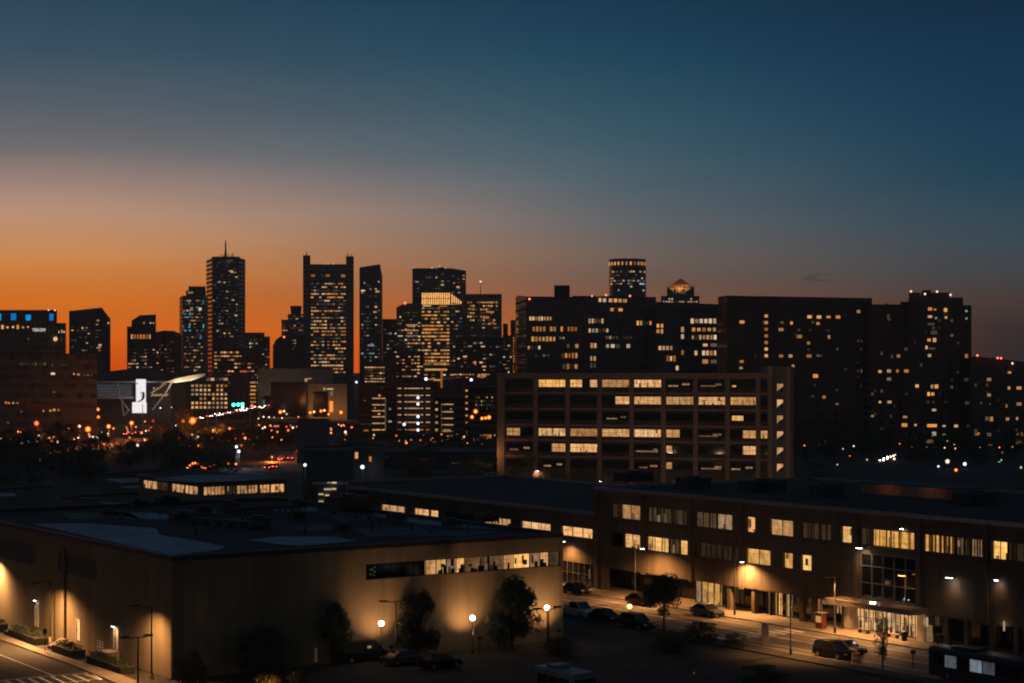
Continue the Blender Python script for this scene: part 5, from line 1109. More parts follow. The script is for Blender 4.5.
# entrance: lit lobby under a canopy
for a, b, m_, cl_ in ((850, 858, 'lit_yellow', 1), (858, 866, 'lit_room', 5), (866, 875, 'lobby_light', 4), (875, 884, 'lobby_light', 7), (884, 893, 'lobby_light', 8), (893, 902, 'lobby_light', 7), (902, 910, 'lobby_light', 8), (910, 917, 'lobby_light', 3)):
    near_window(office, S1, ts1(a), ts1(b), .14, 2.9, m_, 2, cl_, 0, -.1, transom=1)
fb(LF, tf(845), tf(849), .1, 3.15, -1.4, 1.6).build('entrance_pier', 'concrete', office); fb(LF, tf(918), tf(926), .1, 3.15, -1.4, 1.6).build('entrance_pier', 'concrete', office)
cn = fb(LF, tf(842), tf(927), 3.2, 3.75, .004, 2.6).build('canopy', 'grey_panel', office); fb(LF, tf(842) - .05, tf(927) + .05, 3.752, 3.83, .004, 2.7).build('canopy_edge', 'stucco_tan', cn)
for i in range(7):
    t = tf(849) + (tf(922) - tf(849)) * (i + .5) / 7; MB().obox(LF.pt(t - .35, 3.165, 1.0), LF.d * .7, LF.n * .3, Z * .03).build('canopy_lamp', 'lamp_lobby', cn)
lt = MB(); t = tf(857.5)
for i in range(17):
    if i in (2, 9, 12): continue
    h = .5; w = random.choice((.1, .28, .34)); x = t + i * .46
    lt.obox(LF.pt(x, 3.85, 2.3), LF.d * .07, LF.n * .05, Z * h)
    if w > .2: lt.obox(LF.pt(x + w - .07, 3.85, 2.3), LF.d * .07, LF.n * .05, Z * h); lt.obox(LF.pt(x + .07, 3.85 + random.choice((.2, .43)), 2.3), LF.d * (w - .14), LF.n * .05, Z * .07)
lt.build('sign_lettering', 'grey_metal', cn)
for x in (886.5, 890): MB().ball(LF.pt(tf(x), 4.0, 2.4), .1, 8, 6).build('canopy_spot', 'lamp_white', cn)
# big dark glazed bay over the entrance
gl = fb(LF, gz[0] + .003, gz[1] - .003, gz[2], gz[3], -.35, .1).build('glazed_bay', 'glass_dark', office); mb = MB()
for i in range(6): t = gz[0] + (gz[1] - gz[0]) * i / 5; mb.obox(LF.pt(t - .06, gz[2], -.245), LF.d * .12, LF.n * .15, Z * (gz[3] - gz[2]))
for z in (gz[2], 5.7, 7.6, gz[3] - .1): mb.obox(LF.pt(gz[0], z, -.244), LF.d * (gz[1] - gz[0]), LF.n * .13, Z * .1)
mb.build('bay_frame', 'grey_metal', gl)
# wall lamps on the office front
wall_lamp('wall floodlight lighting the bay beside the yellow third floor windows', LF, tf(866), 9.75, 350, 120, .45, 'lamp_white', out=1.1, s=.2)
wall_lamp('small white wall lamp above the yellow third floor windows', LF, tf(904), 12.3, 25, 120, .3, 'lamp_white', out=.4)
wall_lamp('amber wall floodlight on the glazed bay above the canopy', LF, tf(907), 7.2, 60, 110, .3, 'lamp_sodium', out=.8, s=.22)
wall_lamp('elongated white wall floodlight between the long curtain windows and the pavement', LF, tf(955), 7.6, 160, 120, .1, 'lamp_white', out=.9, s=.2)
wall_lamp('white wall lamp at the right end of the long office', LF, tf(1000), 7.9, 90, 120, .2, 'lamp_white', out=.6)
for px, yy in ((927.6, 622), (1004.6, 626)):
    t, z = LF.at(px, yy); sc_ = thing('wall_sconce', 'upright white wall sconce beside the entrance pier' if px < 950 else 'upright white wall sconce near the right edge', 'lamp', tuple(LF.pt(t, z, .05)))
    MB().obox(LF.pt(t - .08, z - .5, .02), LF.d * .16, LF.n * .12, Z * 1.0).build('lens', 'lit_white', sc_); MB().obox(LF.pt(t - .12, z - .58, .0), LF.d * .24, LF.n * .16, Z * .07).build('bracket', 'dark_metal', sc_)
    point('sconce_glow', LF.pt(t, z, .5), 12)
fb(LF, tf(927), tf(931), .2, 2.0, -.3, .35).build('glass_door', 'lit_mid', office)
# roof-top brick penthouse with warm light
pa = G(862, 493, ZH - .3); pdir = E; pr = thing('brick_penthouse', 'low brick penthouse wall glowing dull orange on the long office roof', 'building', tuple(pa))
pl_ = px_on(pa, pdir, 957); MB().obox(pa, pdir * pl_, V * 6, Z * 1.35).build('wall', 'brick_brown', pr); MB().obox(pa - V * .1 - pdir * .1 + Z * 1.352, pdir * (pl_ + .2), V * 6.2, Z * .12).build('coping', 'dark_metal', pr)
for f_ in (.3, .75): spot('penthouse_glow', pa + pdir * pl_ * f_ + NV * 2.4 + Z * 1.6, pa + pdir * pl_ * f_ + Z * .6, 22, 130, (1, .34, .1), 1)
for x, y, w, lb in ((640, 483, 5, 'dark rooftop unit on the long office below the brick warehouse'), (700, 489, 4, 'dark rooftop unit on the long office above its dim curtain windows'), (770, 492, 6, 'long dark rooftop unit on the office right of the warehouse stair tower'), (985, 505, 5, 'dark rooftop unit at the right end of the office roof'), (835, 497, 3.4, 'dark rooftop unit left of the orange lit penthouse')):
    rooftop_unit(lb, x, y, w, 3, 1.5, ZH - .3)

# ================================================================== THE BRICK WAREHOUSE
VA, VB = XY(497, 490), XY(770, 466); VF = Face(VA, VB); tv = lambda px: VF.at(px, 400)[0]
vz = lambda y, px=630: VF.at(px, y)[1]
brick = thing('brick_warehouse', 'six storey brick warehouse with wide gridded windows and lit office floors', 'building', tuple((VA + VB) / 2))
bays = [(506.5, 533), (538.4, 565.6), (570, 597.4), (602, 629.4), (634, 661), (666, 693), (698.4, 725), (730.4, 756), (760.6, 767.4)]
rows = [(379.6, 387.4), (396.4, 404.4), (412.6, 420.4), (429, 437), (444.4, 453), (461, 469)]
M_ = lambda *a: a
litmap = {(0, 1): 'A', (0, 2): 'a.', (0, 3): 'W', (0, 4): 'w', (1, 3): '.R', (1, 4): 'W', (1, 5): 'W', (1, 6): 'x', (1, 7): 'x', (3, 0): 'L', (3, 1): 'x', (3, 2): 'W', (3, 3): 'W', (3, 4): 'W', (3, 5): 'L', (3, 7): 'R', (3, 8): 'W', (4, 1): 'R', (4, 2): 'C', (4, 5): 'l', (4, 7): 'R', (0, 5): 't', (0, 6): 't', (0, 7): 'l2', (2, 7): 'm', (2, 3): 't', (5, 5): 'l', (5, 6): 't', (5, 7): 't', (4, 0): 't', (5, 1): 't', (4, 4): 't', (5, 4): 't', (3, 6): 't'}
hs = [(tv(a), tv(b), vz(y1), vz(y0)) for y0, y1 in rows for a, b in bays]
zB = vz(374.2); wl = MB(); leaf(wl, VF, 0, tv(770), 0, zB, hs, deep=.5)
thk = Vector((.05, 24, 0)); q3 = [VA, VB, VB + thk, VA + thk]
for a, b in ((1, 2), (2, 3), (3, 0)): wl.add([q3[a], q3[b], q3[b] + Z * zB, q3[a] + Z * zB], [(0, 1, 2, 3)])
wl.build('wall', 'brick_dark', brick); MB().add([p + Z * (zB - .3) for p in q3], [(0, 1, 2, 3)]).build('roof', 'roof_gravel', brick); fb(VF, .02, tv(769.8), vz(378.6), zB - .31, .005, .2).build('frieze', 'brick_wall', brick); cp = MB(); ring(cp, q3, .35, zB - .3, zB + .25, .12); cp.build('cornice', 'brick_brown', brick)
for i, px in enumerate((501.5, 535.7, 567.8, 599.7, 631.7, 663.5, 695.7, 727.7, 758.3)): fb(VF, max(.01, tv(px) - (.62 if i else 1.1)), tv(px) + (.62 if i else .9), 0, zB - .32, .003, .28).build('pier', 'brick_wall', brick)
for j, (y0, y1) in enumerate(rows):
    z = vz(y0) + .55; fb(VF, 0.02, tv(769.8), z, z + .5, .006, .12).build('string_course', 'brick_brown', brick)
for j, (y0, y1) in enumerate(rows):
    for i, (a, b) in enumerate(bays):
        k = litmap.get((j, i), ''); ta, tb2, z0_, z1_ = tv(a), tv(b), vz(y1), vz(y0); w = tb2 - ta
        full = {'A': 'lit_yellow', 'W': 'lit_room', 'w': 'lit_room', 'x': 'lit_room', 'C': 'lit_room'}.get(k, 'glass_dark')
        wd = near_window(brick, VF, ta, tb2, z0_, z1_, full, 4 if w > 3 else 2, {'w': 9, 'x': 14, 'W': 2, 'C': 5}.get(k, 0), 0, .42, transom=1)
        part = {'a.': [(0, .42, 0, 1, 'lit_yellow'), (.72, 1, 0, 1, 'lit_room')], '.R': [(.48, 1, 0, 1, 'lit_room')], 'L': [(0, .5, 0, 1, 'lit_room')], 'R': [(.48, 1, 0, 1, 'lit_room')], 'l': [(0, .2, .1, .9, 'lit_room')], 'l2': [(.05, .2, .1, .3, 'lit_room')], 'm': [(.05, .5, .1, .7, 'lit_yellow')],
                't': [(random.uniform(0, .2), random.uniform(.3, .9), .12, .3, 'lit_mid'), (random.uniform(.5, .7), .85, .3, .55, 'lit_mid')]}.get(k, [])
        for f0, f1, g0, g1, m_ in part: fb(VF, ta + w * f0, ta + w * f1, z0_ + (z1_ - z0_) * g0, z0_ + (z1_ - z0_) * g1, -.40, .03).build('lit_pane', m_, wd)
# stair tower
SA, SB = XY(769.6, 463), XY(793.5, 460); SF = Face(SA, SB); tsx = lambda px: SF.at(px, 400)[0]; zS = SF.at(780, 366.5)[1]
hs = [(tsx(776.6), tsx(783), SF.at(780, y + 8.4)[1], SF.at(780, y)[1]) for y in (383.4, 399.4, 415.4, 431.2, 447.4, 463.6)]
stt = MB(); leaf(stt, SF, 0, (SB - SA).length, 0, zS, hs, deep=.4); q4 = [SA, SB, SB + thk * .7, SA + thk * .7]
for a, b in ((1, 2), (2, 3), (3, 0)): stt.add([q4[a], q4[b], q4[b] + Z * zS, q4[a] + Z * zS], [(0, 1, 2, 3)])
stt.add([p + Z * zS for p in q4], [(0, 1, 2, 3)]); stt.build('stair_tower', 'grey_panel', brick)
for px in (771, 789): fb(SF, tsx(px) - .65, tsx(px) + .65, 0, zS + .1, .004, .5).build('tower_pier', 'brick_wall', brick)
for a, b, c_, d_ in hs:
    w = near_window(brick, SF, a, b, c_, d_, 'lit_room', 1, 0, 0, .32)
    MB().add([SF.pt(a, c_ + .2, -.28), SF.pt(b, c_ + 1.4, -.28), SF.pt(b, c_ + .9, -.28), SF.pt(b, c_, -.28), SF.pt(a + .3, c_, -.28)], [(0, 4, 3, 2, 1)]).build('stair_flight', 'black_frame', w)
wall_lamp('bright wall lamp low on the brick warehouse, shining in the dark above the office roof', VF, tv(538.5), vz(472.5), 500, 150, .2, 'lamp_white', out=1.0, s=.28)
point('corner_glow', VF.pt(.3, vz(455), 3.0) - VF.d * 1.5, 420, (1, .5, .2))

for px in (525, 600, 675, 745):  # lamps added out of sight behind the office to brighten the warehouse front
    q = XY(px, 418); r = thing('yard_lamp', 'street lamp in the yard behind the long office, lighting the brick warehouse', 'street lamp', tuple(q), 'yard lamps before the warehouse')
    MB().cyl(q, q + Z * 4.4, .12, .08, 8).build('pole', 'dark_metal', r); MB().cyl(q + Z * 4.4, q + Z * 4.7, .3, .2, 10).build('lamp_head', 'dark_metal', r)
    point('yard_lamp_light', q + Z * 5.1 + Vector((0, .6, 0)), 1900, (1, .62, .38), .3).data.specular_factor = 0

# small things on the hall roof: vents, pipes, a duct run and a hatch
def on_roof(px, py): return G(px, py, ZR)
for i, (px, py) in enumerate(((215, 531), (243, 524), (285, 514), (330, 517), (372, 531), (412, 530), (160, 515), (120, 521), (468, 533), (510, 531), (305, 534), (196, 536))):
    p_ = on_roof(px, py); r = thing('roof_vent', 'small capped vent pipe on the hall roof', 'vent', tuple(p_), 'vent pipes on the hall roof'); MB().cyl(p_, p_ + Z * .7, .16, n=8).build('pipe', 'unit_metal', r); MB().cyl(p_ + Z * .7, p_ + Z * .85, .3, .2, n=8).build('cap', 'unit_metal', r)
for (a, b, lb) in (((232, 514), (300, 511), 'long low duct on the hall roof joining two units below the annex'), ((188, 524), (262, 530), 'long low duct on the hall roof right of the wide low unit'), ((330, 514), (400, 525), 'pipe run on the hall roof beside the large unit')):
    a, b = on_roof(*a), on_roof(*b); d = (b - a).normalized(); s_ = Vector((-d.y, d.x, 0)); r = thing('roof_duct', lb, 'duct', tuple(a)); w = .25 if 'pipe' in lb else .8
    MB().obox(a + Z * .35, b - a, s_ * w, Z * w * .6).build('duct', 'unit_metal', r); mb = MB()
    for k in range(6): mb.obox(a + (b - a) * (k + .3) / 6, d * .1, s_ * w, Z * .348)
    mb.build('stand', 'dark_metal', r)
mb = MB()
for k in range(1, 11): q_ = C0 + U * (k * 6.3) + V * .45; mb.obox(q_ + Z * (zt - .349), U * .05, V * (LA - .9), Z * .012)
mb.build('roof_seam', 'roof_old', rf)
# ================================================================== STREET LAMPS ON THE OFFICE SIDE
def street_lamp(label, px, ybase, ytop, yhead, power=0, dirv=None, arm=1.2, lens=None, s=.13, group=None, size=140, aim=None):
    b = G(px, ybase); h = HCAM + (HY - ytop) / FPX * b.y; hh = HCAM + (HY - yhead) / FPX * b.y; dirv = -E if dirv is None else dirv
    r = thing('street_lamp', label, 'street lamp', tuple(b), group)
    MB().cyl(b, b + Z * .7, .16, .12, 10).build('base', 'dark_metal', r); MB().cyl(b + Z * .7, b + Z * h, .09, .06, 8).build('pole', 'grey_metal', r)
    tip = b + Z * hh + dirv * arm; MB().cyl(b + Z * (hh - .05), tip, .04, .035, 6).build('arm', 'grey_metal', r)
    side = Vector((-dirv.y, dirv.x, 0)); MB().obox(tip - side * s - dirv * .2 - Z * .02, side * 2 * s, dirv * .7, Z * .12).build('lamp_head', 'grey_metal', r)
    if lens: MB().obox(tip - side * s * .8 - dirv * .12 - Z * .05, side * 1.6 * s, dirv * .5, Z * .028).build('lens', lens, r)
    if power: l_ = tip + dirv * .15 - Z * .12; spot('street_lamp_beam', l_, l_ - Z * 5 + (aim or Vector()) * 5, power, size, (1, .43, .12), .8, .15)
    return r
street_lamp('street lamp lighting the wall left of the dark recess, over the parked dark car', 635, 603, 541, 549, 9500, V, 1.0, 'lamp_white', size=154, aim=V * .1)
street_lamp('street lamp lighting the wall right of the dim curtain windows', 734.6, 616, 555, 562.5, 9500, V, 1.0, 'lamp_white', size=154, aim=V * .1)
street_lamp('tall street lamp with a shielded head left of the entrance canopy', 834.8, 634, 575, 577, 2400, NV, 1.0)  # head of this post is unlit; its beam is added to brighten the road
street_lamp('street lamp with a pale square head right of the entrance', 966.6, 648, 591, 601, 25, -E, .5, 'lit_mid')
street_lamp('shielded street lamp on the near side of the road by the crosswalk', 790.6, 656, 592, 594, 4400, V, .9, size=128)  # another unlit post given an added beam for the road surface
spot('street_lamp_beam', LF.pt(tf(572), 6.1, 1.6), LF.pt(tf(572), 0, 1.6), 5000, 150, (1, .43, .12), .8, .15)
r = thing('wall_lamp', 'wall lamp over the glazed bay half hidden by the concrete hall', 'lamp', tuple(LF.pt(tf(572), 6.15, .1))); MB().obox(LF.pt(tf(572) - .2, 6.15, .02), LF.d * .4, LF.n * 1.7, Z * .12).build('housing', 'dark_metal', r); MB().obox(LF.pt(tf(572) - .16, 6.115, 1.3), LF.d * .32, LF.n * .35, Z * .03).build('lens', 'lamp_white', r)
# the entrance spills over the pavement
for px in (858, 882, 906): spot('canopy_beam', LF.pt(tf(px), 3.1, 1.6), LF.pt(tf(px), 0, 2.6), 1300, 150, (1, .46, .15), .5, .3)
spot('shop_beam', LF.pt(tf(829), 3.0, .6), LF.pt(tf(829), 0, 2), 260, 150, (1, .5, .18), .5, .3); spot('shop_beam', LF.pt(tf(713), 3.0, .2), LF.pt(tf(713), 0, 2), 200, 150, (1, .55, .22), .5, .3); spot('shop_beam', LF.pt(tf(784), 3.0, .2), LF.pt(tf(784), 0, 2), 160, 150, (1, .55, .22), .5, .3)
q = G(629.6, 630); r = thing('globe_lamp', 'warm globe lamp on a short post before the parked cars beside the street tree', 'lamp post', tuple(q)); zg = HCAM + (HY - 606.5) / FPX * q.y
MB().cyl(q, q + Z * (zg - .25), .05, n=8).build('pole', 'dark_metal', r); MB().ball(q + Z * zg, .3, 14, 9).build('globe', 'lamp_warm_globe', r, True); MB().cyl(q + Z * (zg - .33), q + Z * (zg - .24), .1, n=8).build('collar', 'dark_metal', r)
# street furniture
def sgn(label, px, yb, yt, w, hh, m_='dark_metal', name='road_sign', round_=False):
    b = G(px, yb); h = HCAM + (HY - yt) / FPX * b.y; r = thing(name, label, 'sign', tuple(b)); MB().cyl(b, b + Z * h, .05, n=6).build('post', 'dark_metal', r)
    if round_: MB().cyl(b + Z * (h - hh / 2) - Vector((0, .05, 0)), b + Z * (h - hh / 2) - Vector((0, .09, 0)), hh / 2, n=18).build('plate', m_, r)
    else: MB().box(b.x - w / 2, b.x + w / 2, b.y - .09, b.y - .05, h - hh, h).build('plate', m_, r)
sgn('dark street sign on a thin post right of the entrance', 937.5, 648, 626, 1.1, .8, name='street_sign')
sgn('thin street sign post on the near pavement before the sapling', 913, 668, 650, .5, .4, name='street_sign'); sgn('small sign on a post glinting in front of the dark lot', 316, 672, 648, .3, 1.4, 'white_metal', 'lot_sign')
ub = thing('utility_cabinet', 'tall grey utility cabinet standing by the crosswalk', 'cabinet', tuple(G(765.5, 645))); b = G(765.5, 645)
MB().box(b.x - .38, b.x + .38, b.y, b.y + .6, 0, .15).build('plinth', 'concrete', ub); MB().box(b.x - .36, b.x + .36, b.y + .03, b.y + .57, .15, 2.35).build('cabinet_body', 'grey_metal', ub); MB().box(b.x - .3, b.x + .3, b.y + .005, b.y + .028, .3, 2.2).build('door', 'grey_metal', ub); MB().box(b.x + .2, b.x + .25, b.y - .02, b.y + .004, 1.2, 1.4).build('handle', 'dark_metal', ub)
def kiosk():
    b = G(832, 640); r = thing('vending_kiosk', 'small red and orange lit kiosk on the pavement left of the entrance', 'kiosk', tuple(b)); o = LF.pt(tf(833), .13, 1.5)
    r.location = o; MB().obox(o - E * .5, E * 1.0, NV * .8, Z * 1.7).build('body', 'kiosk_red', r); MB().obox(o - E * .42 + NV * .802 + Z * .7, E * .84, NV * .02, Z * .75).build('display', 'lit_amber', r); MB().obox(o - E * .6 - NV * .1 + Z * 1.702, E * 1.2, NV * 1.0, Z * .12).build('roof', 'stucco_tan', r)
kiosk()
bn = thing('litter_bin', 'dark round litter bin at the right side of the lit entrance', 'bin', tuple(LF.pt(tf(912), .13, 1.2))); q = LF.pt(tf(912), .13, 1.2); MB().cyl(q, q + Z * .95, .3, .34, 14).build('bin_body', 'dark_metal', bn); MB().cyl(q + Z * .95, q + Z * 1.08, .36, .2, 14).build('lid', 'dark_metal', bn)
for i, (px, lb) in enumerate(((868, 'left of the two cafe benches in the lit entrance'), (897, 'right of the two cafe benches in the lit entrance'))):
    q = LF.pt(tf(px), .13, .4); r = thing('bench', lb, 'bench', tuple(q), 'benches at the entrance'); MB().obox(q - E * .8 + Z * .4, E * 1.6, NV * .45, Z * .07).build('seat', 'brick_brown', r)
    for s in (-.7, .6): MB().obox(q + E * s, E * .1, NV * .45, Z * .4).build('leg', 'dark_metal', r)

# ================================================================== CARS
def car_template(kind, body):
    r = thing('car', '', 'car'); L, Wd, H = {'sedan': (4.6, 1.8, 1.44), 'suv': (4.7, 1.9, 1.72), 'pickup': (5.5, 1.95, 1.82), 'van': (5.6, 2.0, 2.1)}[kind]
    hw = Wd / 2
    prof = {'sedan': [(-2.3, .62), (-2.2, .92), (-1.5, .98), (.75, .96), (2.1, .84), (2.3, .6)], 'suv': [(-2.35, .6), (-2.3, 1.0), (-1.5, 1.05), (1.0, 1.04), (2.2, .95), (2.35, .62)], 'pickup': [(-2.75, .65), (-2.7, 1.08), (-1.0, 1.1), (1.0, 1.1), (2.6, 1.02), (2.75, .65)], 'van': [(-2.8, .6), (-2.78, 1.1), (-1, 1.1), (1.9, 1.1), (2.6, .95), (2.8, .62)]}[kind]
    roof = {'sedan': [(-1.75, .97), (-1.05, 1.42), (.25, 1.44), (1.15, .95)], 'suv': [(-2.2, 1.03), (-1.95, 1.68), (.35, 1.72), (1.25, 1.03)], 'pickup': [(-.75, 1.09), (-.6, 1.78), (.75, 1.82), (1.55, 1.09)], 'van': [(-2.74, 1.09), (-2.65, 2.06), (1.1, 2.1), (2.1, 1.09)]}[kind]
    mb = MB(); vs = []; n = len(prof)
    for x, z in prof: tp = .93 if abs(x) > 2.15 else 1; vs += [(x, -hw * tp, .3), (x, -hw * tp, z - .12), (x, -hw * .93 * tp, z), (x, hw * .93 * tp, z), (x, hw * tp, z - .12), (x, hw * tp, .3)]
    fs = [tuple(range(6)), tuple(6 * (n - 1) + i for i in range(5, -1, -1))]
    for i in range(n - 1): fs += [(i * 6 + k, i * 6 + 6 + k, i * 6 + 6 + (k + 1) % 6, i * 6 + (k + 1) % 6) for k in range(6)]
    mb.add(vs, fs); mb.build('body', body, r)
    mb = MB(); vs = []
    for x, z in roof: k = .92 if z < 1.2 else .78; vs += [(x, -hw * k, z), (x, hw * k, z)]
    mb.add(vs, [(0, 2, 3, 1), (2, 4, 5, 3), (4, 6, 7, 5), (0, 6, 4, 2), (1, 3, 5, 7), (0, 1, 7, 6)]); mb.build('window', 'glass_dark', r)
    mb = MB(); a, b = roof[1], roof[2]; mb.add([(a[0], -hw * .785, a[1] + .003), (a[0], hw * .785, a[1] + .003), (b[0], hw * .785, b[1] + .003), (b[0], -hw * .785, b[1] + .003), (a[0], -hw * .72, a[1] + .05), (a[0], hw * .72, a[1] + .05), (b[0], hw * .72, b[1] + .05), (b[0], -hw * .72, b[1] + .05)], [(4, 7, 6, 5), (0, 4, 5, 1), (1, 5, 6, 2), (2, 6, 7, 3), (3, 7, 4, 0)])
    for x0, x1 in (((roof[0]), (roof[1])), ((roof[3]), (roof[2]))):
        for s in (-1, 1): mb.cyl((x0[0], s * hw * .915, x0[1]), (x1[0], s * hw * .785, x1[1]), .05, n=5)
    mb.build('roof', body, r)
    if kind == 'pickup':
        MB().box(-2.6, -.9, -hw * .85, hw * .85, 1.101, 1.12).build('load_bed', 'dark_metal', r)
    for x in (-L * .31, L * .31):
        for s in (-1, 1):
            w = MB().cyl((x, s * (hw - .2), .33), (x, s * (hw + .01), .33), .33, n=16).build('wheel', 'rubber', r); MB().cyl((x, s * (hw + .011), .33), (x, s * (hw + .025), .33), .2, n=12).build('rim', 'rim_metal', w)
    for s in (-1, 1):
        MB().box(L / 2 - .16, L / 2 + .03, s * hw * .68 - .2, s * hw * .68 + .2, .6, .76).build('headlight', 'head_off', r); MB().box(-L / 2 - .03, -L / 2 + .1, s * hw * .72 - .16, s * hw * .72 + .16, .7, .88).build('taillight', 'tail_off', r)
    return r
TEMPL = {}
def car(kind, body, label, c=None, n=None, px=None, y=None, rz=None, z=0.0, head=None, tail=None, group='cars parked along the street', pos=None, cat='car', name='parked_car'):
    if (kind, body) not in TEMPL: TEMPL[(kind, body)] = r = car_template(kind, body)
    else: r = copy_tree(TEMPL[(kind, body)])
    if (kind, body, 'used') in TEMPL: pass
    r.name = name
    p = pos if pos is not None else (W(c, n, z) if c is not None else G(px, y, z)); r.location = p
    r.rotation_euler = (0, 0, math.atan2(E.y, E.x) if rz is None else rz); tag(r, label, {'pickup': 'pickup', 'van': 'van'}.get(kind, 'car'), group)
    for ch in r.children:
        if ch.name.startswith(('headlight', 'taillight')):
            m_ = head if ch.name.startswith('head') else tail
            if m_: ch.data = ch.data.copy(); ch.data.materials[0] = MATS[m_]
    return r
aE = math.atan2(E.y, E.x); aV = math.atan2(V.y, V.x)
def cn_of(px, n, z=0):        # street coordinate under a pixel column on the line n metres out from the office wall
    o = W(0, n); kx = (px - CX) / FPX; return (kx * o.y - o.x) / (E.x - kx * E.y)
car('pickup', 'car_white', 'white pickup parked at the near kerb right of the concrete hall', cn_of(578, 18.4), 18.4, z=0)
car('sedan', 'car_black', 'dark saloon parked between the white pickup and the tree', cn_of(605, 18.4), 18.4); car('suv', 'car_black', 'dark car parked under the tree, nearest to the dark lot', cn_of(637, 19.0), 19.0)
car('sedan', 'car_black', 'dark saloon parked across the road beside the hall end', cn_of(576, 5.2), 5.2); car('sedan', 'car_black', 'dark car at the far kerb behind the street tree', cn_of(641, 5.2), 5.2)
car('sedan', 'car_grey', 'dark saloon parked before the yellow lit shop window', cn_of(707, 5.2), 5.2, tail='tail_off')
car('suv', 'car_black', 'dark car standing in the near lane left of the sapling', cn_of(834, 15.6), 15.6, head=None); car('sedan', 'car_grey', 'grey car edge on behind the dark car, in the middle lane', cn_of(846, 12.6), 12.6)
bx = thing('sand_barrel', 'orange lit plastic barrel on the road right of the dark car', 'barrel', tuple(W(cn_of(856, 16.5), 16.5))); q = W(cn_of(856, 16.5), 16.5); MB().cyl(q, q + Z * 1.1, .5, .42, 16).build('drum', 'barrel_orange', bx); MB().cyl(q + Z * .5, q + Z * .72, .475, .46, 16).build('band', 'paint_white', bx)
spot('barrel_glow', q + Z * 4 + E * .5 + NV * 1, q, 40, 60, (1, .5, .2), .6)
for px, y, b_, rz, lb in ((405, 664, 'car_grey', aV, 'grey car in the dark lot below the left tree, roof glinting'), (440, 668, 'car_black', aV + .1, 'black car in the dark lot right of the grey one'), (362, 661, 'car_black', aV, 'black van shaped car before the white lit booth')): car('van' if 'van' in lb else 'sedan', b_, lb, px=px, y=y, rz=rz, group='cars in the dark front lot')
# buses
def bus(label, p, rz, length, body, panes, front_lit=True):
    r = thing('bus', label, 'bus', tuple(p), None, rz); hw, H = 1.28, 3.1; mb = MB()
    pts = [(-hw, .35), (-hw, 2.9), (-hw + .2, H), (hw - .2, H), (hw, 2.9), (hw, .35)]
    vs = [(x, y, z) for x in (0, length) for y, z in pts]; mb.add(vs, [tuple(range(6)), tuple(range(11, 5, -1))] + [(k, 6 + k, 6 + (k + 1) % 6, (k + 1) % 6) for k in range(6)]); 
    def b2(nm, m_, par, x0, x1, y0, y1, z0, z1): return MB().box(x0, x1, y0, y1, z0, z1).build(nm, m_, None) 
    bo = bpy.data.objects.new('body', mb.mesh('body', body)); COL.objects.link(bo); bo.parent = r
    def part(nm, mbx, m_, par=r): o = bpy.data.objects.new(nm, mbx.mesh(nm, m_)); COL.objects.link(o); o.parent = par; return o
    n = int(length / 1.6)
    for s in (-1, 1):
        for i in range(n):
            x0 = .5 + i * (length - 1) / n; m_ = panes[i % len(panes)]; part('window', MB().box(x0, x0 + (length - 1) / n - .14, s * hw - .02 * (s < 0), s * hw + .02 * (s > 0) + .0, 1.35, 2.5), m_)
    part('windscreen', MB().box(length, length + .02, -hw * .9, hw * .9, 1.2, 2.55), 'lit_bus_front' if front_lit else 'glass_dark'); part('rear_window', MB().box(-.02, 0, -hw * .8, hw * .8, 1.6, 2.5), 'glass_dark')
    part('roof_unit', MB().box(length * .2, length * .45, -.8, .8, H, H + .28), body)
    for x in (length * .2, length * .8):
        for s in (-1, 1): w = part('wheel', MB().cyl((x, s * (hw - .3), .5), (x, s * (hw + .012), .5), .5, n=16), 'rubber'); part('rim', MB().cyl((x, s * (hw + .013), .5), (x, s * (hw + .03), .5), .26, n=12), 'rim_metal', w)
    for s in (-1, 1): part('headlight', MB().box(length + .001, length + .03, s * .95 - .16, s * .95 + .16, .6, .8), 'head_off'); part('taillight', MB().box(-.03, -.001, s * 1.0 - .14, s * 1.0 + .14, .9, 1.2), 'tail_light')
    return r
cB = cn_of(938, 15.6); bus('dark bus with blue lit windows at the right edge of the road', W(cB, 15.6, .0), aE, 12.0, 'bus_dark', ['glass_dark', 'lit_bus', 'glass_dark', 'lit_bus', 'lit_bus_dim', 'glass_dark', 'glass_dark'], False)
bus('second dark bus with bright windows behind the first, cut by the frame', W(cB + 13.2, 15.8, .0), aE, 12.0, 'bus_dark', ['lit_bus_warm', 'lit_bus', 'glass_dark', 'lit_bus_dim'], False)
bus('pale box bus seen end on at the bottom edge below the hall', G(585, 708) + U * 6, math.atan2(-U.y, -U.x), 6.0, 'bus_white', ['glass_dark'], False)
for px, y, m_ in ((951, 659, 'lit_amber'), (959.5, 660, 'lit_amber')): pass

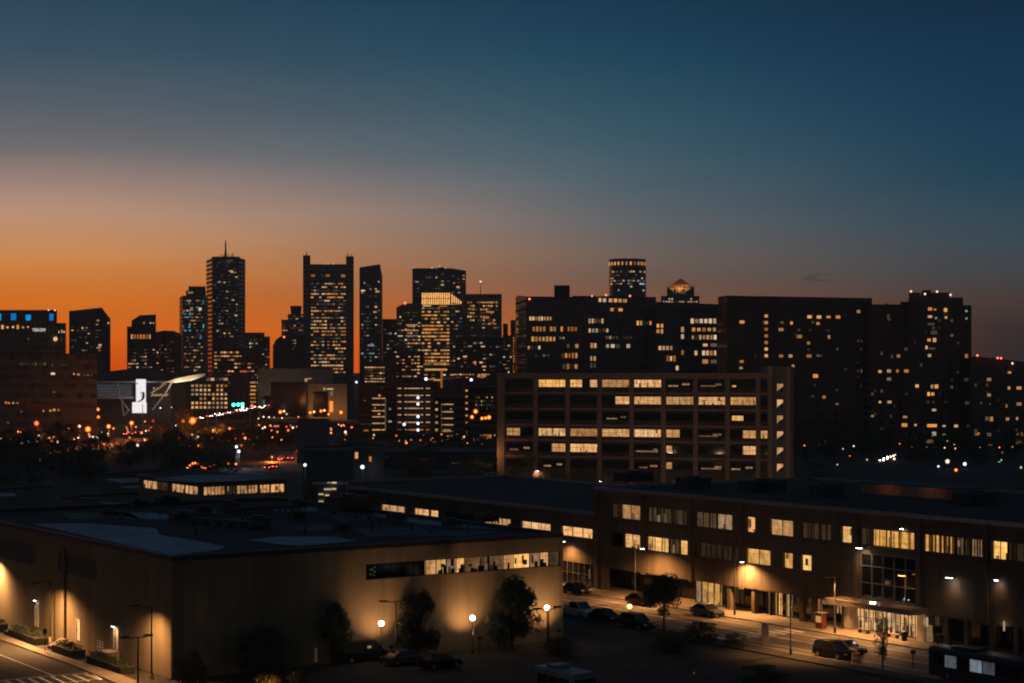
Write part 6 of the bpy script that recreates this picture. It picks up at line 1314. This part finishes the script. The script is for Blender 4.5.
# ================================================================== TREES
def crown_mesh(seed, rx, rz_, n, size, mat_):
    rnd = random.Random(seed); st = random.getstate(); random.seed(seed); mb = MB()
    cl = []
    for i in range(26):
        a = rnd.random() * 6.28; zz = rnd.uniform(-.85, .95); rad = math.sqrt(max(.05, 1 - zz * zz)) * rnd.uniform(.35, .95) * (1 if zz < .1 else .85)
        cl.append((Vector((math.cos(a) * rad * rx, math.sin(a) * rad * rx, zz * rz_)), rnd.uniform(.28, .48) * rx))
    def ins():
        c_, r_ = rnd.choice(cl); v = Vector((rnd.gauss(0, 1), rnd.gauss(0, 1), rnd.gauss(0, 1))).normalized() * r_ * rnd.random() ** .45; return c_ + v
    leaf_mass(mb, ins, n, size); random.setstate(st); return mb, cl
TREES = {}
def tree(label, px, ybase, h, rx, mat_='foliage', kind=0, group=None, name='tree', d=None, n=2200, trunk=.3, pos=None):
    b = pos if pos is not None else (G(px, ybase) if d is None else XY(px, d)); key = (kind, mat_, n)
    r = thing(name, label, 'tree', tuple(b), group); rz_ = h * (1 - trunk) / 2; zc = h * trunk + rz_
    if key not in TREES:
        mb, cl = crown_mesh(kind * 7 + 3, 1.0, 1.0, n, .085, mat_); TREES[key] = (mb.mesh('crown', mat_), cl)
        tr = MB(); tr.cyl((0, 0, 0), (0, 0, 1.0), .05, .035, 8)
        TREES[(key, 't')] = tr.mesh('trunk', 'bark'); lm = MB()
        for c_, r_ in cl[:9]: lm.cyl((0, 0, -1.0 + .25 * (c_.z + 1) * .5), c_ * .8, .03, .01, 5)
        TREES[(key, 'l')] = lm.mesh('limb', 'bark')
    me, cl = TREES[key]
    t_ = bpy.data.objects.new('trunk', TREES[(key, 't')]); COL.objects.link(t_); t_.parent = r; t_.scale = (h * .42, h * .42, zc)
    l_ = bpy.data.objects.new('limbs', TREES[(key, 'l')]); COL.objects.link(l_); l_.parent = r; l_.location = (0, 0, zc); l_.scale = (rx, rx, rz_)
    c_ = bpy.data.objects.new('crown', me); COL.objects.link(c_); c_.parent = r; c_.location = (0, 0, zc); c_.scale = (rx, rx, rz_); c_.rotation_euler = (0, 0, (px or 0) * 1.7)
    return r
tree('large round dark tree before the orange wall pool, left of the lone globe lamp', 418, 657, 6.4, 2.6, kind=1, n=7000, trunk=.14)
tree('large dark tree right of the lone globe lamp, hiding the hall wall', 512, 651, 7.0, 2.7, kind=2, n=7000, trunk=.12); tree('dark pointed tree standing left of the orange wall pools', 331, 664, 5.6, 2.0, kind=3, n=5000, trunk=.12)
tree('low broad dark tree between the hall corner and the pointed tree', 262, 678, 4.6, 2.8, kind=4, n=5000, trunk=.12); tree('brownish bush lit from below at the hall corner', 190, 690, 3.6, 1.9, 'foliage_brown', 5, n=3000, trunk=.06, name='bush')
tree('street tree standing before the dark recess of the long office', 664, 634, 6.4, 2.5, kind=6, n=5000, trunk=.36); tree('small bare looking sapling on the near kerb before the entrance', 882.5, 668, 5.2, .85, kind=7, n=1500, trunk=.2, name='sapling')
for i, (px, y, h, w, lb) in enumerate(((700, 642, 2.0, 2.4, 'dark bush left of the crosswalk below the road'), (735, 648, 1.5, 1.4, 'dark bush nearest to the crosswalk'), (670, 652, 2.0, 2.6, 'wide dark bush at the edge of the front lot'), (270, 692, 1.7, 1.6, 'bush glowing amber at the bottom edge'), (300, 690, 1.6, 1.3, 'dark bush right of the glowing amber bush'), (560, 655, 1.6, 2.4, 'dark bush before the hall end'), (760, 682, 1.6, 2.6, 'dark bush at the bottom edge below the cabinet'))):
    tree(lb, px, y, h, w, 'foliage_brown' if 'amber' in lb else 'foliage', i % 5, 'bushes round the front lot', 'bush', n=2600, trunk=.03)
p = G(272, 690); point('bush_uplight', p + Vector((0, -1.6, .5)), 260, (1, .5, .15), .1)
for px, y, lb in ((198.4, 677.4, 'tiny white path light in the brownish bush'), (293.5, 672, 'tiny grey path light right of the glowing bush'), (694, 672, 'tiny path light in the dark front lot')):
    q = G(px, y + 5); r = thing('path_light', lb, 'lamp', tuple(q)); h = HCAM + (HY - y) / FPX * q.y; MB().cyl(q, q + Z * (h - .2), .05, n=6).build('post', 'dark_metal', r); MB().cyl(q + Z * (h - .2), q + Z * h, .07, n=8).build('lens', 'lit_white' if px < 250 else 'lit_dim', r)

# ================================================================== MIDDLE DISTANCE TREES, LAMPS, TRAFFIC
rnd = random.Random(11)
MT = [(183, 760, 13, 6, 'big dark tree before the approach road, beside the brightest orange lamp'), (172, 700, 9, 5, 'dark tree below the lit advertising screen'), (60, 640, 11, 8, 'broad dark tree below the banded hotel'), (30, 600, 9, 7, 'dark tree near the green signal at the left'), (100, 620, 8, 6, 'dark tree before the left orange lamps'), (130, 560, 8, 6, 'dark tree above the small roofs left of the annex'),
      (225, 640, 8, 5, 'dark tree under the viaduct'), (322, 820, 8, 7, 'wide dark tree on the mound before the stone block'), (352, 800, 6, 6, 'dark tree before the lit stone portal'), (265, 700, 7, 5, 'dark tree left of the orange lit yard'), (400, 690, 8, 6, 'dark tree below the leftmost garage'), (430, 680, 8, 7, 'dark tree below the middle garage'), (462, 690, 7, 6, 'dark tree below the rightmost garage'), (485, 600, 8, 5, 'dark tree against the left edge of the brick warehouse'),
      (532, 452, 9, 3.6, 'tall dark tree before the lower left windows of the warehouse'), (515, 458, 6, 2.6, 'small dark tree at the left foot of the warehouse'), (560, 450, 5, 4, 'low dark tree at the foot of the warehouse'), (610, 446, 5, 5, 'broad low dark tree before the warehouse base'),
      (806, 600, 13, 7, 'dark tree right of the warehouse stair tower'), (835, 610, 11, 7, 'dark tree below the wide apartment slab'), (862, 630, 9, 6, 'dark tree below the plain apartment block'), (890, 640, 9, 6, 'dark tree behind the parked headlights at the right'), (920, 630, 8, 5, 'dark tree left of the bright white street lamp'), (975, 640, 10, 7, 'dark tree below the sloping apartment block'), (1008, 640, 9, 6, 'dark tree at the right edge'), (945, 640, 6, 6, 'low dark tree below the bright street lamps at the right'), (815, 470, 6, 5, 'low dark tree above the office roof'), (5, 560, 8, 7, 'dark tree at the left edge below the hotel')]
for i, (px, d, h, w, lb) in enumerate(MT): tree(lb, px, 0, h, w, 'foliage', i % 6, 'dark trees of the middle distance', 'tree', d, 1200, .12)
EXTRA = []
rx_ = random.Random(5)
for k in range(105):
    px = rx_.choice((rx_.uniform(-10, 290), rx_.uniform(-10, 200), rx_.uniform(790, 1030), rx_.uniform(330, 500)) if k < 70 else (rx_.uniform(150, 300),)); d = rx_.uniform(470, 690) if px < 290 else (rx_.uniform(590, 690) if px > 600 else rx_.uniform(480, 640))
    if k >= 70: d = rx_.uniform(640, 850)
    if 245 < px < 325 and d < 660: continue
    tree('dark tree in the unlit belt of trees left of the brick warehouse' if px < 500 else 'dark tree in the unlit belt of trees right of the brick warehouse', px, 0, rx_.uniform(5, 9), rx_.uniform(4, 7), 'foliage', k % 6, 'unlit belt of trees', 'tree', d, 1200, .08)
def far_lamp(label, px, y, d, lens, s=.5, group=None, zb=0, light=0, col=(1, .42, .12)):
    p = P(px, y, d); r = thing('street_lamp', label, 'street lamp', (p.x, p.y, zb), group); b = Vector((p.x, p.y + .5, zb))
    MB().cyl(b, b + Z * max(.5, p.z - zb + .3), .14, .09, 6).build('pole', 'dark_metal', r); MB().cyl(b + Z * max(.4, p.z - zb + .2), p + Z * .35, .07, n=5).build('arm', 'dark_metal', r)
    MB().ball(p, s * (1.4 if lens in ('far_sodium', 'far_white', 'far_cool', 'lamp_red') else 1), 12, 8).build('lamp_head', lens, r, True)
    if light: point('lamp_light', p - Z * 1.2 - Vector((0, 1, 0)), light * 2.0, col, .5)
S_ = 'far_sodium'; WH_ = 'far_white'; CO_ = 'far_cool'
FL_ = [(88, 429.2, 700, S_, .95, 'orange street lamp below the right end of the hotel', 2500), (108.6, 426.4, 740, S_, .75, 'orange street lamp left of the advertising screen foot', 1500), (113.5, 428.5, 745, 'lamp_sodium_dim', .6, 'small dull orange lamp touching the lamp left of the screen', 0), (131.6, 423, 800, S_, .8, 'orange street lamp under the advertising screen', 1500), (183.5, 421, 830, S_, .7, 'orange street lamp just left of the brightest orange lamp', 0), (192.3, 420.8, 825, S_, 1.5, 'brightest orange street lamp before the approach road', 5000),
       (98, 409.4, 820, 'lamp_sodium_dim', 1.0, 'amber lamp at the right end of the hotel', 0), (98.4, 417, 800, 'lamp_sodium_dim', .9, 'amber lamp low at the right end of the hotel', 0), (145, 421.4, 860, 'lamp_red', .55, 'reddish lamp right of the screen foot', 0), (153.3, 421.2, 860, 'lamp_red', .8, 'red orange lamp right of the reddish lamp near the screen', 0), (160.4, 408, 900, CO_, .4, 'small white lamp right of the screen', 0), (171.5, 407.4, 900, 'lamp_dim2', .5, 'pale lamp between the white struts and the grid office', 0), (176.5, 386, 1150, CO_, .6, 'bluish lamp under the white roof wing', 0), (176.4, 393.5, 1150, 'lamp_dim2', .9, 'soft pale lamp under the tip of the roof wing', 0), (176, 425.5, 700, CO_, .3, 'tiny white lamp in the dark tree', 0),
       (36.5, 423.3, 740, 'lamp_red', 1.2, 'red glowing lamp before the hotel front', 500), (28.6, 441.4, 640, 'signal_green', .5, 'green signal lamp at the left', 0), (37.4, 441.6, 640, 'lamp_dim2', .35, 'dim grey lamp right of the green signal', 0), (39.6, 459.6, 560, 'lamp_dim2', .45, 'small lamp low in the dark trees at the left', 0),
       (280.3, 412, 1040, S_, .9, 'orange lamp before the dark glass of the stone block', 0), (310.2, 412.6, 1040, S_, .75, 'orange lamp left of the lit portal', 0), (321, 411, 1050, S_, .75, 'orange lamp in front of the dark portal opening', 0), (328.6, 414.2, 1050, S_, .6, 'small orange lamp under the lit doorway', 0), (341, 412.4, 1050, S_, .9, 'orange lamp right of the lit doorway', 0), (282, 418, 1020, WH_, .5, 'white lamp below the orange lamp of the stone block', 0), (286.6, 414, 1010, 'lamp_dim2', .8, 'pale slim lamp right of the white one', 0), (298.4, 417, 1010, 'lamp_sodium_dim', .6, 'dull orange lamp at the foot of the stone block', 0),
       (356.4, 382.2, 1090, CO_, .75, 'bluish white lamp high beside the stone block', 0), (426, 379, 980, CO_, 1.0, 'bright bluish lamp left of the amber vertical sign', 0), (471.2, 379.8, 960, CO_, .9, 'bright bluish lamp right of the amber vertical sign', 0), (404.2, 424.4, 770, CO_, .75, 'bluish lamp low in front of the middle garage', 0), (236.4, 446.8, 560, CO_, .5, 'upper of the twin white yard lamps', 0), (238.8, 451.4, 560, CO_, .55, 'lower of the twin white yard lamps', 600), (305, 465, 368, CO_, .36, 'white lamp on a tall pole above the annex end', 40), (362.4, 467, 425, CO_, .55, 'very bright white lamp on a pole above the office roof', 40), (363.4, 445, 560, WH_, .3, 'small white lamp above the very bright one', 0),
       (475.6, 411.4, 770, S_, .8, 'orange lamp before the rightmost garage, upper one', 0), (472, 417, 770, S_, .65, 'orange lamp before the rightmost garage, left one', 0), (482, 418.4, 770, S_, .6, 'orange lamp before the rightmost garage, middle one', 0), (485.6, 418, 772, S_, .55, 'orange lamp before the rightmost garage, between two others', 0), (489, 417.4, 770, S_, .75, 'orange lamp before the rightmost garage, right one', 0),
       (947.5, 461.4, 560, WH_, .75, 'brightest warm street lamp below the stepped apartment tower', 0), (956, 470, 540, S_, .4, 'small orange lamp below the brightest warm lamp', 0), (964.8, 464, 560, CO_, .6, 'bright white street lamp right of the warm one', 0), (938.4, 466.4, 550, CO_, .35, 'small white lamp left of the brightest warm lamp', 0), (999, 462.4, 600, 'signal_green', .45, 'green signal lamp at the right', 0), (1001.6, 460, 600, WH_, .3, 'tiny white lamp over the green signal', 0), (895.2, 454.8, 600, WH_, .3, 'small white lamp below the plain apartment block', 0), (894.2, 458.8, 600, WH_, .5, 'white lamp beside the parked headlights at the right', 0), (867, 459.8, 600, 'lamp_dim2', .4, 'dim lamp left of the parked headlights at the right', 0), (837.4, 464.6, 580, 'lamp_dim2', .35, 'dim lamp below the wide apartment slab', 0), (1021, 467.4, 560, 'lamp_dim2', .5, 'pale lamp at the far right edge', 0), (825.4, 441, 640, 'lamp_dim2', .4, 'dim lamp before the wide apartment slab', 0)]
for px, y, d, m_, s, lb, lt_ in FL_: far_lamp(lb, px, y, d, m_, s * (1.0 if m_ == S_ else .7), None, 0, lt_, (1, .42, .12) if m_ == S_ else ((1, .1, .03) if m_ == 'lamp_red' else (.9, .92, 1)))
for y in (397.6, 404, 416.6, 423.4, 430): far_lamp('white lamp in the vertical column on the middle garage', 418, y, 786, CO_, .5, 'column of white lamps on the middle garage', 0)
for i in range(8): a = i / 7; far_lamp('orange lamp in the low arc of lights beyond the annex', 187.4 + 18 * a, 468 - 5 * math.sin(math.pi * min(1, a * 1.25)), 520, S_, .3, 'arc of low orange lamps', 0)
for px, y in ((210, 466), (213.6, 464.6), (228, 463.4), (236, 464)): far_lamp('small orange lamp right of the low arc of lights', px, y, 520, 'lamp_sodium_dim', .32, 'small orange lamps beyond the annex')
# orange lit yard with sheds, right of the twin lamps
def yard():
    c_ = G(285, 460); pts = [G(258, 471), G(318, 471), G(312, 452), (G(272, 452))]; o = MB().prism(pts, -.2, .006).build('yard', 'pavement'); tag(o, kind='structure')
    r = thing('yard_shed', 'small shed with an orange lit front in the floodlit yard', 'building', tuple(XY(306, 640))); a = P(300, 464, 640); b = P(312, 450.6, 640)
    MB().box(a.x, b.x, 640, 646, 0, b.z).build('wall', 'stucco_tan', r); MB().box(a.x - .3, b.x + .3, 639.6, 646.4, b.z, b.z + .25).build('roof', 'dark_roof', r); MB().box(a.x + .6, a.x + 1.6, 639.9, 639.99, 0, 2.2).build('door', 'dark_metal', r)
    q = P(298, 452, 628); far_lamp('orange floodlight over the yard shed', 298, 451.4, 628, S_, .4); point('yard_light', q, 7000, (1, .22, .03), .5); point('yard_light', P(272, 458, 600), 5000, (1, .22, .03), .5); far_lamp('orange lamp at the left end of the floodlit yard', 272, 457, 602, S_, .3)
    r = thing('crane', 'small leaning orange lit crane jib above the floodlit yard', 'crane', tuple(XY(300, 650))); MB().cyl(P(296, 454, 650), P(300.5, 439, 650), .35, .25, 6).build('jib', 'kiosk_red', r); MB().cyl(XY(296, 650) , P(296, 453, 650), .5, n=8).build('mast', 'dark_metal', r); MB().box(P(294, 0, 650).x, P(299, 0, 650).x, 649, 651, P(0, 456, 650).z, P(0, 451, 650).z).build('cab', 'kiosk_red', r); point('yard_light', P(303, 446, 645), 900, (1, .22, .03), .5)
yard()
for i, (px, y, d) in enumerate(((268, 467, 555), (272, 465.4, 560), (275.4, 466.6, 560), (281, 460.4, 610), (287, 459.6, 615), (290.5, 460, 615))): car('sedan', 'car_grey', 'car with red tail lamps queued in the orange lit yard', pos=XY(px, d), rz=R(90), tail='tail_light', group='cars queued in the lit yard', name='car')
for i, (px, d) in enumerate(((127, 840), (130, 850), (133, 845), (136, 860))): car('sedan', 'car_grey', 'car with glowing tail lamps on the road below the screen', pos=XY(px, d), rz=R(80), tail='tail_strong', head='head_light', group='cars on the road below the screen', name='car')
# approach road with headlights climbing to the right
ar = thing('approach_road', 'sloping elevated road crowded with white headlights before the grid office', 'bridge', tuple(XY(228, 1075))); a, b = P(192, 421, 1070), P(264, 408.6, 1090)
MB().add([a, b, b + Vector((0, 40, 1.5)), a + Vector((0, 40, 1.5)), a - Z * 1.4, b - Z * 1.4, b + Vector((0, 40, .1)), a + Vector((0, 40, .1))], [(0, 1, 2, 3), (4, 7, 6, 5), (0, 4, 5, 1), (1, 5, 6, 2), (2, 6, 7, 3), (3, 7, 4, 0)]).build('deck', 'asphalt', ar)
mb = MB(); mb.obox(a - Vector((0, .3, 0)), b - a, (0, .25, 0), Z * .7); mb.build('parapet', 'concrete', ar); mb = MB()
for i in range(7): q = a + (b - a) * (i + .5) / 7 + Vector((0, 14, 0)); mb.cyl(Vector((q.x, q.y, 0)), q - Z * 1.2, .9, n=8)
mb.build('pier', 'concrete_dark', ar)
for i in range(36):
    f = (i + rnd.random()) / 36; dp = rnd.uniform(3, 36); q = a + (b - a) * f + Vector((0, dp, dp * .0375 + .02)); h_ = rnd.random()
    car('sedan' if rnd.random() < .6 else 'suv', 'car_grey' if rnd.random() < .6 else 'car_white', 'car with white headlights in the crowd on the sloping road' if h_ < .72 else 'car with red tail lamps in the crowd on the sloping road', pos=q, rz=R(-90 + rnd.uniform(-15, 15)) if h_ < .72 else R(90), head='head_light' if h_ < .72 else None, tail='tail_strong', group='cars crowding the sloping road', name='car')
for px, y in ((233.6, 404.8), (238.2, 404.6), (242.4, 404.2)): far_lamp('green traffic signal over the crowded sloping road', px, y, 1085, 'signal_green', 1.0, 'green traffic signals', 4)
far_lamp('cool white lamp right of the green signals', 242.6, 407.2, 1084, CO_, .8, None, 4); far_lamp('red lamp at the top of the sloping road', 252, 406, 1088, 'lamp_red', .9, None, 4)
for px, y0, y1 in ((207.4, 423, 409), (216.4, 422, 404), (250.4, 421, 409), (142.6, 425, 405)):
    r = thing('mast_pole', 'thin pale pole standing before the sloping road' if px > 150 else 'thin pale pole right of the screen', 'pole', tuple(XY(px, 880)), 'thin pale poles'); MB().cyl(XY(px, 880), P(px, y1, 880), .22, .16, 6).build('shaft', 'white_metal', r); MB().cyl(P(px, y1, 880), P(px, y1 - .8, 880), .3, .1, 6).build('cap', 'white_metal', r)
# lights along the middle road, under and beyond the viaduct
for px, y, m_ in ((258.6, 418.6, WH_), (263.6, 416.8, WH_), (269, 417.2, WH_), (274, 417.4, 'lamp_dim2'), (259, 425.4, WH_), (261.4, 425.4, WH_), (271.6, 426, 'lamp_dim2'), (279, 426.8, 'lamp_sodium_dim'), (290.4, 425.4, 'lamp_red'), (297, 426.6, 'lamp_sodium_dim'), (291.6, 430.6, WH_), (300.6, 432.4, WH_), (327, 424, 'lamp_dim2'), (331, 430, WH_), (344, 425.6, 'lamp_sodium_dim'), (347, 438, WH_), (351, 438.2, WH_)):
    far_lamp('small lamp in the scattered row below the thin viaduct railing' if y > 422 else 'small lamp in the scattered row above the thin viaduct railing', px, y, 870 if y > 422 else 1000, m_, .4, 'scattered lamps along the viaduct')
for i in range(34):
    px = rnd.uniform(358, 496); y = rnd.uniform(434, 444); far_lamp('small lamp in the scattered row along the foot of the garages', px, y, rnd.uniform(690, 745), rnd.choice((WH_, S_, 'lamp_dim2', 'lamp_sodium_dim', 'lamp_red', 'lamp_dim2', S_, 'lamp_sodium_dim')), rnd.uniform(.2, .42), 'scattered lamps at the foot of the garages')
for px, y in ((879, 461), (883, 463.4), (886.6, 465), (889, 463)): car('sedan', 'car_grey', 'car with warm headlights parked below the plain apartment block', pos=XY(px, 600 + (px - 879) * 3), rz=R(-80), head='head_light', group='cars below the plain apartment block', name='car')

for nm, pts in (('access_road', [(60, 455), (120, 447.5), (170, 437), (170, 433.5), (118, 442), (60, 449)]), ('access_road', [(176, 442), (246, 437), (300, 436), (300, 440), (246, 442), (178, 449)]), ('access_road', [(-20, 446), (60, 449), (60, 455), (-20, 452)])):
    o = MB().prism([G(*p_) for p_ in pts][::-1], -.3, .007).build(nm, 'pavement'); o['kind'] = 'structure'
for px, y, d, pw in ((104, 431, 735, 3500), (128, 428, 770, 3500), (150, 425, 800, 3000), (192, 428, 745, 4500), (214, 431, 720, 2500), (52, 436, 690, 2500), (240, 430, 745, 2500)):
    point('street_light', P(px, y, d), pw * 2.2, (1, .25, .04), .5)
rk = random.Random(23)
for k in range(120):
    px = rk.uniform(0, 352); y = rk.uniform(426, 446) if px < 250 else rk.uniform(424, 440); d = rk.uniform(640, 900)
    if P(px, y, d).z < 1: d = 55800 / (y - HY) * .9
    far_lamp('tiny lamp in the loose scatter of street lights left of the garages', px, y, d, rk.choice(('far_sodium', 'far_sodium', 'lamp_sodium_dim', 'lamp_red', 'lamp_dim2', 'far_white')), rk.uniform(.2, .45), 'loose scatter of street lights')
for k in range(16):
    px = rk.uniform(800, 1022); d = rk.uniform(545, 640); y = HY + FPX * rk.uniform(23, 26) / d
    far_lamp('tiny lamp among the trees below the apartment blocks', px, y, d, rk.choice(('far_sodium', 'lamp_dim2', 'far_white', 'lamp_dim2')), rk.uniform(.12, .25), 'lamps among the trees at the right')
# thin evening air
m, t, out = mat_new('air'); pv = t.new('ShaderNodeVolumePrincipled'); pv.inputs['Color'].default_value = (.9, .92, .95, 1); pv.inputs['Density'].default_value = .00012; pv.inputs['Anisotropy'].default_value = .2
t.link(pv.outputs[0], out.inputs['Volume']); m.cycles.homogeneous_volume = True
hz = MB().box(-2500, 2500, -320, 2200, -2, 330).build('haze', 'air'); hz['kind'] = 'stuff'
cy.volume_bounces = 0
flush_windows()
